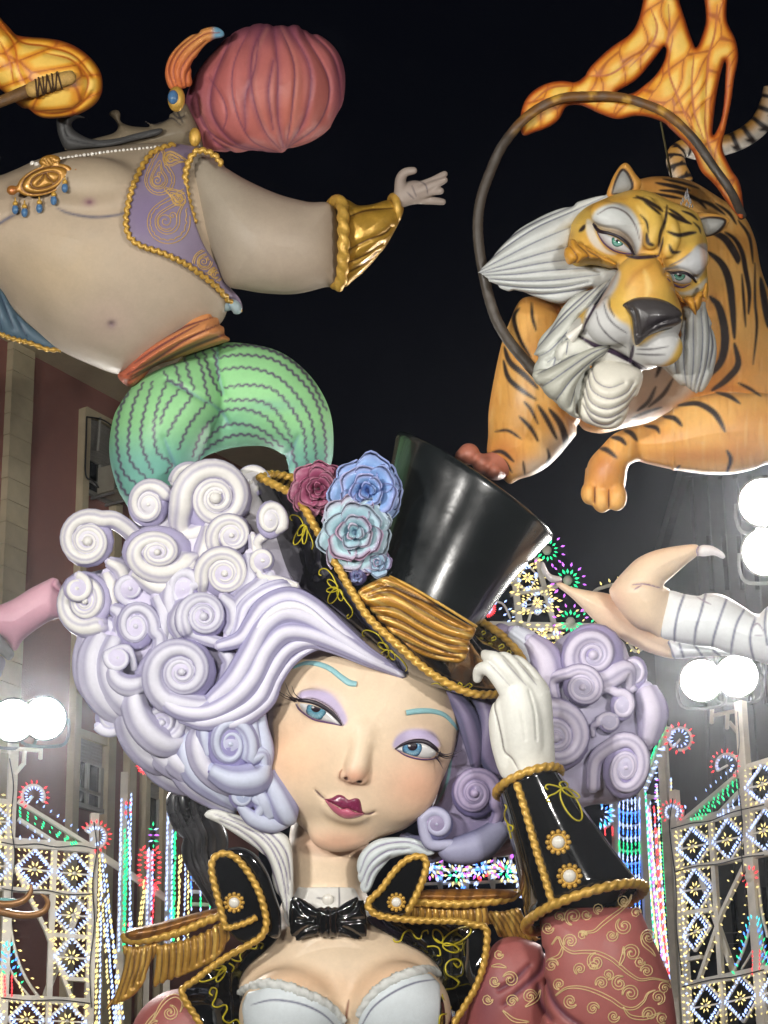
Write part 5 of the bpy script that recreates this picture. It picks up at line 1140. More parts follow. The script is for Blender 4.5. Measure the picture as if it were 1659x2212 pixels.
# upper fang and a glittering crest
V, F = sweep(cr([(*cI((600,960)), 5.), (*cI((640,920)), 12.), (*cI((668,885)), 16.)], n=6), np.linspace(13, 2, 13), 10); build('fang', V, F, M_PEARL, head)
ms = []
for k_ in range(9):
    x, y, hh, w = [(1195,235,10,5),(1205,215,14,6),(1220,190,22,7),(1228,178,26,7),(1235,205,18,7),(1245,225,14,6),(1255,250,10,5),(1225,240,12,8),(1240,250,10,6)][k_]
    c_ = cI((x, y)); z = float(sh(*cI((1225,260)))) + 10 + (k_ % 3) * 3
    V = np.array([(c_[0] - w * .5, c_[1] + hh * .3, z), (c_[0] + w * .5, c_[1] + hh * .3, z), (c_[0], c_[1] + hh * .3, z + w), (c_[0], c_[1] + hh * .3, z - w), (c_[0], c_[1] - hh * .35, z), (c_[0], c_[1] + hh * .7, z)])
    ms.append((V, np.array([(0,2,4),(2,1,4),(1,3,4),(3,0,4),(2,0,5),(1,2,5),(3,1,5),(0,3,5)])))
build('crest', *join(ms), material('glitter_silver', (.62, .62, .64), .2, metal=.35, noise=.3, nscale=40), tiger, smooth=False)

# ================================================================== burning hoop
hoop = thing('flaming_hoop', at(*cG((980,700)), 31.8), 'thin dark hoop wrapped in painted orange flames around the tiger', 'hoop')
hp = [(1548,935),(1500,830),(1420,715),(1330,590),(1220,492),(1100,440),(1000,417),(880,415),(780,422),(690,456),(612,510),(560,565),(500,650),(450,765),(420,855),(406,950),(410,1060),(430,1180),(455,1290),(490,1390),(545,1480),(620,1570),(720,1680)]
q = cr([(*cG(p), -250 if i == 0 else (-199 if i < 12 else -225)) for i, p in enumerate(hp)], n=8)
V, F = sweep(q, np.interp(np.arange(len(q)), [0, len(q)], [9.5, 12.5]), 14, lambda s, t: 1 + .05 * np.sin(s * .23) * np.cos(t) + .03 * np.sin(s * .6 + 2 * t))
col = base_col(V, C(70,62,54)); n_ = noise2(V[:, 0] / 8, V[:, 1] / 8, 7); mix(col, C(124,84,40), sm(300, 250, V[:, 1]) * .9); mix(col, C(208,160,64), sm(.15, .5, n_) * .8 * sm(300, 250, V[:, 1])); mix(col, C(100,94,88), .5 * sm(.1, .6, -n_))
build('ring', V, F, M_PAINT, hoop, col)
def voro(U, W, cell, seed, sx=1., sy=1.):
    """distance to the cell borders of a jittered grid"""
    x, y = U / (cell * sx), W / (cell * sy); ix, iy = np.floor(x).astype(int), np.floor(y).astype(int)
    d1 = np.full(U.shape, 9.); d2 = np.full(U.shape, 9.)
    for a in (-1, 0, 1):
        for b in (-1, 0, 1):
            cx, cy = ix + a, iy + b; h = np.sin(cx * 127.1 + cy * 311.7 + seed) * 43758.5; g = np.sin(cx * 269.5 + cy * 183.3 + seed) * 24634.6
            px, py = cx + (h - np.floor(h)), cy + (g - np.floor(g)); d = np.hypot(x - px, y - py)
            d2 = np.where(d < d1, d1, np.minimum(d2, d)); d1 = np.minimum(d1, d)
    return d2 - d1
def flame_paint(outline, holes, cell=50, seed=1, sx=.75, sy=1.9, rot=.35):
    polys = [cr(outline, True, 5)] + [cr(h, True, 5) for h in holes]
    def ex(col, V):
        d = poly_sdf(polys, V[:, 0], V[:, 1]); U, W = V[:, 0], V[:, 1]
        u2 = U * math.cos(rot) + W * math.sin(rot) + 14 * np.sin(W * .021 + U * .01) + 5 * np.sin(W * .06); w2 = -U * math.sin(rot) + W * math.cos(rot)
        e = voro(u2, w2, cell, seed, sx, sy)
        mix(col, C(248,184,62), sm(4, 16, d)); mix(col, C(252,214,110), sm(.2, .5, e) * sm(8, 20, d) * .7)
        mix(col, C(226,138,40), sm(.4, .05, e) * .7); mix(col, C(164,72,26), sm(.10, .02, e) * .75); mix(col, C(120,48,24), sm(7, 0, d) * .8); mix(col, C(190,84,30), .5 * sm(.35, .1, e) * sm(14, 4, d))
    return ex
fo = cG([(598,584),(590,500),(618,420),(680,370),(760,348),(840,350),(900,280),(980,205),(1060,150),(1098,90),(1120,0),(1130,-90),(1260,-90),(1275,0),(1300,80),(1330,170),(1350,205),(1375,150),(1392,80),(1385,0),(1380,-90),(1490,-90),(1482,0),(1482,90),(1518,170),(1530,250),(1512,350),(1502,430),(1475,560),(1462,640),(1500,730),(1540,800),(1552,945),(1500,900),(1430,800),(1370,740),(1330,650),(1250,570),(1200,525),(1100,500),(1010,515),(930,490),(850,455),(790,460),(760,510),(720,545),(650,572)])
fh = [cG([(1005,398),(1090,345),(1160,265),(1212,205),(1200,280),(1110,380),(1050,408)]), cG([(1420,585),(1430,460),(1450,340),(1476,262),(1472,400),(1455,520)])]
strand_body('flame', fo, -240, 36, [cG(x) for x in ([(1150,30),(1180,120),(1150,200),(1060,290)], [(1230,20),(1230,150),(1180,300),(1130,400)], [(1250,150),(1230,300),(1270,420),(1330,560)], [(1340,230),(1330,360),(1340,480),(1380,600)], [(1440,20),(1430,140),(1400,260),(1390,420)], [(880,330),(980,320),(1080,250)], [(640,440),(720,380),(820,370)], [(1390,430),(1390,560),(1430,720),(1480,820)])], C(196,92,28), C(190,104,50), M_PAINT, hoop, flat=.75, gd=4, gw=7, lw=2.5, holes=fh, extra=flame_paint(fo, fh))
# ================================================================== the turbaned fire-eater
man = thing('fire_eater_statue', at(*cH((900,760)), 32.), 'giant bare-bellied fire-eater statue with pink turban, purple vest and green striped trousers', 'statue')
GS = C(182,163,140); GSD = C(142,134,122)
ZT = -330
gv = Vol(-160, 540, 285, 835, -580, -60, 4.)
gv.infl(cF([(-290,760),(-150,745),(-20,760),(60,735),(160,690),(270,656),(430,640),(620,618),(760,616),(870,640),(950,690),(1000,800),(1010,1000),(985,1180),(1000,1270),(960,1390),(900,1420),(820,1470),(700,1540),(600,1600),(512,1618),(390,1575),(260,1513),(160,1430),(60,1335),(0,1245),(-120,1150),(-300,1100)]), ZT, 190)
# breast
gv.ell((*cF((390,800)), ZT + 120), (118, 62, 70), 18, rot=4)
gv.groove([cF([(-20,985),(30,945),(80,920)])], 5, 8)
sg0 = gv.zmap()
gv.ell((*cF((482,1400)), float(sg0(*cF((482,1400)))) + 4), (5, 5, 10), 5, op='d')
V, F = gv.mesh(2); sg = gv.zmap().blur(2)
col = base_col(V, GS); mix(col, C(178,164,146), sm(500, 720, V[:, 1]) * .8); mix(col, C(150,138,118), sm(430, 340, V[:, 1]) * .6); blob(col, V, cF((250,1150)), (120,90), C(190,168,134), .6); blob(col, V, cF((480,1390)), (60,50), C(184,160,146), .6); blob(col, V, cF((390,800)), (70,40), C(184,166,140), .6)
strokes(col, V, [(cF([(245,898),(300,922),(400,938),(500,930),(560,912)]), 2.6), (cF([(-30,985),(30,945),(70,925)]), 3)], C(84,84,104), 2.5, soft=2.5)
blob(col, V, cF((385,873)), (13,9), C(150,112,118), .9); blob(col, V, cF((387,874)), (5,4), C(116,78,92), .9); blob(col, V, cF((482,1400)), (9,9), C(120,98,104), .9)
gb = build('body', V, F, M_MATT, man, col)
# arm and hand
av = Vol(390, 760, 325, 660, -480, -60, 4.)
av.infl(cF([(840,680),(880,668),(960,715),(1060,775),(1200,838),(1330,872),(1440,888),(1470,1050),(1468,1222),(1400,1242),(1280,1270),(1150,1268),(1050,1252),(980,1232),(925,1130),(872,1000),(835,850),(822,740)]), -260, 125)
V, F = av.mesh(2); col = base_col(V, C(172,156,138)); mix(col, C(150,142,126), sm(620, 430, V[:, 0]) * .6); build('arm', V, F, M_MATT, man, col)
hv2 = Vol(845, 975, 350, 465, -330, -170, 2.2)
def gg(x, y, z): return (*cG((x, y)), z)
hv2.ell(gg(125,832,-250), (38,26,24), 0, rot=-8); hv2.ell(gg(75,860,-250), (18,18,18), 12)
for pts, r in (([(75,830,-245),(72,775,-232),(92,745,-222),(128,737,-215)], [15,11,9,8]), ([(150,810,-240),(205,785,-235),(262,752,-240)], [12,9,7]), ([(155,825,-232),(215,800,-222),(262,778,-224)], [11,9,7]),
               ([(165,840,-236),(215,825,-226),(245,825,-215)], [11,9,7.5]), ([(160,860,-246),(205,866,-242),(254,872,-248)], [11,8.5,7])):
    hv2.chain([gg(*p) for p in pts], r, 5)
V, F = hv2.mesh(1); col = base_col(V, C(158,144,134)); strokes(col, V, [cG(x) for x in ([(150,780),(180,800),(190,840)], [(100,830),(130,860)], [(120,800),(140,850)])], C(92,80,84), 1.4); build('hand', V, F, M_MATT, man, col)
# gold forearm cuff
gc, _ = strand_body('forearm_cuff', [(735,440),(775,444),(805,441),(838,432),(866,438),(870,462),(838,525),(806,566),(768,602),(736,610)], -255, 70, [[(750,470),(790,455),(850,450)], [(745,545),(790,520),(830,505),(845,490)], [(745,570),(790,550),(825,525)], [(750,590),(785,570),(815,545)]], C(178,138,52), C(92,62,26), M_GOLDV, man, gd=5, gw=5, lw=2.)
q = cr([(722,437,-250),(738,440,-205),(742,520,-170),(738,602,-205),(724,610,-250),(708,520,-330),(712,460,-300)], True, 8); q = np.concatenate([q, q[:1]]); V, F = rope(q, 13, 30); build('rope_trim', V, F, M_GOLD, gc)
t = np.linspace(0, 2 * math.pi, 40); V, F = sweep(np.column_stack([852 + 7 * np.cos(t) + 9 * np.sin(t) * .3, 449 + 24 * np.sin(t), -250 + 24 * np.cos(t)])[:-1], 9, 10, closed=True); build('bracelet', V, F, M_GOLD, man)
# vest
M_VEST = material('vest_paint', None, .5, noise=.06)
ve = Vol(255, 560, 300, 690, -480, -60, 3.)
both = merged(250, 560, 290, 700, 4., sg, av.zmap(), blur=6)
vo = cF([(690,642),(760,622),(850,640),(822,680),(803,760),(812,850),(842,960),(882,1060),(932,1135),(985,1230),(1036,1290),(1046,1342),(1000,1302),(940,1232),(860,1172),(800,1132),(700,1086),(610,1056),(563,1020),(548,960),(558,880),(580,800),(618,720),(655,665)])
ve.slab(vo, sg, 8, 8); V, F = ve.mesh(2); sv = ve.zmap()
col = base_col(V, C(136,122,144)); blob(col, V, cF((640,950)), (50,60), C(122,104,142), .7); vest = build('vest', V, F, M_VEST, man, col)
def scallop(path, surf, parent, r=5.4, off=5, wob=3.2, per=15.):
    q = resample(cr(np.asarray(path, float)[:, :2], n=6), step=2.5); T = np.gradient(q, axis=0); T /= np.linalg.norm(T, axis=1)[:, None] + 1e-9
    s_ = np.arange(len(q)) * 2.5; w = np.abs(np.sin(s_ * math.pi / per)) * wob * 2 - wob
    p = q + np.stack([-T[:, 1], T[:, 0]], 1) * w[:, None]; z = surf(q[:, 0], q[:, 1]); z = np.convolve(np.pad(z, 6, mode='edge'), np.ones(13) / 13, 'valid')
    V, F = sweep(np.column_stack([p, z + off]), r * (.75 + .3 * np.abs(np.sin(s_ * math.pi / per))), 9); return build('scalloped_trim', V, F, M_GOLD, parent)
scallop(cF([(755,625),(690,645),(652,668),(615,722),(578,802),(556,882),(546,962),(562,1022),(610,1060),(700,1090),(800,1137),(860,1177),(940,1240),(1000,1308),(1040,1345)]), sv, vest)
scallop(cF([(955,715),(935,680),(890,655),(850,655),(822,690),(803,760),(812,850),(842,960)]), both, vest, 6)
def paisley(c, R, rot, d=1):
    out = []
    for s_, wob in ((1., 0), (.84, .05), (.58, 0), (.46, 0)):
        t = np.linspace(0, 2 * math.pi, 48); r = R * s_ * (.62 + .10 * np.cos(t)); x = r * np.cos(t); y = r * np.sin(t)
        pull = np.exp(-((t - 1.5 * math.pi) / .55) ** 2); x = x + d * pull * R * s_ * .55; y = y - pull * R * s_ * .75
        if wob: x = x * (1 + wob * np.sin(t * 18)); y = y * (1 + wob * np.sin(t * 18))
        out.append(np.column_stack([x, y]))
    out.append(np.array(spiral((0, 0), R * .26, d, 30, 1.8))); out.append(np.array(spiral((R * .14, -R * .22), R * .12, -d, 0, 1.4)))
    a = math.radians(rot); M = np.array([[math.cos(a), -math.sin(a)], [math.sin(a), math.cos(a)]])
    return [[(c[0] + p[0], c[1] + p[1]) for p in (o @ M.T)] for o in out]
pz = poly_sdf
M_PAIS = material('gold_paisley_paint', tuple(C(204, 166, 96)), .5, metal=.1, noise=.08)
vpoly = cr(vo, True, 5); ms = []
for c_, R, rot, d in ((cF((715,955)),74,20,1),(cF((680,780)),52,-15,1),(cF((880,1130)),44,30,1),(cF((735,680)),26,80,1),(cF((925,1185)),26,30,1),(cF((770,860)),26,-30,-1)):
    for o in paisley(c_, R, rot, d):
        o = resample(np.array(o), step=3.); ok = poly_sdf([vpoly], o[:, 0], o[:, 1]) > 5
        runs = np.split(np.arange(len(o)), np.where(np.diff(ok.astype(int)) != 0)[0] + 1)
        for r_ in runs:
            if len(r_) > 3 and ok[r_[0]]: ms.append(sweep(np.column_stack([o[r_], sv(o[r_, 0], o[r_, 1]) + .6]), 1.1, 5))
build('paisley_pattern', *join(ms), M_PAIS, vest, kind='stuff')
# lining of the vest behind
lin = cF([(840,1180),(900,1200),(960,1260),(1030,1300),(1046,1345),(1020,1360),(985,1345),(950,1352),(905,1320),(870,1300),(845,1240)])
strand_body('vest_lining', lin, -300, 24, [cF([(870,1200),(900,1290)]), cF([(920,1225),(960,1330)]), cF([(970,1270),(1000,1345)])], C(150,168,172), C(84,108,124), M_VEST, man)
lin = cF([(-160,1180),(-40,1200),(10,1250),(60,1335),(130,1405),(225,1475),(262,1508),(200,1505),(130,1478),(60,1460),(0,1440),(-160,1420)])
o_, sl_ = strand_body('vest_lining', lin, -430, 24, [cF([(0,1270),(60,1420)]), cF([(-30,1290),(10,1430)]), cF([(70,1370),(120,1460)])], C(86,112,130), C(40,60,86), M_VEST, man)
q = cr([(*cF(p), -418) for p in [(-150,1425),(-20,1438),(30,1455),(80,1470),(130,1482),(200,1508),(262,1512)]], n=8); V, F = sweep(q, 5 + 1.6 * np.sin(np.arange(len(q)) * 1.6), 8); build('scalloped_trim', V, F, M_GOLD, o_)
# pearls and medallion
q = resample(cr([(*cF(p), 0) for p in ((262,686),(340,674),(450,658),(560,646),(660,636),(755,622))], n=8)[:, :2], 30)
for i, p in enumerate(q):
    r = np.interp(i, [0, 30], [5.2, 3.2]) * (1 if i % 2 == 0 else .72); build('pearl', *ball((*p, float(sg(*p)) + 5), r, 6, 10), M_PEARL, man)
for p in cF([(140,706),(158,710)]): build('pearl', *ball((*p, float(sg(*p)) + 5), 6, 6, 10), M_PEARL, man)
mv = Vol(5, 190, 330, 450, -420, -80, 2.5); zc = float(sg(*cF((200,780)))) + 10
mv.ell((*cF((195,778)), zc), (64, 31, 12), 0, rot=-19); mv.ell((*cF((330,748)), zc), (14,12,9), 5, rot=-20); mv.ell((*cF((52,822)), zc), (12,11,9), 5)
mv.ell((*cF((215,695)), zc - 2), (24, 13, 9), 3, rot=-8)
e_ = lambda f: [(cF((195,778))[0] + f * 64 * math.cos(a) * math.cos(-.33) - f * 31 * math.sin(a) * math.sin(-.33), cF((195,778))[1] + f * 64 * math.cos(a) * math.sin(-.33) + f * 31 * math.sin(a) * math.cos(-.33)) for a in np.linspace(0, 6.283, 24)]
mv.groove([e_(.82), e_(.5), cF([(160,800),(185,765),(195,745),(210,770),(232,790)]), cF([(195,690),(210,710)]), cF([(220,685),(232,705)])], 2.4, 5)
V, F = mv.mesh(1); col = base_col(V, C(176,128,54)); strokes(col, V, [e_(.82), e_(.5), cF([(160,800),(185,765),(195,745),(210,770),(232,790)])], C(96,58,24), 2); blob(col, V, cF((330,748)), (14,12), C(180,104,52), .9); blob(col, V, cF((52,822)), (12,12), C(180,104,52), .9)
med = build('medallion', V, F, M_GOLDV, man, col)
M_BLUE = material('blue_enamel', tuple(C(78, 118, 160)), .15, coat=.6, noise=.05)
for x, y in ((66,905),(106,918),(170,900),(232,866),(280,812)):
    p = cF((x, y)); z = float(sg(*p)) + 12
    d = build('blue_drop', *ball((p[0], p[1], z), (7.5, 11, 7.5)), M_BLUE, man); build('drop_cap', *join([ball((p[0], p[1] - 13, z), (6, 6, 6), 6, 10), sweep(np.array([(p[0], p[1] - 14, z), (p[0], p[1] - 26, z)]), 2., 6)]), M_GOLD, d)
# sash
sl2 = cF([(508,1618),(540,1562),(640,1470),(760,1395),(880,1338),(930,1345),(968,1415),(1000,1476)]) + cH([(995,120),(900,150),(760,200),(650,255),(575,318),(530,300)])
strand_body('sash', sl2, -330, 150, [cF(x) for x in ([(530,1600),(640,1500),(780,1420),(920,1370)], [(545,1620),(660,1560),(800,1470),(950,1400)], [(560,1630),(700,1560),(850,1490),(975,1440)], [(580,1570),(700,1490),(860,1400)])] + [cH([(560,290),(680,220),(820,150),(980,90)])], C(206,138,84), C(118,62,58), M_MATT, man, step=4, gd=7, gw=6, lw=2.6, extra=lambda col, V: mix(col, C(190,92,72), sm(430, 280, V[:, 0]) * .8))
# trousers
pv = Vol(220, 740, 720, 1130, -620, -80, 4.)
pv.infl(cH([(560,330),(620,275),(760,215),(900,200),(965,330),(962,430),(905,530),(855,640),(790,720),(720,860),(600,900),(540,815),(508,757),(478,650),(472,560),(490,450),(520,390)]), -330, 130)
pv.infl(cH([(760,225),(900,145),(1000,126),(1150,146),(1250,190),(1340,270),(1400,360),(1432,450),(1441,550),(1434,640),(1405,690),(1330,720),(1245,695),(1226,620),(1170,582),(1100,573),(1000,582),(900,612),(850,640),(850,540),(880,400)]), -390, 120, 14)
PC = [cH(x) for x in ([(900,380),(960,430),(990,480)], [(720,290),(800,330),(900,390)], [(710,540),(740,620),(770,690)], [(1240,690),(1260,600),(1290,530)], [(1220,640),(1250,600)], [(940,150),(940,240),(965,350)])]
pv.groove(PC, 6, 7)
V, F = pv.mesh(2); col = base_col(V, C(142,202,140)); mix(col, C(116,176,160), sm(900, 1010, V[:, 1])); blob(col, V, cH((1000,480)), (60,30), C(118,178,150), .7); blob(col, V, cH((1180,400)), (60,14), C(112,172,146), .6)
strokes(col, V, PC, C(104,140,160), 3, soft=3, alpha=.7)
def wav(p, amp=3.0, per=17.):
    q = resample(cr(np.asarray(cH(p), float), n=8), step=2.2); T = np.gradient(q, axis=0); T /= np.linalg.norm(T, axis=1)[:, None]; s_ = np.arange(len(q)) * 2.2
    return q + np.stack([-T[:, 1], T[:, 0]], 1) * (np.sin(s_ * 2 * math.pi / per) * amp)[:, None]
PS = [[(560,330),(515,430),(505,560),(530,680),(590,740)],[(620,300),(575,400),(555,540),(565,640),(640,720)],[(660,295),(630,400),(610,500),(615,580),(660,690)],[(720,295),(680,400),(665,500),(680,600),(740,650),(715,690)],[(775,330),(720,400),(690,480)],[(830,360),(770,440),(720,530)],[(895,385),(820,480),(770,590)],[(960,425),(880,500),(830,620)],
      [(945,190),(1050,180),(1180,200),(1280,270),(1360,370),(1400,500),(1410,640)],[(950,245),(1060,235),(1180,265),(1270,340),(1340,450),(1360,560),(1370,670)],[(970,320),(1080,310),(1180,330),(1250,400),(1310,500),(1320,600),(1330,670)],[(970,378),(1080,375),(1160,395),(1220,460),(1260,540)],[(960,420),(1060,415),(1150,450),(1200,510),(1250,560)],[(880,560),(960,490),(1050,480),(1140,510),(1220,580)],[(960,145),(1100,140),(1250,200),(1340,290),(1410,420)],
      [(710,250),(730,290),(790,320),(830,360)],[(755,215),(770,270),(790,315)],[(800,195),(815,260),(840,330)],[(845,175),(875,250),(890,330),(915,385)],[(880,160),(900,240),(930,310),(960,355)],[(920,145),(935,220),(945,290)],[(850,640),(900,580),(1000,530),(1100,530),(1180,570)],[(1260,560),(1270,630),(1290,680)],[(500,680),(530,760),(570,800)]]
strokes(col, V, [(wav(p, 2.2), 2.6) for p in PS], C(88,78,102), 2.6, soft=1.2, taper=.3, smooth=1)
build('trousers', V, F, M_MATT, man, col)
# head thrown back: chin, moustache, turban
FCC = C(124,112,92)
strand_body('face', cF([(285,650),(300,625),(400,600),(490,575),(510,545),(490,512),(470,495),(478,480),(505,474),(520,490),(522,525),(570,545),(650,548),(622,530),(628,518),(660,528),(720,508),(745,478),(810,448),(862,560),(872,640),(750,650),(600,660),(420,668)]), -400, 60, [cF([(620,525),(680,535),(740,510),(780,540)]), cF([(740,480),(770,510),(800,500)]), cF([(760,470),(790,530)])], FCC, C(52,48,50), M_MATT, man)
strand_body('moustache', cF([(245,545),(250,492),(290,478),(340,495),(382,515),(342,510),(310,532),(325,565),(400,602),(500,597),(600,572),(697,553),(690,582),(600,604),(480,632),(380,640),(290,648),(258,600)]), -330, 26, [cF([(270,520),(290,590),(380,620),(500,612),(640,578)])], C(66,66,66), C(28,28,30), M_MATT, man)
V, F = ball((*cF((842,592)), -315), (13, 21, 9), 8, 14); build('earring', V, F, M_GOLD, man)
TL = [cF(x) for x in ([(1225,640),(1200,500),(1200,300),(1180,100)], [(1235,640),(1260,480),(1270,280),(1200,100)], [(1245,635),(1320,500),(1340,300),(1240,105)], [(1240,640),(1380,530),(1420,350),(1300,125)], [(1215,650),(1140,560),(1090,400),(1090,230),(1140,110)], [(1205,660),(1080,600),(1010,440),(1010,280),(1080,120)], [(1195,662),(1020,620),(920,500),(920,360),(1000,160)], [(1100,655),(980,620),(880,540),(850,420)], [(1000,655),(920,600),(870,500)], [(960,570),(980,500),(960,420),(900,330)], [(1180,560),(1160,400),(1180,260)], [(1440,540),(1470,420),(1440,250),(1340,140)], [(1060,560),(1060,420),(1100,300),(1120,150)])]
def turb(col, V):
    r = np.hypot(V[:, 0] - 575, V[:, 1] - 200); mix(col, C(124,66,88), sm(470, 400, V[:, 0]) * .9); mix(col, C(118,62,94), sm(120, 50, V[:, 1]) * .7); mix(col, C(128,68,98), sm(700, 740, V[:, 0]) * .7); blob(col, V, cF((1230,480)), (100,100), C(194,112,92), .7); strokes(col, V, [(q_, 7.) for q_ in TL[::2]], C(122,66,94), 7., soft=6, alpha=.5); strokes(col, V, [(np.array(q_) + 7, 5.) for q_ in TL[1::3]], C(212,140,124), 5., soft=5, alpha=.45)
turban, _ = strand_body('turban', cF([(800,445),(828,355),(880,270),(940,200),(1010,140),(1090,107),(1180,95),(1280,105),(1380,150),(1450,210),(1486,290),(1491,380),(1475,470),(1430,550),(1350,610),(1250,645),(1200,667),(1100,657),(1000,660),(900,650),(868,630),(858,570),(830,520)]), -420, 165, TL, C(186,106,104), C(132,72,92), M_MATT, man, step=3.5, gd=4, gw=4.5, lw=1.8, extra=turb, wide=([cF(x) for x in ([(1205,500),(1215,300),(1185,110)], [(1300,520),(1310,300),(1230,110)], [(1120,560),(1050,400),(1060,200)], [(940,600),(900,440),(950,250)], [(1400,500),(1410,320),(1320,150)])], 17, 7))
fe, _ = strand_body('plume', cF([(742,392),(716,345),(715,290),(740,230),(800,168),(870,127),(930,115),(966,135),(966,160),(920,172),(872,212),(838,270),(826,322),(830,362),(800,388)]), -300, 32, [cF(x) for x in ([(770,385),(750,300),(790,220),(880,150),(950,140)], [(790,385),(780,310),(820,240),(890,175)], [(755,385),(730,300),(770,215),(860,140)], [(805,380),(805,320),(840,260)])], C(212,118,66), C(150,70,48), M_MATT, man, gd=5, gw=4, extra=lambda col, V: (mix(col, C(224,166,92), sm(150, 80, V[:, 1]) * .6), mix(col, C(110,160,186), sm(452, 468, V[:, 0]))))
bro = build('brooch', *ball((*cF((762,428)), -270), (19, 28, 14), 10, 18), M_GOLD, man); build('brooch_gem', *ball((*cF((748,420)), -260), (12, 16, 10), 8, 14), M_BLUE, man)

# ================================================================== torch
torch = thing('torch', at(*cF((60,430)), 31.), 'painted burning torch with a bandaged head and bulging yellow flame', 'torch')
tf = cF([(-200,20),(-60,40),(0,75),(40,105),(80,150),(130,160),(200,165),(280,180),(350,215),(410,270),(440,330),(440,400),(410,452),(350,490),(280,508),(200,512),(150,495),(80,455),(20,400),(-60,350),(-200,300)])
strand_body('flame', tf, -230, 85, [cF(x) for x in ([(0,110),(60,190),(80,300),(110,360)], [(20,90),(90,180),(200,200),(320,240),(400,330)], [(0,180),(40,260),(60,360)], [(200,230),(310,260),(380,340),(360,430)], [(120,470),(220,490),(320,470),(400,400)])], C(226,150,40), C(196,104,30), M_PAINT, torch, gd=5, gw=6, lw=2.4, extra=flame_paint(tf, [], 60, 3, 1.6, .7, -.3))
q = cr([(*cF(p), -150) for p in ((-120,490),(0,440),(130,388))], n=6); V, F = sweep(q, np.linspace(11, 15, len(q)), 10); build('handle', V, F, material('torch_wood', tuple(C(104, 74, 40)), .6, noise=.3, nscale=12, bump=.5), torch)
q = cr([(*cF(p), -142) for p in ((118,396),(200,365),(320,330))], n=8); V, F = sweep(q, np.interp(np.linspace(0, 1, len(q)), [0, .1, .9, 1], [12, 18, 17, 12]), 12, lambda s, t: 1 + .06 * np.sin(s * .6)); build('bandage', V, F, material('torch_cloth', tuple(C(190, 152, 84)), .7, noise=.25, nscale=14, bump=.6), torch)
for i in range(9):
    p0 = q[4 + i] if 4 + i < len(q) else q[-1]; t = np.linspace(-.2, 3.4, 14); a = .3 * math.sin(i * 2.1)
    V, F = sweep(np.column_stack([p0[0] + 6 * np.cos(t) * a * 2 + (t - 1.5) * 1.6, p0[1] - 19 * np.cos(t), p0[2] + 19 * np.sin(t)]), 1.7, 6); build('cord', V, F, material('torch_cord', tuple(C(70, 46, 26)), .7), torch)

# ================================================================== acrobat
acro = thing('acrobat_statue', at(1600, 1330, 31.), 'painted acrobat statue flying feet first in white striped shorts', 'statue')
LG = C(232,206,176)
av = Vol(1200, 1800, 1150, 1460, -420, -60, 3.)
av.infl(cL([(415,590),(470,592),(540,622),(640,642),(740,658),(830,700),(930,800),(1080,900),(1110,940),(1128,1028),(1000,1005),(870,950),(760,880),(680,830),(600,750),(520,672),(455,622)]), -300, 55)
av.infl(cL([(748,655),(772,598),(830,530),(900,462),(980,420),(1070,395),(1180,378),(1252,376),(1262,400),(1252,440),(1190,490),(1110,562),(1060,610),(1100,645),(1090,760),(1050,905),(980,880),(900,852),(810,760)]), -220, 66, 8)
av.groove([cL([(880,610),(950,605),(1050,632)])], 3, 5)
V, F = av.mesh(2); col = base_col(V, LG); blob(col, V, cL((775,700)), (30,40), C(214,166,142), .6); blob(col, V, cL((900,860)), (60,20), C(206,164,142), .5, 30); strokes(col, V, [cL([(880,608),(950,603),(1040,625)]), cL([(890,635),(930,612)])], C(128,92,124), 1.6); build('legs', V, F, M_PAINT, acro, col)
SHL = [cL(x) for x in ([(1090,640),(1060,720),(1042,800),(1040,900)], [(1180,660),(1145,760),(1125,860),(1122,930)], [(1300,660),(1275,760),(1245,860),(1236,955)], [(1425,680),(1385,790),(1350,900),(1338,965)], [(1525,745),(1480,830),(1455,930),(1445,1005)], [(1590,790),(1560,880),(1560,960),(1580,1045)], [(1650,740),(1640,840),(1655,950)], [(1085,930),(1120,1028)], [(1150,945),(1175,1025)], [(1245,965),(1280,1012)], [(1345,985),(1380,1012)])]
sv_ = Vol(1410, 1800, 1260, 1460, -430, -60, 3.)
sv_.infl(cL([(1080,925),(1200,940),(1350,965),(1470,1010),(1400,1015),(1250,1022),(1122,1030),(1098,980)]), -290, 55)
sv_.infl(cL([(1090,640),(1180,660),(1260,671),(1300,656),(1380,660),(1450,690),(1530,740),(1600,777),(1660,730),(1800,660),(1900,800),(1900,1100),(1700,1075),(1560,1035),(1440,1005),(1340,965),(1240,955),(1120,930),(1040,900),(1045,790),(1065,700)]), -220, 80, 6)
V, F = sv_.mesh(2); col = base_col(V, C(226,230,232)); strokes(col, V, SHL, C(124,128,148), 2.8, taper=.1); strokes(col, V, [cL(x) for x in ([(1250,675),(1290,700),(1330,720)], [(1560,860),(1600,830),(1640,880)], [(1580,900),(1630,900)])], C(150,140,160), 1.6); build('shorts', V, F, M_PAINT, acro, col)
for o, z in ((cL([(1250,412),(1270,382),(1300,378),(1345,386),(1400,420),(1416,450),(1395,458),(1350,438),(1300,444),(1258,440)]), -220), (cL([(352,482),(370,474),(382,500),(410,545),(465,560),(476,580),(430,598),(395,580),(362,535)]), -300)):
    strand_body('shoe', o, z, 15, [], C(226,222,222), C(150,140,150), M_PAINT, acro, step=2.5)
V, F = sweep(cr([(*cL(p), -205) for p in ((1262,385),(1250,410),(1258,442))], n=5), 2., 6); build('shoe_strap', V, F, material('mauve_strap', tuple(C(150, 128, 140)), .5), acro)
V, F = sweep(cr([(*cL(p), -285) for p in ((415,596),(440,592),(474,586))], n=5), 2., 6); build('shoe_strap', V, F, MATS['mauve_strap'], acro)

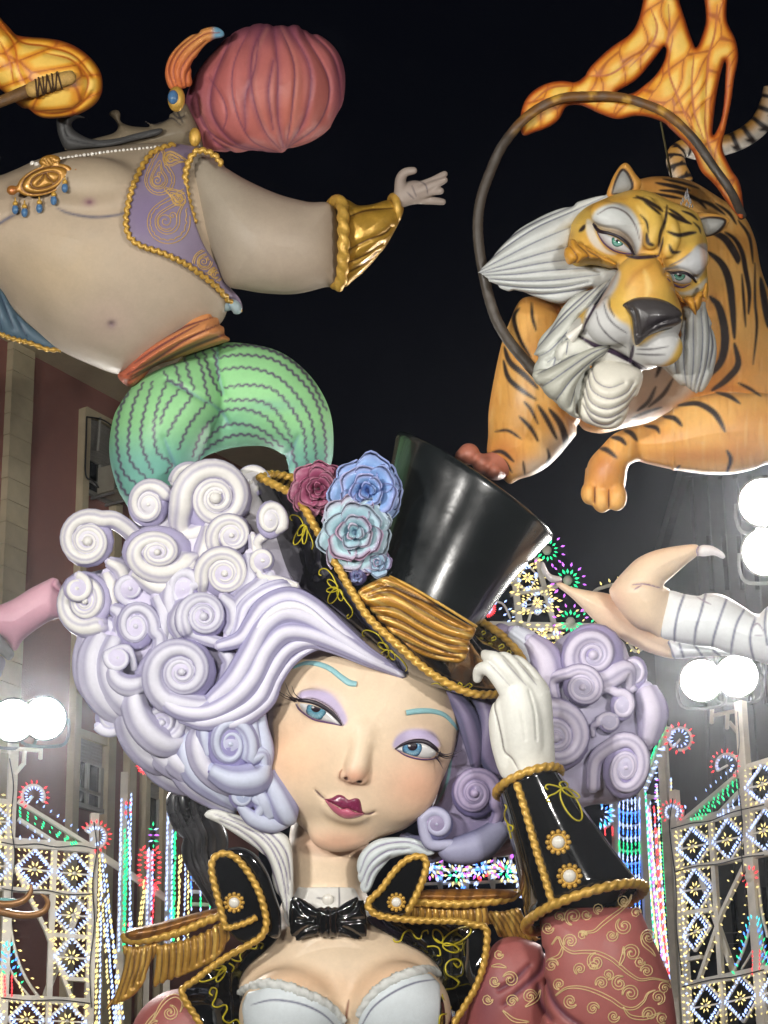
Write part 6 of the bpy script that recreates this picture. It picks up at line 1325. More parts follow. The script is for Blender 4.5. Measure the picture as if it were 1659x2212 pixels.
# ================================================================== fragments of other figures at the edges
pk = thing('pink_statue_arm', at(20, 1340, 31.), 'curved pink painted limb with grey cuff of a neighbouring figure', 'statue')
strand_body('limb', cJ([(-260,1420),(0,1330),(100,1285),(200,1222),(300,1172),(372,1140),(402,1188),(436,1250),(432,1330),(432,1408),(350,1430),(250,1490),(150,1570),(95,1640),(0,1545),(-260,1600)]), -150, 50, [cJ([(372,1150),(350,1200),(410,1260),(432,1320)])], C(206,158,172), C(176,118,140), M_PAINT, pk, extra=lambda col, V: mix(col, C(174,122,142), sm(1290, 1360, V[:, 1] - 0 * V[:, 0]) * .6))
strand_body('cuff', cJ([(-200,1420),(-30,1500),(30,1560),(96,1650),(60,1702),(0,1660),(-60,1640),(-200,1600)]), -120, 46, [], C(104,106,104), C(60,60,60), M_MATT, pk)
strand_body('sleeve', cJ([(-200,1640),(-20,1660),(36,1700),(20,1770),(-20,1830),(-200,1900)]), -150, 44, [], C(128,126,134), C(60,60,60), M_MATT, pk)
pony = thing('black_plume', at(450, 2000, 32.5), 'wavy black painted horsetail plume behind the white collar', 'plume')
M_HB = material('black_hair_paint', None, .3, noise=.2, coat=.2)
for i, (p, r, z) in enumerate(([( [(1300,500),(1260,600),(1300,740),(1390,850),(1370,960),(1420,1090),(1500,1230),(1570,1370)], [8,14,16,16,14,14,12,8], -250 ), ([(1360,480),(1330,600),(1370,740),(1440,850),(1430,960),(1470,1080),(1540,1220),(1600,1330)], [8,16,18,18,16,15,13,8], -240), ([(1440,470),(1420,600),(1450,740),(1510,850),(1510,980),(1540,1100),(1600,1230)], [10,18,20,18,17,14,10], -250), ([(1520,520),(1500,640),(1530,760),(1580,880),(1580,1000),(1620,1100)], [10,18,20,18,15,10], -260), ([(1280,560),(1290,660),(1340,780),(1400,900),(1400,1000),(1450,1120),(1520,1260)], [4,6,6,6,5,5,3], -228), ([(1400,500),(1400,640),(1440,760),(1480,860),(1480,980),(1520,1120)], [4,6,6,6,5,3], -222)])):
    q = cr([(*cK(a), z, b) for a, b in zip(p, r)], n=8); V, F = sweep(q[:, :3], q[:, 3] * 1.15, 12, lambda s, t: 1 + .08 * np.cos(t * 4)); col = base_col(V, C(58,58,60)); mix(col, C(26,26,28), sm(.2, -.4, noise2(V[:, 0] / 7, V[:, 1] / 22, i))); mix(col, C(120,122,122), .35 * sm(1720, 1690, V[:, 1])); build('hair_strand', V, F, M_HB, pony, col)
hn = thing('gold_horns', at(20, 1990, 31.), 'pair of curved gold hooks with a turquoise inlay before the light arch', 'ornament')
for p, r in (([(-120,1330),(0,1345),(100,1342),(180,1312),(222,1255),(226,1200)], [16,14,13,12,9,4]), ([(-140,1360),(-20,1392),(100,1420),(220,1426),(312,1400),(346,1345),(332,1300),(292,1270)], [16,15,14,13,12,10,8,3])):
    q = cr([(*cK(a), -60, b) for a, b in zip(p, r)], n=8); V, F = sweep(q[:, :3], q[:, 3] * .62, 12); col = base_col(V, C(150,106,58)); build('hook', V, F, M_GOLDV, hn, col)
strand_body('inlay', cK([(-150,1290),(0,1295),(80,1300),(130,1310),(60,1345),(0,1350),(-150,1345)]), -65, 8, [], C(110,170,168), C(60,100,100), M_PAINT, hn)
# ================================================================== ground
M_GROUND = material('paving', tuple(C(92, 88, 84)), .7, noise=.25, nscale=1.5, bump=.3, bscale=40)
g = build('ground', np.array([(-400, -200, 0), (400, -200, 0), (400, 900, 0), (-400, 900, 0)], float), np.array([(0, 1, 2, 3)]), M_GROUND, world_space=True, smooth=False, kind='structure')
# ================================================================== brown apartment building on the left
class Facade:
    """vertical plane through the pixel (u, v) at depth D, running along a compass direction"""
    def __init__(s, u, v, D, az):
        s.p = at(u, v, D); a = math.radians(az); s.d = np.array([math.sin(a), math.cos(a), 0]); s.n = np.array([math.cos(a), -math.sin(a), 0])
    def sh(s, u, v):
        r = ray(u, v); t = ((s.p - CAM) @ s.n) / (r @ s.n); q = CAM + r * t; return float((q - s.p) @ s.d), float(q[2])
    def pt(s, a, h, o): return s.p * np.array([1, 1, 0]) + s.d * a + s.n * o + np.array([0, 0, h])
    def box(s, name, a0, a1, h0, h1, o0, o1, m, parent=None, bev=0.):
        V = np.array([s.pt(a, h, o) for o in (o0, o1) for h in (h0, h1) for a in (a0, a1)])
        F = np.array([(0, 2, 3, 1), (4, 5, 7, 6), (0, 1, 5, 4), (2, 6, 7, 3), (0, 4, 6, 2), (1, 3, 7, 5)])
        return build(name, V, F, m, parent, world_space=True, smooth=False)
fc = Facade(60, 1600, 46., 32.)
M_BROWN = material('brown_render', tuple(C(140, 96, 86)), .85, noise=.14, nscale=.8, bump=.3, bscale=30)
M_CREAM = material('cream_stone', tuple(C(184, 172, 142)), .8, noise=.14, nscale=1.5, bump=.3, bscale=18)
M_GLASS = material('dark_window_glass', (.012, .016, .018), .08, noise=0, coat=.3)
M_SHUT = material('grey_shutter', tuple(C(140, 138, 130)), .6, noise=.1)
M_ALU = material('window_aluminium', tuple(C(150, 150, 142)), .45, noise=.08)
M_AC = material('air_unit_metal', tuple(C(150, 146, 132)), .55, noise=.12)
a_l, _ = fc.sh(-140, 1300); a_r, _ = fc.sh(560, 1500); top = fc.sh(65, 765)[1]
bld = thing('apartment_building', fc.pt(0, 0, -6), 'tall brown apartment building with cream stone strips and shuttered windows', 'building')
wall = fc.box('wall', a_l, a_r, 0, top, -12, 0, M_BROWN, bld)
fc.box('cornice', a_l, a_r, top, top + .5, -12.3, 1.1, M_CREAM, bld); fc.box('roof_edge', a_l, a_r, top + .5, top + .9, -12, 1.3, M_CREAM, bld)
p0, hA = fc.sh(4, 1005); p1, _ = fc.sh(53, 1005); h = fc.sh(30, 1640)[1]
fc.box('pilaster_shaft', p0, p1, 0, h - .012, .0, .16, M_CREAM, bld)
while h < top - .02:
    h2 = min(h + .46, top); fc.box('stone_block', p0 + .01 * rng.random(), p1 - .01 * rng.random(), h, h2 - .014, .0, .16 + .008 * rng.random(), M_CREAM, bld); h = h2
def strip(u0, u1, v, vt=None):
    s0, _ = fc.sh(u0, v); s1, _ = fc.sh(u1, v); fc.box('stone_strip', s0, s1, 0, top if vt is None else fc.sh(u0, vt)[1], 0, .18, M_CREAM, bld)
strip(163, 176, 1100, 880); strip(218, 234, 1700, 1080); strip(266, 281, 1640); strip(300, 309, 1760); strip(336, 346, 1800)
def window(u0, u1, vt, vb, vs, nb=2, shutter=True):
    s0, ht = fc.sh(u0, vt); s1, hb = fc.sh(u1, vb - (u1 - u0) * -.0); hb = fc.sh(u0, vb)[1]; hs = fc.sh(u0, vs)[1]
    w = fc.box('window', s0, s1, hb, ht, 0, .03, M_GLASS, bld)
    for k_ in range(nb + 1):
        x = s0 + (s1 - s0) * k_ / nb; fc.box('frame', x - .04, x + .04, hb, hs, .03, .09, M_ALU, w)
    fc.box('frame', s0 - .05, s1 + .05, hb - .06, hb + .03, .03, .12, M_ALU, w); m_ = hb + (hs - hb) * .36; fc.box('frame', s0, s1, m_ - .03, m_ + .03, .032, .088, M_ALU, w)
    fc.box('lintel', s0 - .1, s1 + .1, ht, ht + .16, .0, .14, M_CREAM, w)
    n = max(3, int((ht - hs) / .06))
    for i in range(n): fc.box('shutter_slat', s0 + .01, s1 - .01, hs + (ht - hs) * i / n, hs + (ht - hs) * (i + .86) / n, .03, .075, M_SHUT, w)
    return w
w1 = window(183, 244, 900, 1062, 992); window(155, 212, 1590, 1735, 1640); window(312, 335, 1690, 1850, 1720, 1)
# blind hanging out of the upper window, its cables and the air unit
s0, ht = fc.sh(186, 905); s1, hb = fc.sh(240, 1000)
s0b, hb2 = fc.sh(190, 1076); s1b, ht2 = fc.sh(236, 1022); hb2 = fc.sh(190, 1072)[1]; ht2 = fc.sh(190, 1016)[1]
ac = thing('air_conditioner', fc.pt((s0b + s1b) / 2, hb2, .3), 'boxy beige air conditioner under the upper window of the brown building', 'air conditioner')
fc.box('casing', s0b, s1b, hb2, ht2, .24, .66, M_AC, ac)
fc.box('grille', s0b + .06, s0b + (s1b - s0b) * .72, hb2 + .05, ht2 - .05, .66, .668, material('dark_grille', (.03, .03, .03), .5), ac)
for i in range(7):
    hh = hb2 + .07 + (ht2 - hb2 - .14) * i / 6; fc.box('grille_bar', s0b + .07, s0b + (s1b - s0b) * .71, hh - .008, hh + .008, .668, .68, M_AC, ac)
for x in (s0b + .1, s1b - .1): fc.box('bracket', x - .02, x + .02, hb2 - .05, hb2, .0, .6, M_STEEL, ac)
def cable(pts, r=.018, name='cable', m=None, parent=None): return build(name, *sweep(cr([fc.pt(*fc.sh(u, v), o) for u, v, o in pts], n=5), r, 6), m or material('black_cable', (.01, .01, .01), .5), parent or bld, world_space=True)
cable([(171,905,.2),(168,960,.22),(167,1030,.22),(176,1045,.3),(188,1060,.3)]); cable([(171,905,.2),(200,915,.3),(240,945,.3)]); cable([(196,908,.25),(190,945,.3),(187,980,.3)], .03, 'awning_arm', M_ALU)
gsx, gh = fc.sh(345, 1800)
for i in range(5): fc.box('window_bar', gsx + i * .16, gsx + i * .16 + .02, fc.sh(345, 1800)[1], fc.sh(345, 1757)[1], .12, .14, M_ALU, bld)
for v in (1758, 1778, 1798): hh = fc.sh(345, v)[1]; fc.box('window_bar', gsx - .05, gsx + .75, hh - .012, hh + .012, .14, .155, M_ALU, bld)
# dark block on the right, hardly lit
fr_ = Facade(1600, 1300, 62., 90.)
M_DARK = material('dark_concrete', tuple(C(74, 74, 74)), .9, noise=.4, nscale=.35, bump=.3, bscale=6)
db = thing('dark_building', fr_.pt(0, 0, -3), 'dim grey concrete building behind the floodlights beside the acrobat', 'building')
b0 = fr_.sh(1505, 1300)[0]; b1 = fr_.sh(1800, 1300)[0]; hT = fr_.sh(1560, 1035)[1]; lo_, hi_ = min(b0, b1), max(b0, b1)
fr_.box('wall', lo_, hi_, 0, hT, -10, 0, M_DARK, db); fr_.box('parapet', lo_ - .2, hi_ + .2, hT, hT + .5, -10.2, .25, M_DARK, db)
for i in range(9):
    x = lo_ + (hi_ - lo_) * (i + .5) / 9
    fr_.box('rib', x - .12, x + .12, 0, hT - .01, 0, .3, M_DARK, db)
    for j in range(8):
        z = hT - 2.2 - j * 3.1
        if z > 1 and i < 8: fr_.box('window', x + .35, x + (hi_ - lo_) / 9 - .35, z - .9, z + .6, 0, .04, M_GLASS, db)

# ================================================================== festival light arches
BC = {'white': (.42, .55, 1.), 'yellow': (1., .80, .3), 'blue': (.06, .22, 1.), 'green': (.02, .85, .3), 'red': (1., .05, .06), 'cyan': (.05, .7, .9), 'violet': (.6, .15, .9)}
BS = {'white': 2.1, 'yellow': 1.5, 'blue': 3.2, 'green': 1.6, 'red': 2.2, 'cyan': 2.2, 'violet': 1.8}
MB = {k_: material('bulb_' + k_, tuple(.6 * np.array(c)), .3, noise=0, emit=c, estr=BS[k_]) for k_, c in BC.items()}
BR = random.Random(21)
M_CABLE = material('black_cable', (.01, .01, .01), .5)
class Arch:
    def __init__(s, label, pl, pr, D, group='light arches', conv=lambda x: x, az=None):
        """pl, pr: two pixels of one level beam; D: depth of the first"""
        s.cv = conv; pl, pr = conv(pl), conv(pr)
        A = at(*pl, D)
        if az is None: B = at_height(*pr, A[2])
        else: B = A + np.array([math.cos(math.radians(az)), math.sin(math.radians(az)), 0])
        s.A = A; d = B - A; d[2] = 0; s.d = d / np.linalg.norm(d); s.n = np.array([s.d[1], -s.d[0], 0])
        if s.n @ (CAM - A) < 0: s.n = -s.n
        s.t = thing('light_arch', A * np.array([1, 1, 0]), label, 'light arch', group); s.b = {}
        s.px = D / FPX; s.k = D / 38.
    def q(s, p, o=0.):
        r = ray(*s.cv(tuple(p))); t = ((s.A - CAM) @ s.n) / (r @ s.n); return CAM + r * t + s.n * o
    def beam(s, p, q, w=.09, dp=.07, o=0., name='beam'):
        a, b = s.q(p, o), s.q(q, o); s.wbeam(a, b, w, dp, name)
    def wbeam(s, a, b, w, dp, name='beam'):
        T = b - a; L = np.linalg.norm(T); T /= L; x = np.cross(s.n, T)
        V = np.array([c + x * i * w / 2 + s.n * j * dp / 2 for c in (a, b) for i, j in ((-1, -1), (1, -1), (1, 1), (-1, 1))])
        build(name, V, np.array([(0, 1, 2, 3), (7, 6, 5, 4), (0, 4, 5, 1), (1, 5, 6, 2), (2, 6, 7, 3), (3, 7, 4, 0)]), M_WHITE, s.t, world_space=True, smooth=False)
    def curve(s, pts, w=.05, name='beam', n=7):
        q = cr([s.q(p) for p in pts], n=n); V, F = sweep(q, w / 2, 6); build(name, V, F, M_WHITE, s.t, world_space=True)
    def bulb(s, c, d, colr, L=.07, r=.016, o=.06):
        """one spindle bulb at world point c pointing along d"""
        d = d / (np.linalg.norm(d) + 1e-9); x = np.cross(s.n, d); c = c + s.n * o; L = min(L, .085) * s.k; r = min(r, .02) * s.k
        V = np.array([c - d * L * .42, c + x * r, c + s.n * r, c - x * r, c - s.n * r, c + d * L * .58])
        if BR.random() < .05: return                 # dead bulb
        jt = BR.uniform(.8, 1.15); V = c + (V - c) * jt + s.d * BR.uniform(-.006, .006) * s.k
        s.b.setdefault(colr, []).append((V, np.array([(0, 2, 1), (0, 3, 2), (0, 4, 3), (0, 1, 4), (5, 1, 2), (5, 2, 3), (5, 3, 4), (5, 4, 1)])))
    def row(s, pts, colr, sp=.16, off=0., dirn=None, L=.07, curve=False, r=.016):
        q = np.array([s.q(p) for p in pts]); q = cr(q, n=8) if curve else q; q = resample(q, n=max(2, int(sum(np.linalg.norm(np.diff(q, axis=0), axis=1)) / sp) + 1))
        T = np.gradient(q, axis=0)
        for i in range(len(q)):
            x = np.cross(s.n, T[i] / (np.linalg.norm(T[i]) + 1e-9)); c_ = colr if isinstance(colr, str) else colr[i % len(colr)]
            d = x * (1 if off >= 0 else -1) if dirn is None else (s.d * dirn[0] + np.array([0, 0, 1.]) * dirn[1])
            s.bulb(q[i] + x * off, d, c_, L, r)
    def star(s, c, colr='yellow', R=.13, arms=8, rc=.03, core=None):
        p = s.q(c)
        for k_ in range(arms):
            a = 2 * math.pi * (k_ + .5) / arms; d = s.d * math.cos(a) + np.array([0, 0, 1.]) * math.sin(a); s.bulb(p + d * R * .62, d, colr, R * .75, R * .13)
        V, F = ball((0, 0, 0), rc, 5, 8); build('rosette_hub', V + p + s.n * .04, F, M_WHITE, s.t, world_space=True)
        if core: s.bulb(p + s.n * .05, s.d, core, .12, .05)
    def cell(s, tl, tr, br, bl, inner='white', tri='yellow', star='yellow', sp=.052, beams=True):
        tl, tr, br, bl = [np.array(x, float) for x in (tl, tr, br, bl)]; T, R, B, L = (tl + tr) / 2, (tr + br) / 2, (bl + br) / 2, (tl + bl) / 2; c = (T + R + B + L) / 4
        for a, b in ((T, R), (R, B), (B, L), (L, T)):
            if beams: s.beam(a, b, .035, .04)
            s.row([a * .90 + b * .10, b * .90 + a * .10], inner, sp, -.03, L=.075, r=.017)
            s.row([(a * .84 + b * .16) * .82 + c * .18, (b * .84 + a * .16) * .82 + c * .18], inner, sp * 1.15, 0, L=.06, r=.014)
        if beams: s.beam(L, R, .025, .03)
        if tri:
            for k_, m in ((tl, (T, L)), (tr, (T, R)), (br, (R, B)), (bl, (B, L))):
                for fa, fb in ((.16, .16), (.16, .44), (.44, .16), (.16, .68), (.68, .16), (.42, .42)):
                    pp = k_ + (m[0] - k_) * fa + (m[1] - k_) * fb; dd = s.q(c) - s.q(k_); s.bulb(s.q(pp), dd, tri, .065, .016)
        if star: s.star(c, star)
    def scrollc(s, c, r, a0, a1, inner='white', outer='red', bar=True):
        th = np.radians(np.linspace(a0, a1, 16)); pts = [(c[0] + r * math.cos(t), c[1] + r * math.sin(t)) for t in th]; s.curve(pts, .055, n=3)
        n = 13
        for i in range(n):
            t = math.radians(a0 + (a1 - a0) * i / (n - 1)); d = s.q((c[0] + r * math.cos(t), c[1] + r * math.sin(t))) - s.q(c); d /= np.linalg.norm(d)
            s.bulb(s.q((c[0] + r * 1.24 * math.cos(t), c[1] + r * 1.24 * math.sin(t))), d, outer, .075); s.bulb(s.q((c[0] + r * .74 * math.cos(t), c[1] + r * .74 * math.sin(t))), -d, inner, .07)
        if bar: s.beam(c, (c[0] + r * math.cos(math.radians(a0)), c[1] + r * math.sin(math.radians(a0))), .03, .03)
    def wire(s, pts, r=.009):
        q = cr([s.q(p, .09) for p in pts], n=6); V, F = sweep(q, r, 5); build('cable', V, F, M_CABLE, s.t, world_space=True)
    def glow(s, p, e):
        ld = bpy.data.lights.new('bulb_glow', 'POINT'); ld.energy = e; ld.color = (.72, .82, 1.); ld.shadow_soft_size = 0.
        lo = bpy.data.objects.new('bulb_glow', ld); COL.objects.link(lo); lo.parent = s.t; lo.location = Vector(s.q(p, 1.3) - WL[s.t])
    def done(s):
        for k_, ms in s.b.items():
            o = build('bulbs', *join(ms), MB[k_], s.t, world_space=True, smooth=False, kind='stuff'); tag(o, 'small ' + ('blue white' if k_ == 'white' else k_) + ' bulbs')
# ---- left near arch
A1 = Arch('large white lattice light arch by the brown building, blue-white diamonds', (690,940), (0,893), 37.5, conv=cK)
def foot(arch, p, r=.045, w=.1, z=0.):
    a = arch.q(p); b = a.copy(); b[2] = z; arch.wbeam(b, a, w, w * .8, 'post')
foot(A1, (100,190), w=.14); foot(A1, (685,690), w=.13); foot(A1, (392,955), w=.09)
for p, q, w in (((-250,875),(700,942),.14),((-250,1215),(690,1282),.07),((372,1568),(665,1590),.07),((470,1885),(655,1898),.06),((-250,2010),(660,2058),.11),((-250,580),(100,612),.08)): A1.beam(p, q, w, .09, .004)
for c_ in ([(395,958),(685,988),(674,1285),(385,1268)], [(385,1268),(674,1285),(662,1590),(374,1570)], [(374,1570),(662,1590),(652,1896),(362,1880)], [(108,925),(395,958),(385,1262),(98,1238)], [(-190,890),(95,920),(92,1236),(-200,1215)], [(-190,600),(95,615),(100,890),(-190,880)], [(60,2032),(335,2046),(318,2330),(40,2320)], [(335,2046),(645,2060),(630,2345),(318,2330)], [(-220,2010),(50,2030),(30,2320),(-240,2300)]): A1.cell(*c_)
A1.beam((110,1085),(330,1530), .06); A1.beam((330,1530),(560,2150), .06)
A1.row([(90,1100),(310,1540),(540,2150)], 'yellow', .15, .05, L=.075); A1.row([(150,1100),(370,1540),(590,2150)], 'yellow', .15, -.03)
A1.row([(660,1000),(625,2200)], 'yellow', .12, 0, dirn=(1, .2)); A1.row([(640,1000),(605,2200)], 'yellow', .2, 0, dirn=(-1, .2)); A1.row([(20,560),(-10,900)], 'yellow', .16, 0)
A1.curve([(70,1460),(95,1620),(140,1780),(210,1920),(290,2030)], .05); A1.curve([(60,1460),(45,1620),(10,1780),(-60,1930)], .05); A1.curve([(65,1800),(120,1900),(210,2010)], .04); A1.curve([(55,1800),(20,1890),(-60,1990)], .04)
A1.row([(100,1470),(125,1620),(175,1780),(240,1900),(300,2020)], 'yellow', .15, 0, curve=True, dirn=(1, .2)); A1.row([(30,1470),(10,1620),(-30,1780)], 'yellow', .15, 0, curve=True, dirn=(-1, .2))
for k_, c_ in enumerate(('cyan', 'cyan', 'blue', 'cyan', 'blue', 'green')):
    A1.row([(45 + 12 * k_, 1630 + 45 * k_), (75 + 16 * k_, 1640 + 55 * k_)], c_, .09, 0, L=.075); A1.row([(40 - 4 * k_, 1640 + 40 * k_), (20 - 10 * k_, 1650 + 50 * k_)], c_, .09, 0, L=.075)
for k_ in range(6): A1.row([(30, 1880 + 26 * k_), (80, 1880 + 26 * k_)], 'red', .1, 0, dirn=(0, 1)); A1.row([(5, 1860 + 30 * k_), (110 + 10 * k_, 1870 + 26 * k_)], 'yellow', .3, 0)
A1.beam((130,598),(690,945), .06); A1.beam((130,728),(410,908), .06); A1.row([(200,600),(640,905)], 'white', .12, .06)
for f in (.25, .5, .75): A1.row([(140, 630 + 110 * f), (560 + 60 * f - 120 * f, 900 + 20 * f)], 'green', .13, 0, dirn=(.6, 1), L=.075)
A1.row([(140,760),(350,890)], 'white', .12, 0, dirn=(0, 1)); A1.row([(140,870),(340,890)], 'white', .12, 0, dirn=(0, 1)); A1.row([(140,800),(230,860)], 'white', .14, 0, dirn=(.5, 1))
A1.wbeam(A1.q((620,1290), -.25), A1.q((330,2060), -.25), .1, .06, 'brace'); A1.scrollc((240,565), 80, 130, 390); A1.scrollc((685,858), 84, 215, 450)
for pts in ([(0,905),(120,925),(260,918),(400,940),(560,930),(690,955)], [(60,300),(88,500),(70,760),(98,1000),(75,1300),(90,1500)], [(670,760),(690,960),(660,1200),(672,1500),(640,1800),(650,2100)], [(0,1240),(150,1262),(300,1250),(480,1282),(660,1280)], [(0,2030),(200,2050),(420,2046),(640,2070)]): A1.wire(pts)
A1.glow((250,1150), 14); A1.glow((480,1800), 14); A1.done()
# ---- right near arch
A2 = Arch('large white lattice light arch under the paired floodlights, blue-white diamonds', (590,943), (1190,783), 39., conv=cM)
foot(A2, (1012,130), w=.16); foot(A2, (585,705), w=.14); foot(A2, (825,905), w=.09)
for p, q, w in (((568,948),(1300,755),.14),((612,1222),(1300,1092),.07),((638,1500),(858,1472),.07),((655,1800),(765,1780),.06),((660,1968),(1300,1835),.12),((1035,560),(1300,480),.08)): A2.beam(p, q, w, .09, .004)
for c_ in ([(592,958),(826,905),(838,1180),(615,1215)], [(615,1215),(838,1180),(858,1470),(640,1500)], [(640,1500),(858,1470),(790,1690),(655,1795)], [(826,905),(1045,852),(1060,1138),(838,1180)], [(1045,852),(1300,780),(1312,1075),(1060,1138)], [(1040,562),(1290,480),(1298,770),(1045,832)], [(685,1965),(905,1925),(922,2225),(705,2260)], [(905,1925),(1132,1872),(1152,2178),(922,2225)], [(1132,1872),(1360,1820),(1380,2120),(1152,2178)]): A2.cell(*c_)
A2.beam((1060,1145),(900,1480), .06); A2.beam((900,1480),(735,1960), .06); A2.row([(1050,1180),(925,1480),(755,1960)], 'yellow', .14, .04, L=.075); A2.row([(1010,1180),(880,1480),(720,1940)], 'yellow', .15, -.03)
A2.row([(610,1000),(670,2200)], 'yellow', .1, 0, dirn=(-1, .2)); A2.row([(640,1000),(700,2200)], 'yellow', .13, 0, dirn=(1, .2)); A2.row([(650,1300),(690,2200)], 'white', .14, 0)
A2.curve([(1108,1300),(1095,1480),(1060,1650),(1010,1790),(955,1895)], .05); A2.curve([(1128,1300),(1150,1480),(1190,1650)], .05); A2.curve([(1118,1640),(1090,1740),(1020,1860)], .04); A2.curve([(1122,1640),(1150,1700),(1190,1790)], .04)
A2.row([(1075,1330),(1060,1480),(1020,1650),(960,1800),(920,1880)], 'yellow', .14, 0, curve=True, dirn=(-1, .2)); A2.row([(1140,1330),(1170,1480),(1200,1560)], 'yellow', .14, 0, curve=True, dirn=(1, .2))
for k_, c_ in enumerate(('cyan', 'cyan', 'blue', 'green', 'blue', 'green', 'blue', 'green')):
    A2.row([(1100 - 13 * k_, 1520 + 45 * k_), (1080 - 14 * k_, 1530 + 50 * k_)], c_, .07, 0, L=.11); A2.row([(1135 + 6 * k_, 1530 + 40 * k_), (1150 + 10 * k_, 1540 + 44 * k_)], c_, .07, 0, L=.11)
for k_ in range(6): A2.row([(1108, 1750 + 28 * k_), (1155, 1745 + 28 * k_)], 'red', .1, 0, dirn=(0, 1))
A2.star((1092,1262), 'red', .22, 10, .1)
A2.beam((600,935),(1015,588), .06); A2.beam((845,885),(1020,700), .06); A2.row([(650,860),(980,590)], 'white', .12, .06)
for f in (.2, .42, .64, .86): A2.row([(690 + 100 * f, 895 - 10 * f), (1010, 610 + 90 * f)], 'green', .11, 0, dirn=(-.4, 1), L=.075)
for f in (.2, .5, .8): A2.row([(870 + 60 * f, 870 - 10 * f), (1020, 730 + 80 * f)], 'white', .12, 0, dirn=(0, 1))
A2.wbeam(A2.q((690,1250), -.25), A2.q((925,1940), -.25), .1, .06, 'brace'); A2.scrollc((930,540), 72, -210, 50); A2.scrollc((586,845), 56, 130, 400)
for pts in ([(590,955),(720,920),(840,905),(980,850),(1190,800)], [(1020,200),(1030,400),(1015,600),(1050,900),(1045,1100),(1080,1500)], [(600,760),(580,960),(620,1300),(625,1600),(660,1900)], [(620,1230),(760,1195),(900,1182),(1060,1140),(1190,1125)], [(665,1975),(850,1930),(1000,1910),(1190,1865)]): A2.wire(pts)
A2.glow((800,1150), 14); A2.glow((850,1800), 14); A2.done()
# ---- second arch on the right: green ribbon and scroll
A3 = Arch('slim white light arch with a green bulb ribbon beside the lilac curls', (500,750), (600,735), 45., conv=cM)
foot(A3, (505,450), w=.14); A3.beam((575,285),(395,700), .07); A3.beam((545,290),(400,620), .05); A3.beam((410,745),(520,745), .06)
for f in (.15, .38, .62, .85): A3.row([(540 - 30 * f, 300 + 20 * f), (400 - 18 * f, 580 + 80 * f)], 'green', .12, 0, dirn=(.3, 1), L=.12)
for f in (0, .5): A3.row([(520 - 40 * f, 440), (405 + 15 * f, 690)], 'white', .12, 0, L=.11)
A3.row([(475,520),(478,780)], 'white', .1, 0); A3.row([(480,640),(470,760)], 'violet', .1, 0)
A3.scrollc((625,370), 72, -230, 100)
A3.row([(440,790),(490,790)], 'white', .1, 0); A3.row([(430,830),(500,830)], 'red', .1, 0, dirn=(0, -1)); A3.row([(530,430),(585,330)], 'white', .12, 0)
A3.done()
# ---- blue and green fan column
A4 = Arch('tall light panel of curved blue and green bulb rows', (215,1080), (360,1090), 47., conv=cM)
for x in (195, 365): foot(A4, (x, 745 if x == 195 else 690), w=.13)
rows_ = ['white', 'white', 'blue', 'blue', 'white', 'blue', 'white', 'green', 'green', 'white', 'blue', 'blue', 'white', 'blue', 'white', 'white', 'blue', 'white']
for i, c_ in enumerate(rows_ + rows_[:8]):
    y = 745 + i * 41
    if i % 2 == 0: A4.curve([(210, y + 5), (285, y + 24), (358, y + 16)], .045)
    for f in (0, 18): A4.row([(222, y + 8 + f), (285, y + 26 + f), (352, y + 18 + f)], c_, .085, 0, dirn=(0, 1), L=.1, curve=True)
for r_, c_ in ((40, 'white'), (58, 'blue'), (76, 'cyan'), (94, 'white')):
    A4.row([(110 - r_ * .2 + r_ * math.cos(a), 860 + r_ * .9 * math.sin(a)) for a in np.linspace(-1.4, 1.5, 8)], c_, .1, 0, L=.11)
A4.curve([(165,740),(180,860),(170,920),(130,950)], .06)
for y in (950, 970, 990): A4.row([(130, y), (178, y + 4)], 'red', .09, 0, dirn=(0, 1))
A4.done()
# ---- bundle of receding columns, right
A5 = Arch('row of slim receding light columns strung with white, green and yellow bulbs', (400,1200), (560,1200), 50., conv=cM, group='receding light columns')
for x0, x1, cs in ((376,470,('white',)),(392,500,('green','white')),(384,520,('yellow',)),(410,540,('white','violet')),(452,560,('red','red','white')),(470,570,('yellow','white')),(492,590,('green',)),(505,600,('white','green')),(560,625,('white','yellow')),(540,612,('white',)),(425,555,('white','yellow')),(520,620,('white',)),(578,640,('yellow','white'))):
    y0 = 640 + (x0 % 7) * 45; A5.row([(x0, y0), (x0 + (x1 - x0) * .45, 1500), (x1 + 25, 2250)], cs, .075, 0, dirn=(.15, 1), L=.11, curve=True, r=.024)
for x in (410, 470, 540): foot(A5, (x, 730 if x != 470 else 960), w=.12)
A5.done()
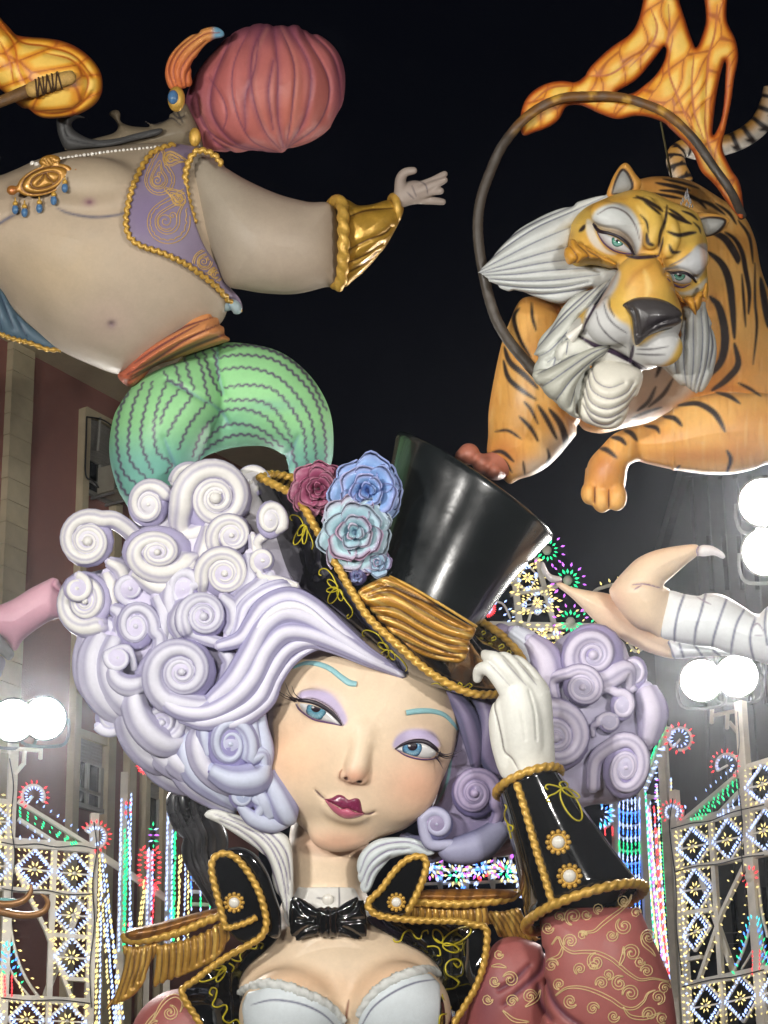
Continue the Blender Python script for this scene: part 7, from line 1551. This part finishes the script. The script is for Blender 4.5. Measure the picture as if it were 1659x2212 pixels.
# ---- receding columns, left
A6 = Arch('row of slim receding light columns with red loops beside the gold fringe', (870,1100), (1250,1100), 43., conv=cK, group='receding light columns')
foot(A6, (902,392), w=.13); foot(A6, (1228,675), w=.12); foot(A6, (1080,960), w=.1)
for x0, x1, y0, cs in ((880,858,600,('white',)),(950,935,560,('white',)),(905,895,820,('green',)),(925,900,850,('green',)),(930,955,760,('white',)),(1215,1200,690,('white',)),(1250,1240,680,('white',)),(1270,1258,840,('green',)),(1262,1245,860,('green',)),(1300,1290,1010,('yellow',)),(1320,1270,960,('yellow',)),(1345,1330,990,('white',)),(1365,1360,960,('yellow',)),(1075,1062,960,('white',)),(1105,1090,980,('white',)),(1045,985,1190,('yellow',)),(1050,1000,1260,('yellow',)),(1120,1085,1210,('red',)),
        (720,800,1000,('yellow',)),(740,830,1000,('white',)),(760,870,1040,('yellow','white')),(720,700,1100,('yellow',)),(735,720,1200,('white',)),(780,900,1300,('white','yellow')),(700,690,1500,('yellow',)),(760,850,1500,('white',))):
    A6.row([(x0, y0), (x1, 1680 if x0 > 850 else 2210)], cs, .09, 0, dirn=(.2, 1), L=.12, r=.026)
for cx, rx in ((1035, 24), (1132, 22)): A6.row([(cx + rx * math.cos(a), 1085 + 150 * math.sin(a)) for a in np.linspace(0, 6.28, 20)], 'red', .09, 0, L=.12, r=.03)
A6.row([(1110 + 22 * math.cos(a), 850 + 80 * math.sin(a)) for a in np.linspace(0, 6.28, 14)], ('violet', 'green', 'green', 'white'), .1, 0, L=.12)
A6.scrollc((1060,340), 48, 20, 200, bar=False)
for y, c_ in ((720,'blue'),(690,'red'),(650,'blue'),(620,'red')): A6.row([(915,y),(945,y)], c_, .1, 0, r=.035)
for y, c_ in ((1440,'blue'),(1400,'cyan'),(1500,'red')): A6.row([(905 if c_ == 'red' else 1235,y),(930 if c_ == 'red' else 1250,y)], c_, .1, 0, r=.035)
for i, c_ in enumerate(('blue','blue','blue','white','blue','blue','white','white','green','green','green','white')): A6.row([(1385, 1100 + i * 26), (1520, 1106 + i * 26)], c_, .14, 0, dirn=(0, 1), L=.13)
for y in (1165, 1255, 1345): A6.beam((1380, y), (1540, y + 6), .06)
for cx, cy in ((1235,480),(1265,520),(1290,485),(1250,510)): A6.row([(cx, cy), (cx + 25, cy + 30)], ('white','green'), .1, 0, L=.12)
A6.beam((720,985),(1260,1340), .12); A6.row([(1210,460),(1260,540)], 'white', .1, 0)
A6.done()
# ---- light tower behind the hat
A7 = Arch('lattice light tower with green and violet rosettes behind the top hat', (100,840), (700,850), 58., conv=cL)
for p, q, w in (((205,560),(250,1060),.16),((330,455),(490,1060),.12),((180,665),(450,615),.09),((190,770),(360,735),.08),((60,838),(720,850),.16),((240,930),(480,900),.09),((185,600),(330,660),.06),((250,930),(330,660),.06),((330,660),(440,610),.06)): A7.beam(p, q, w, .1)
for c_ in ([(220,510),(330,470),(350,640),(210,660)], [(240,670),(420,625),(440,770),(235,790)], [(250,860),(455,858),(470,920),(260,935)], [(330,945),(460,935),(470,1040),(340,1045)]): A7.cell(*c_, sp=.19)
for a, b in (((180,600),(215,1040)),((205,560),(262,1040)),((345,470),(400,620)),((425,640),(500,1040)),((455,640),(470,830)),((280,840),(440,846))): A7.row([a, b], 'yellow', .22, 0, dirn=(1, .1), L=.13, r=.03)
for p in ((388,412),(508,585),(524,822)):
    A7.star(p, 'green', .36, 14, .12, 'white'); A7.star((p[0] + 1, p[1]), 'violet', .66, 12, .05)
A7.scrollc((40,745), 36, -60, 80, bar=False); A7.curve([(80,700),(140,720),(180,800)], .06); A7.row([(100,690),(150,720),(185,800)], 'white', .18, .04, curve=True); A7.row([(90,720),(130,760),(170,820)], 'white', .18, 0, curve=True)
A7.curve([(600,760),(660,650),(720,620),(800,600)], .09); A7.row([(660,640),(720,610),(800,590)], 'yellow', .2, .06); A7.row([(560,760),(600,820),(660,840)], 'yellow', .2, 0); A7.row([(600,780),(650,820)], 'green', .2, 0)
A7.curve([(860,940),(900,990),(960,960)], .08); A7.row([(850,945),(880,1000),(950,985),(1000,960)], 'yellow', .18, 0, curve=True); A7.row([(870,960),(900,970)], 'yellow', .1, 0, r=.06)
A7.glow((300,800), 14); A7.done()
# ---- rounded arch top right of the curls
A8 = Arch('rounded white arch top with bulbs peeping from behind the lilac curls', (410,250), (530,245), 55., conv=cM)
A8.curve([(405,25),(450,50),(500,130),(520,220),(525,300)], .1); A8.row([(420,40),(465,80),(505,150),(528,240)], 'yellow', .2, -.08, curve=True); A8.row([(410,60),(440,90),(455,130)], 'white', .13, 0); A8.row([(420,50),(450,80)], 'blue', .13, 0)
A8.row([(485,150),(500,280)], 'yellow', .13, 0, r=.035); A8.beam((450,150),(500,120), .05); A8.beam((495,200),(525,195), .05); foot(A8, (525,300), w=.1); A8.done()
# ---- far panel under the lilac hair, behind the epaulette
A9 = Arch('far light panel of many colours between the lilac curls and epaulette', (0,1420), (540,1420), 60., conv=cD)
rg = random.Random(11)
for i in range(9): A9.beam((-40 + i * 70, 1270 + (i % 2) * 30), (-10 + i * 70 + (40 if i % 2 else -40), 1540), .07)
for y in (1330, 1400, 1470, 1520): A9.beam((-60, y), (560, y - 20), .07)
for fx in (30, 170, 300, 430, 530):
    for r_, c_ in ((14, 'white'), (28, 'green' if fx in (170, 430) else 'blue'), (42, 'white'), (58, 'yellow'), (72, 'violet' if fx in (300, 30) else 'white')):
        A9.row([(fx + r_ * math.cos(a), 1380 + (fx % 3) * 22 + r_ * .8 * math.sin(a)) for a in np.linspace(0, 6.28, 16)], c_, .15, 0, L=.14, r=.034)
for i in range(60):
    x, y = rg.uniform(-60, 550), rg.uniform(1270, 1540); A9.row([(x, y), (x + 8, y + 4)], rg.choice(['white', 'white', 'white', 'blue', 'green', 'yellow', 'red', 'violet']), .12, 0, dirn=(rg.uniform(-1, 1), 1), L=.14, r=.034)
A9.done()
# ================================================================== floodlights in view
def in_view(pixels, D, r, power, pole, label, group, armY):
    us = [p[0] for p in pixels]
    for i, (u, v) in enumerate(pixels):
        c_ = at(u, v, D)
        floodlight(c_, np.array([c_[0] * .35, 12., 6.]), r, power, label[i], group, 130)
LPW = 1400
in_view([(28,1556),(96,1552)], 37.2, .33, LPW, None, ['glaring round floodlight of a pair, the one farther from the lilac hair', 'glaring round floodlight of a pair, the one nearer the lilac hair'], 'paired floodlights by the brown building', 0)
in_view([(1515,1470),(1592,1460)], 38.6, .34, LPW, None, ['glaring round floodlight under the acrobat, on the outer arm end away from the mast', 'glaring round floodlight under the acrobat, right above the lattice arch pole'], 'paired floodlights under the acrobat', 0)
in_view([(1648,1085),(1655,1192)], 36., .36, LPW * .5, None, ['upper glaring round floodlight on the tall mast beside the acrobat feet', 'lower glaring round floodlight on the tall mast beside the acrobat feet'], 'floodlights on the tall mast', 0)
def mast(label, pts, D, arms, w=.1):
    t = thing('lamp_crossbar', at(*pts[0], D), label, 'crossbar')
    for a, b in arms:
        V, F = sweep(np.array([at(*a, D), at(*b, D)]), w / 2, 8); build('bar', V, F, M_WHITE, t, world_space=True)
    return t
mast('white crossbar with hanging arms carrying floodlights by the brown building', [cK((120,210))], 37.3, [(cK((60,215)), cK((305,232))), (cK((178,220)), cK((172,335))), (cK((296,200)), cK((292,295))), (cK((70,100)), cK((66,250))), (cK((110,400)), cK((178,320)))], .07)
mast('white crossbar with hanging arms carrying floodlights under the acrobat', [cM((930,200))], 38.7, [(cM((825,220)), cM((1030,180))), (cM((830,170)), cM((826,270))), (cM((930,200)), cM((926,305))), (cM((940,260)), cM((1005,340))), (cM((1005,340)), cM((1010,390)))], .07)
tm = thing('lamp_mast', at(1690, 1400, 36.2) * np.array([1, 1, 0]), 'tall white mast holding two floodlights at the edge of the square', 'light mast')
b_ = at(1690, 1060, 36.2); V, F = sweep(np.array([b_ * np.array([1, 1, 0]), b_]), .08, 10); build('pole', V, F, M_WHITE, tm, world_space=True)
for v in (1090, 1198): V, F = sweep(np.array([at(1690, v, 36.2), at(1650, v, 36.1)]), .03, 8); build('arm', V, F, M_WHITE, tm, world_space=True)
# thin wires between the arches
for k_, (a, b) in enumerate(((cM((830,1625)), cM((1040,1622))), (cM((840,1700)), cM((1010,1690))), (cM((850,1790)), cM((960,1822))))):
    V, F = sweep(np.array([at(*a, 42), at(*b, 42)]), .006, 5); tag(build('wire', V, F, M_STEEL, None, world_space=True), ['upper thin wire strung across the arch opening', 'middle thin wire strung across the arch opening', 'lowest sloping wire strung across the arch opening'][k_], 'wire')

# ================================================================== lit night air over the square
hz = bpy.data.meshes.new('haze'); 
hV = [(x, y, z) for z in (-1., 36.) for y in (-15., 95.) for x in (-70., 70.)]
hz.from_pydata(hV, [], [(0, 2, 3, 1), (4, 5, 7, 6), (0, 1, 5, 4), (2, 6, 7, 3), (0, 4, 6, 2), (1, 3, 7, 5)]); ho = bpy.data.objects.new('haze', hz); COL.objects.link(ho); ho['kind'] = 'stuff'
hm = bpy.data.materials.new('haze'); hm.use_nodes = True; hn_ = hm.node_tree.nodes; hn_.clear()
hout = hn_.new('ShaderNodeOutputMaterial'); hp_ = hn_.new('ShaderNodeVolumePrincipled'); hm.node_tree.links.new(hp_.outputs[0], hout.inputs['Volume'])
hp_.inputs['Color'].default_value = (.85, .88, .95, 1); hp_.inputs['Density'].default_value = .0006; hp_.inputs['Anisotropy'].default_value = .93
hz.materials.append(hm)
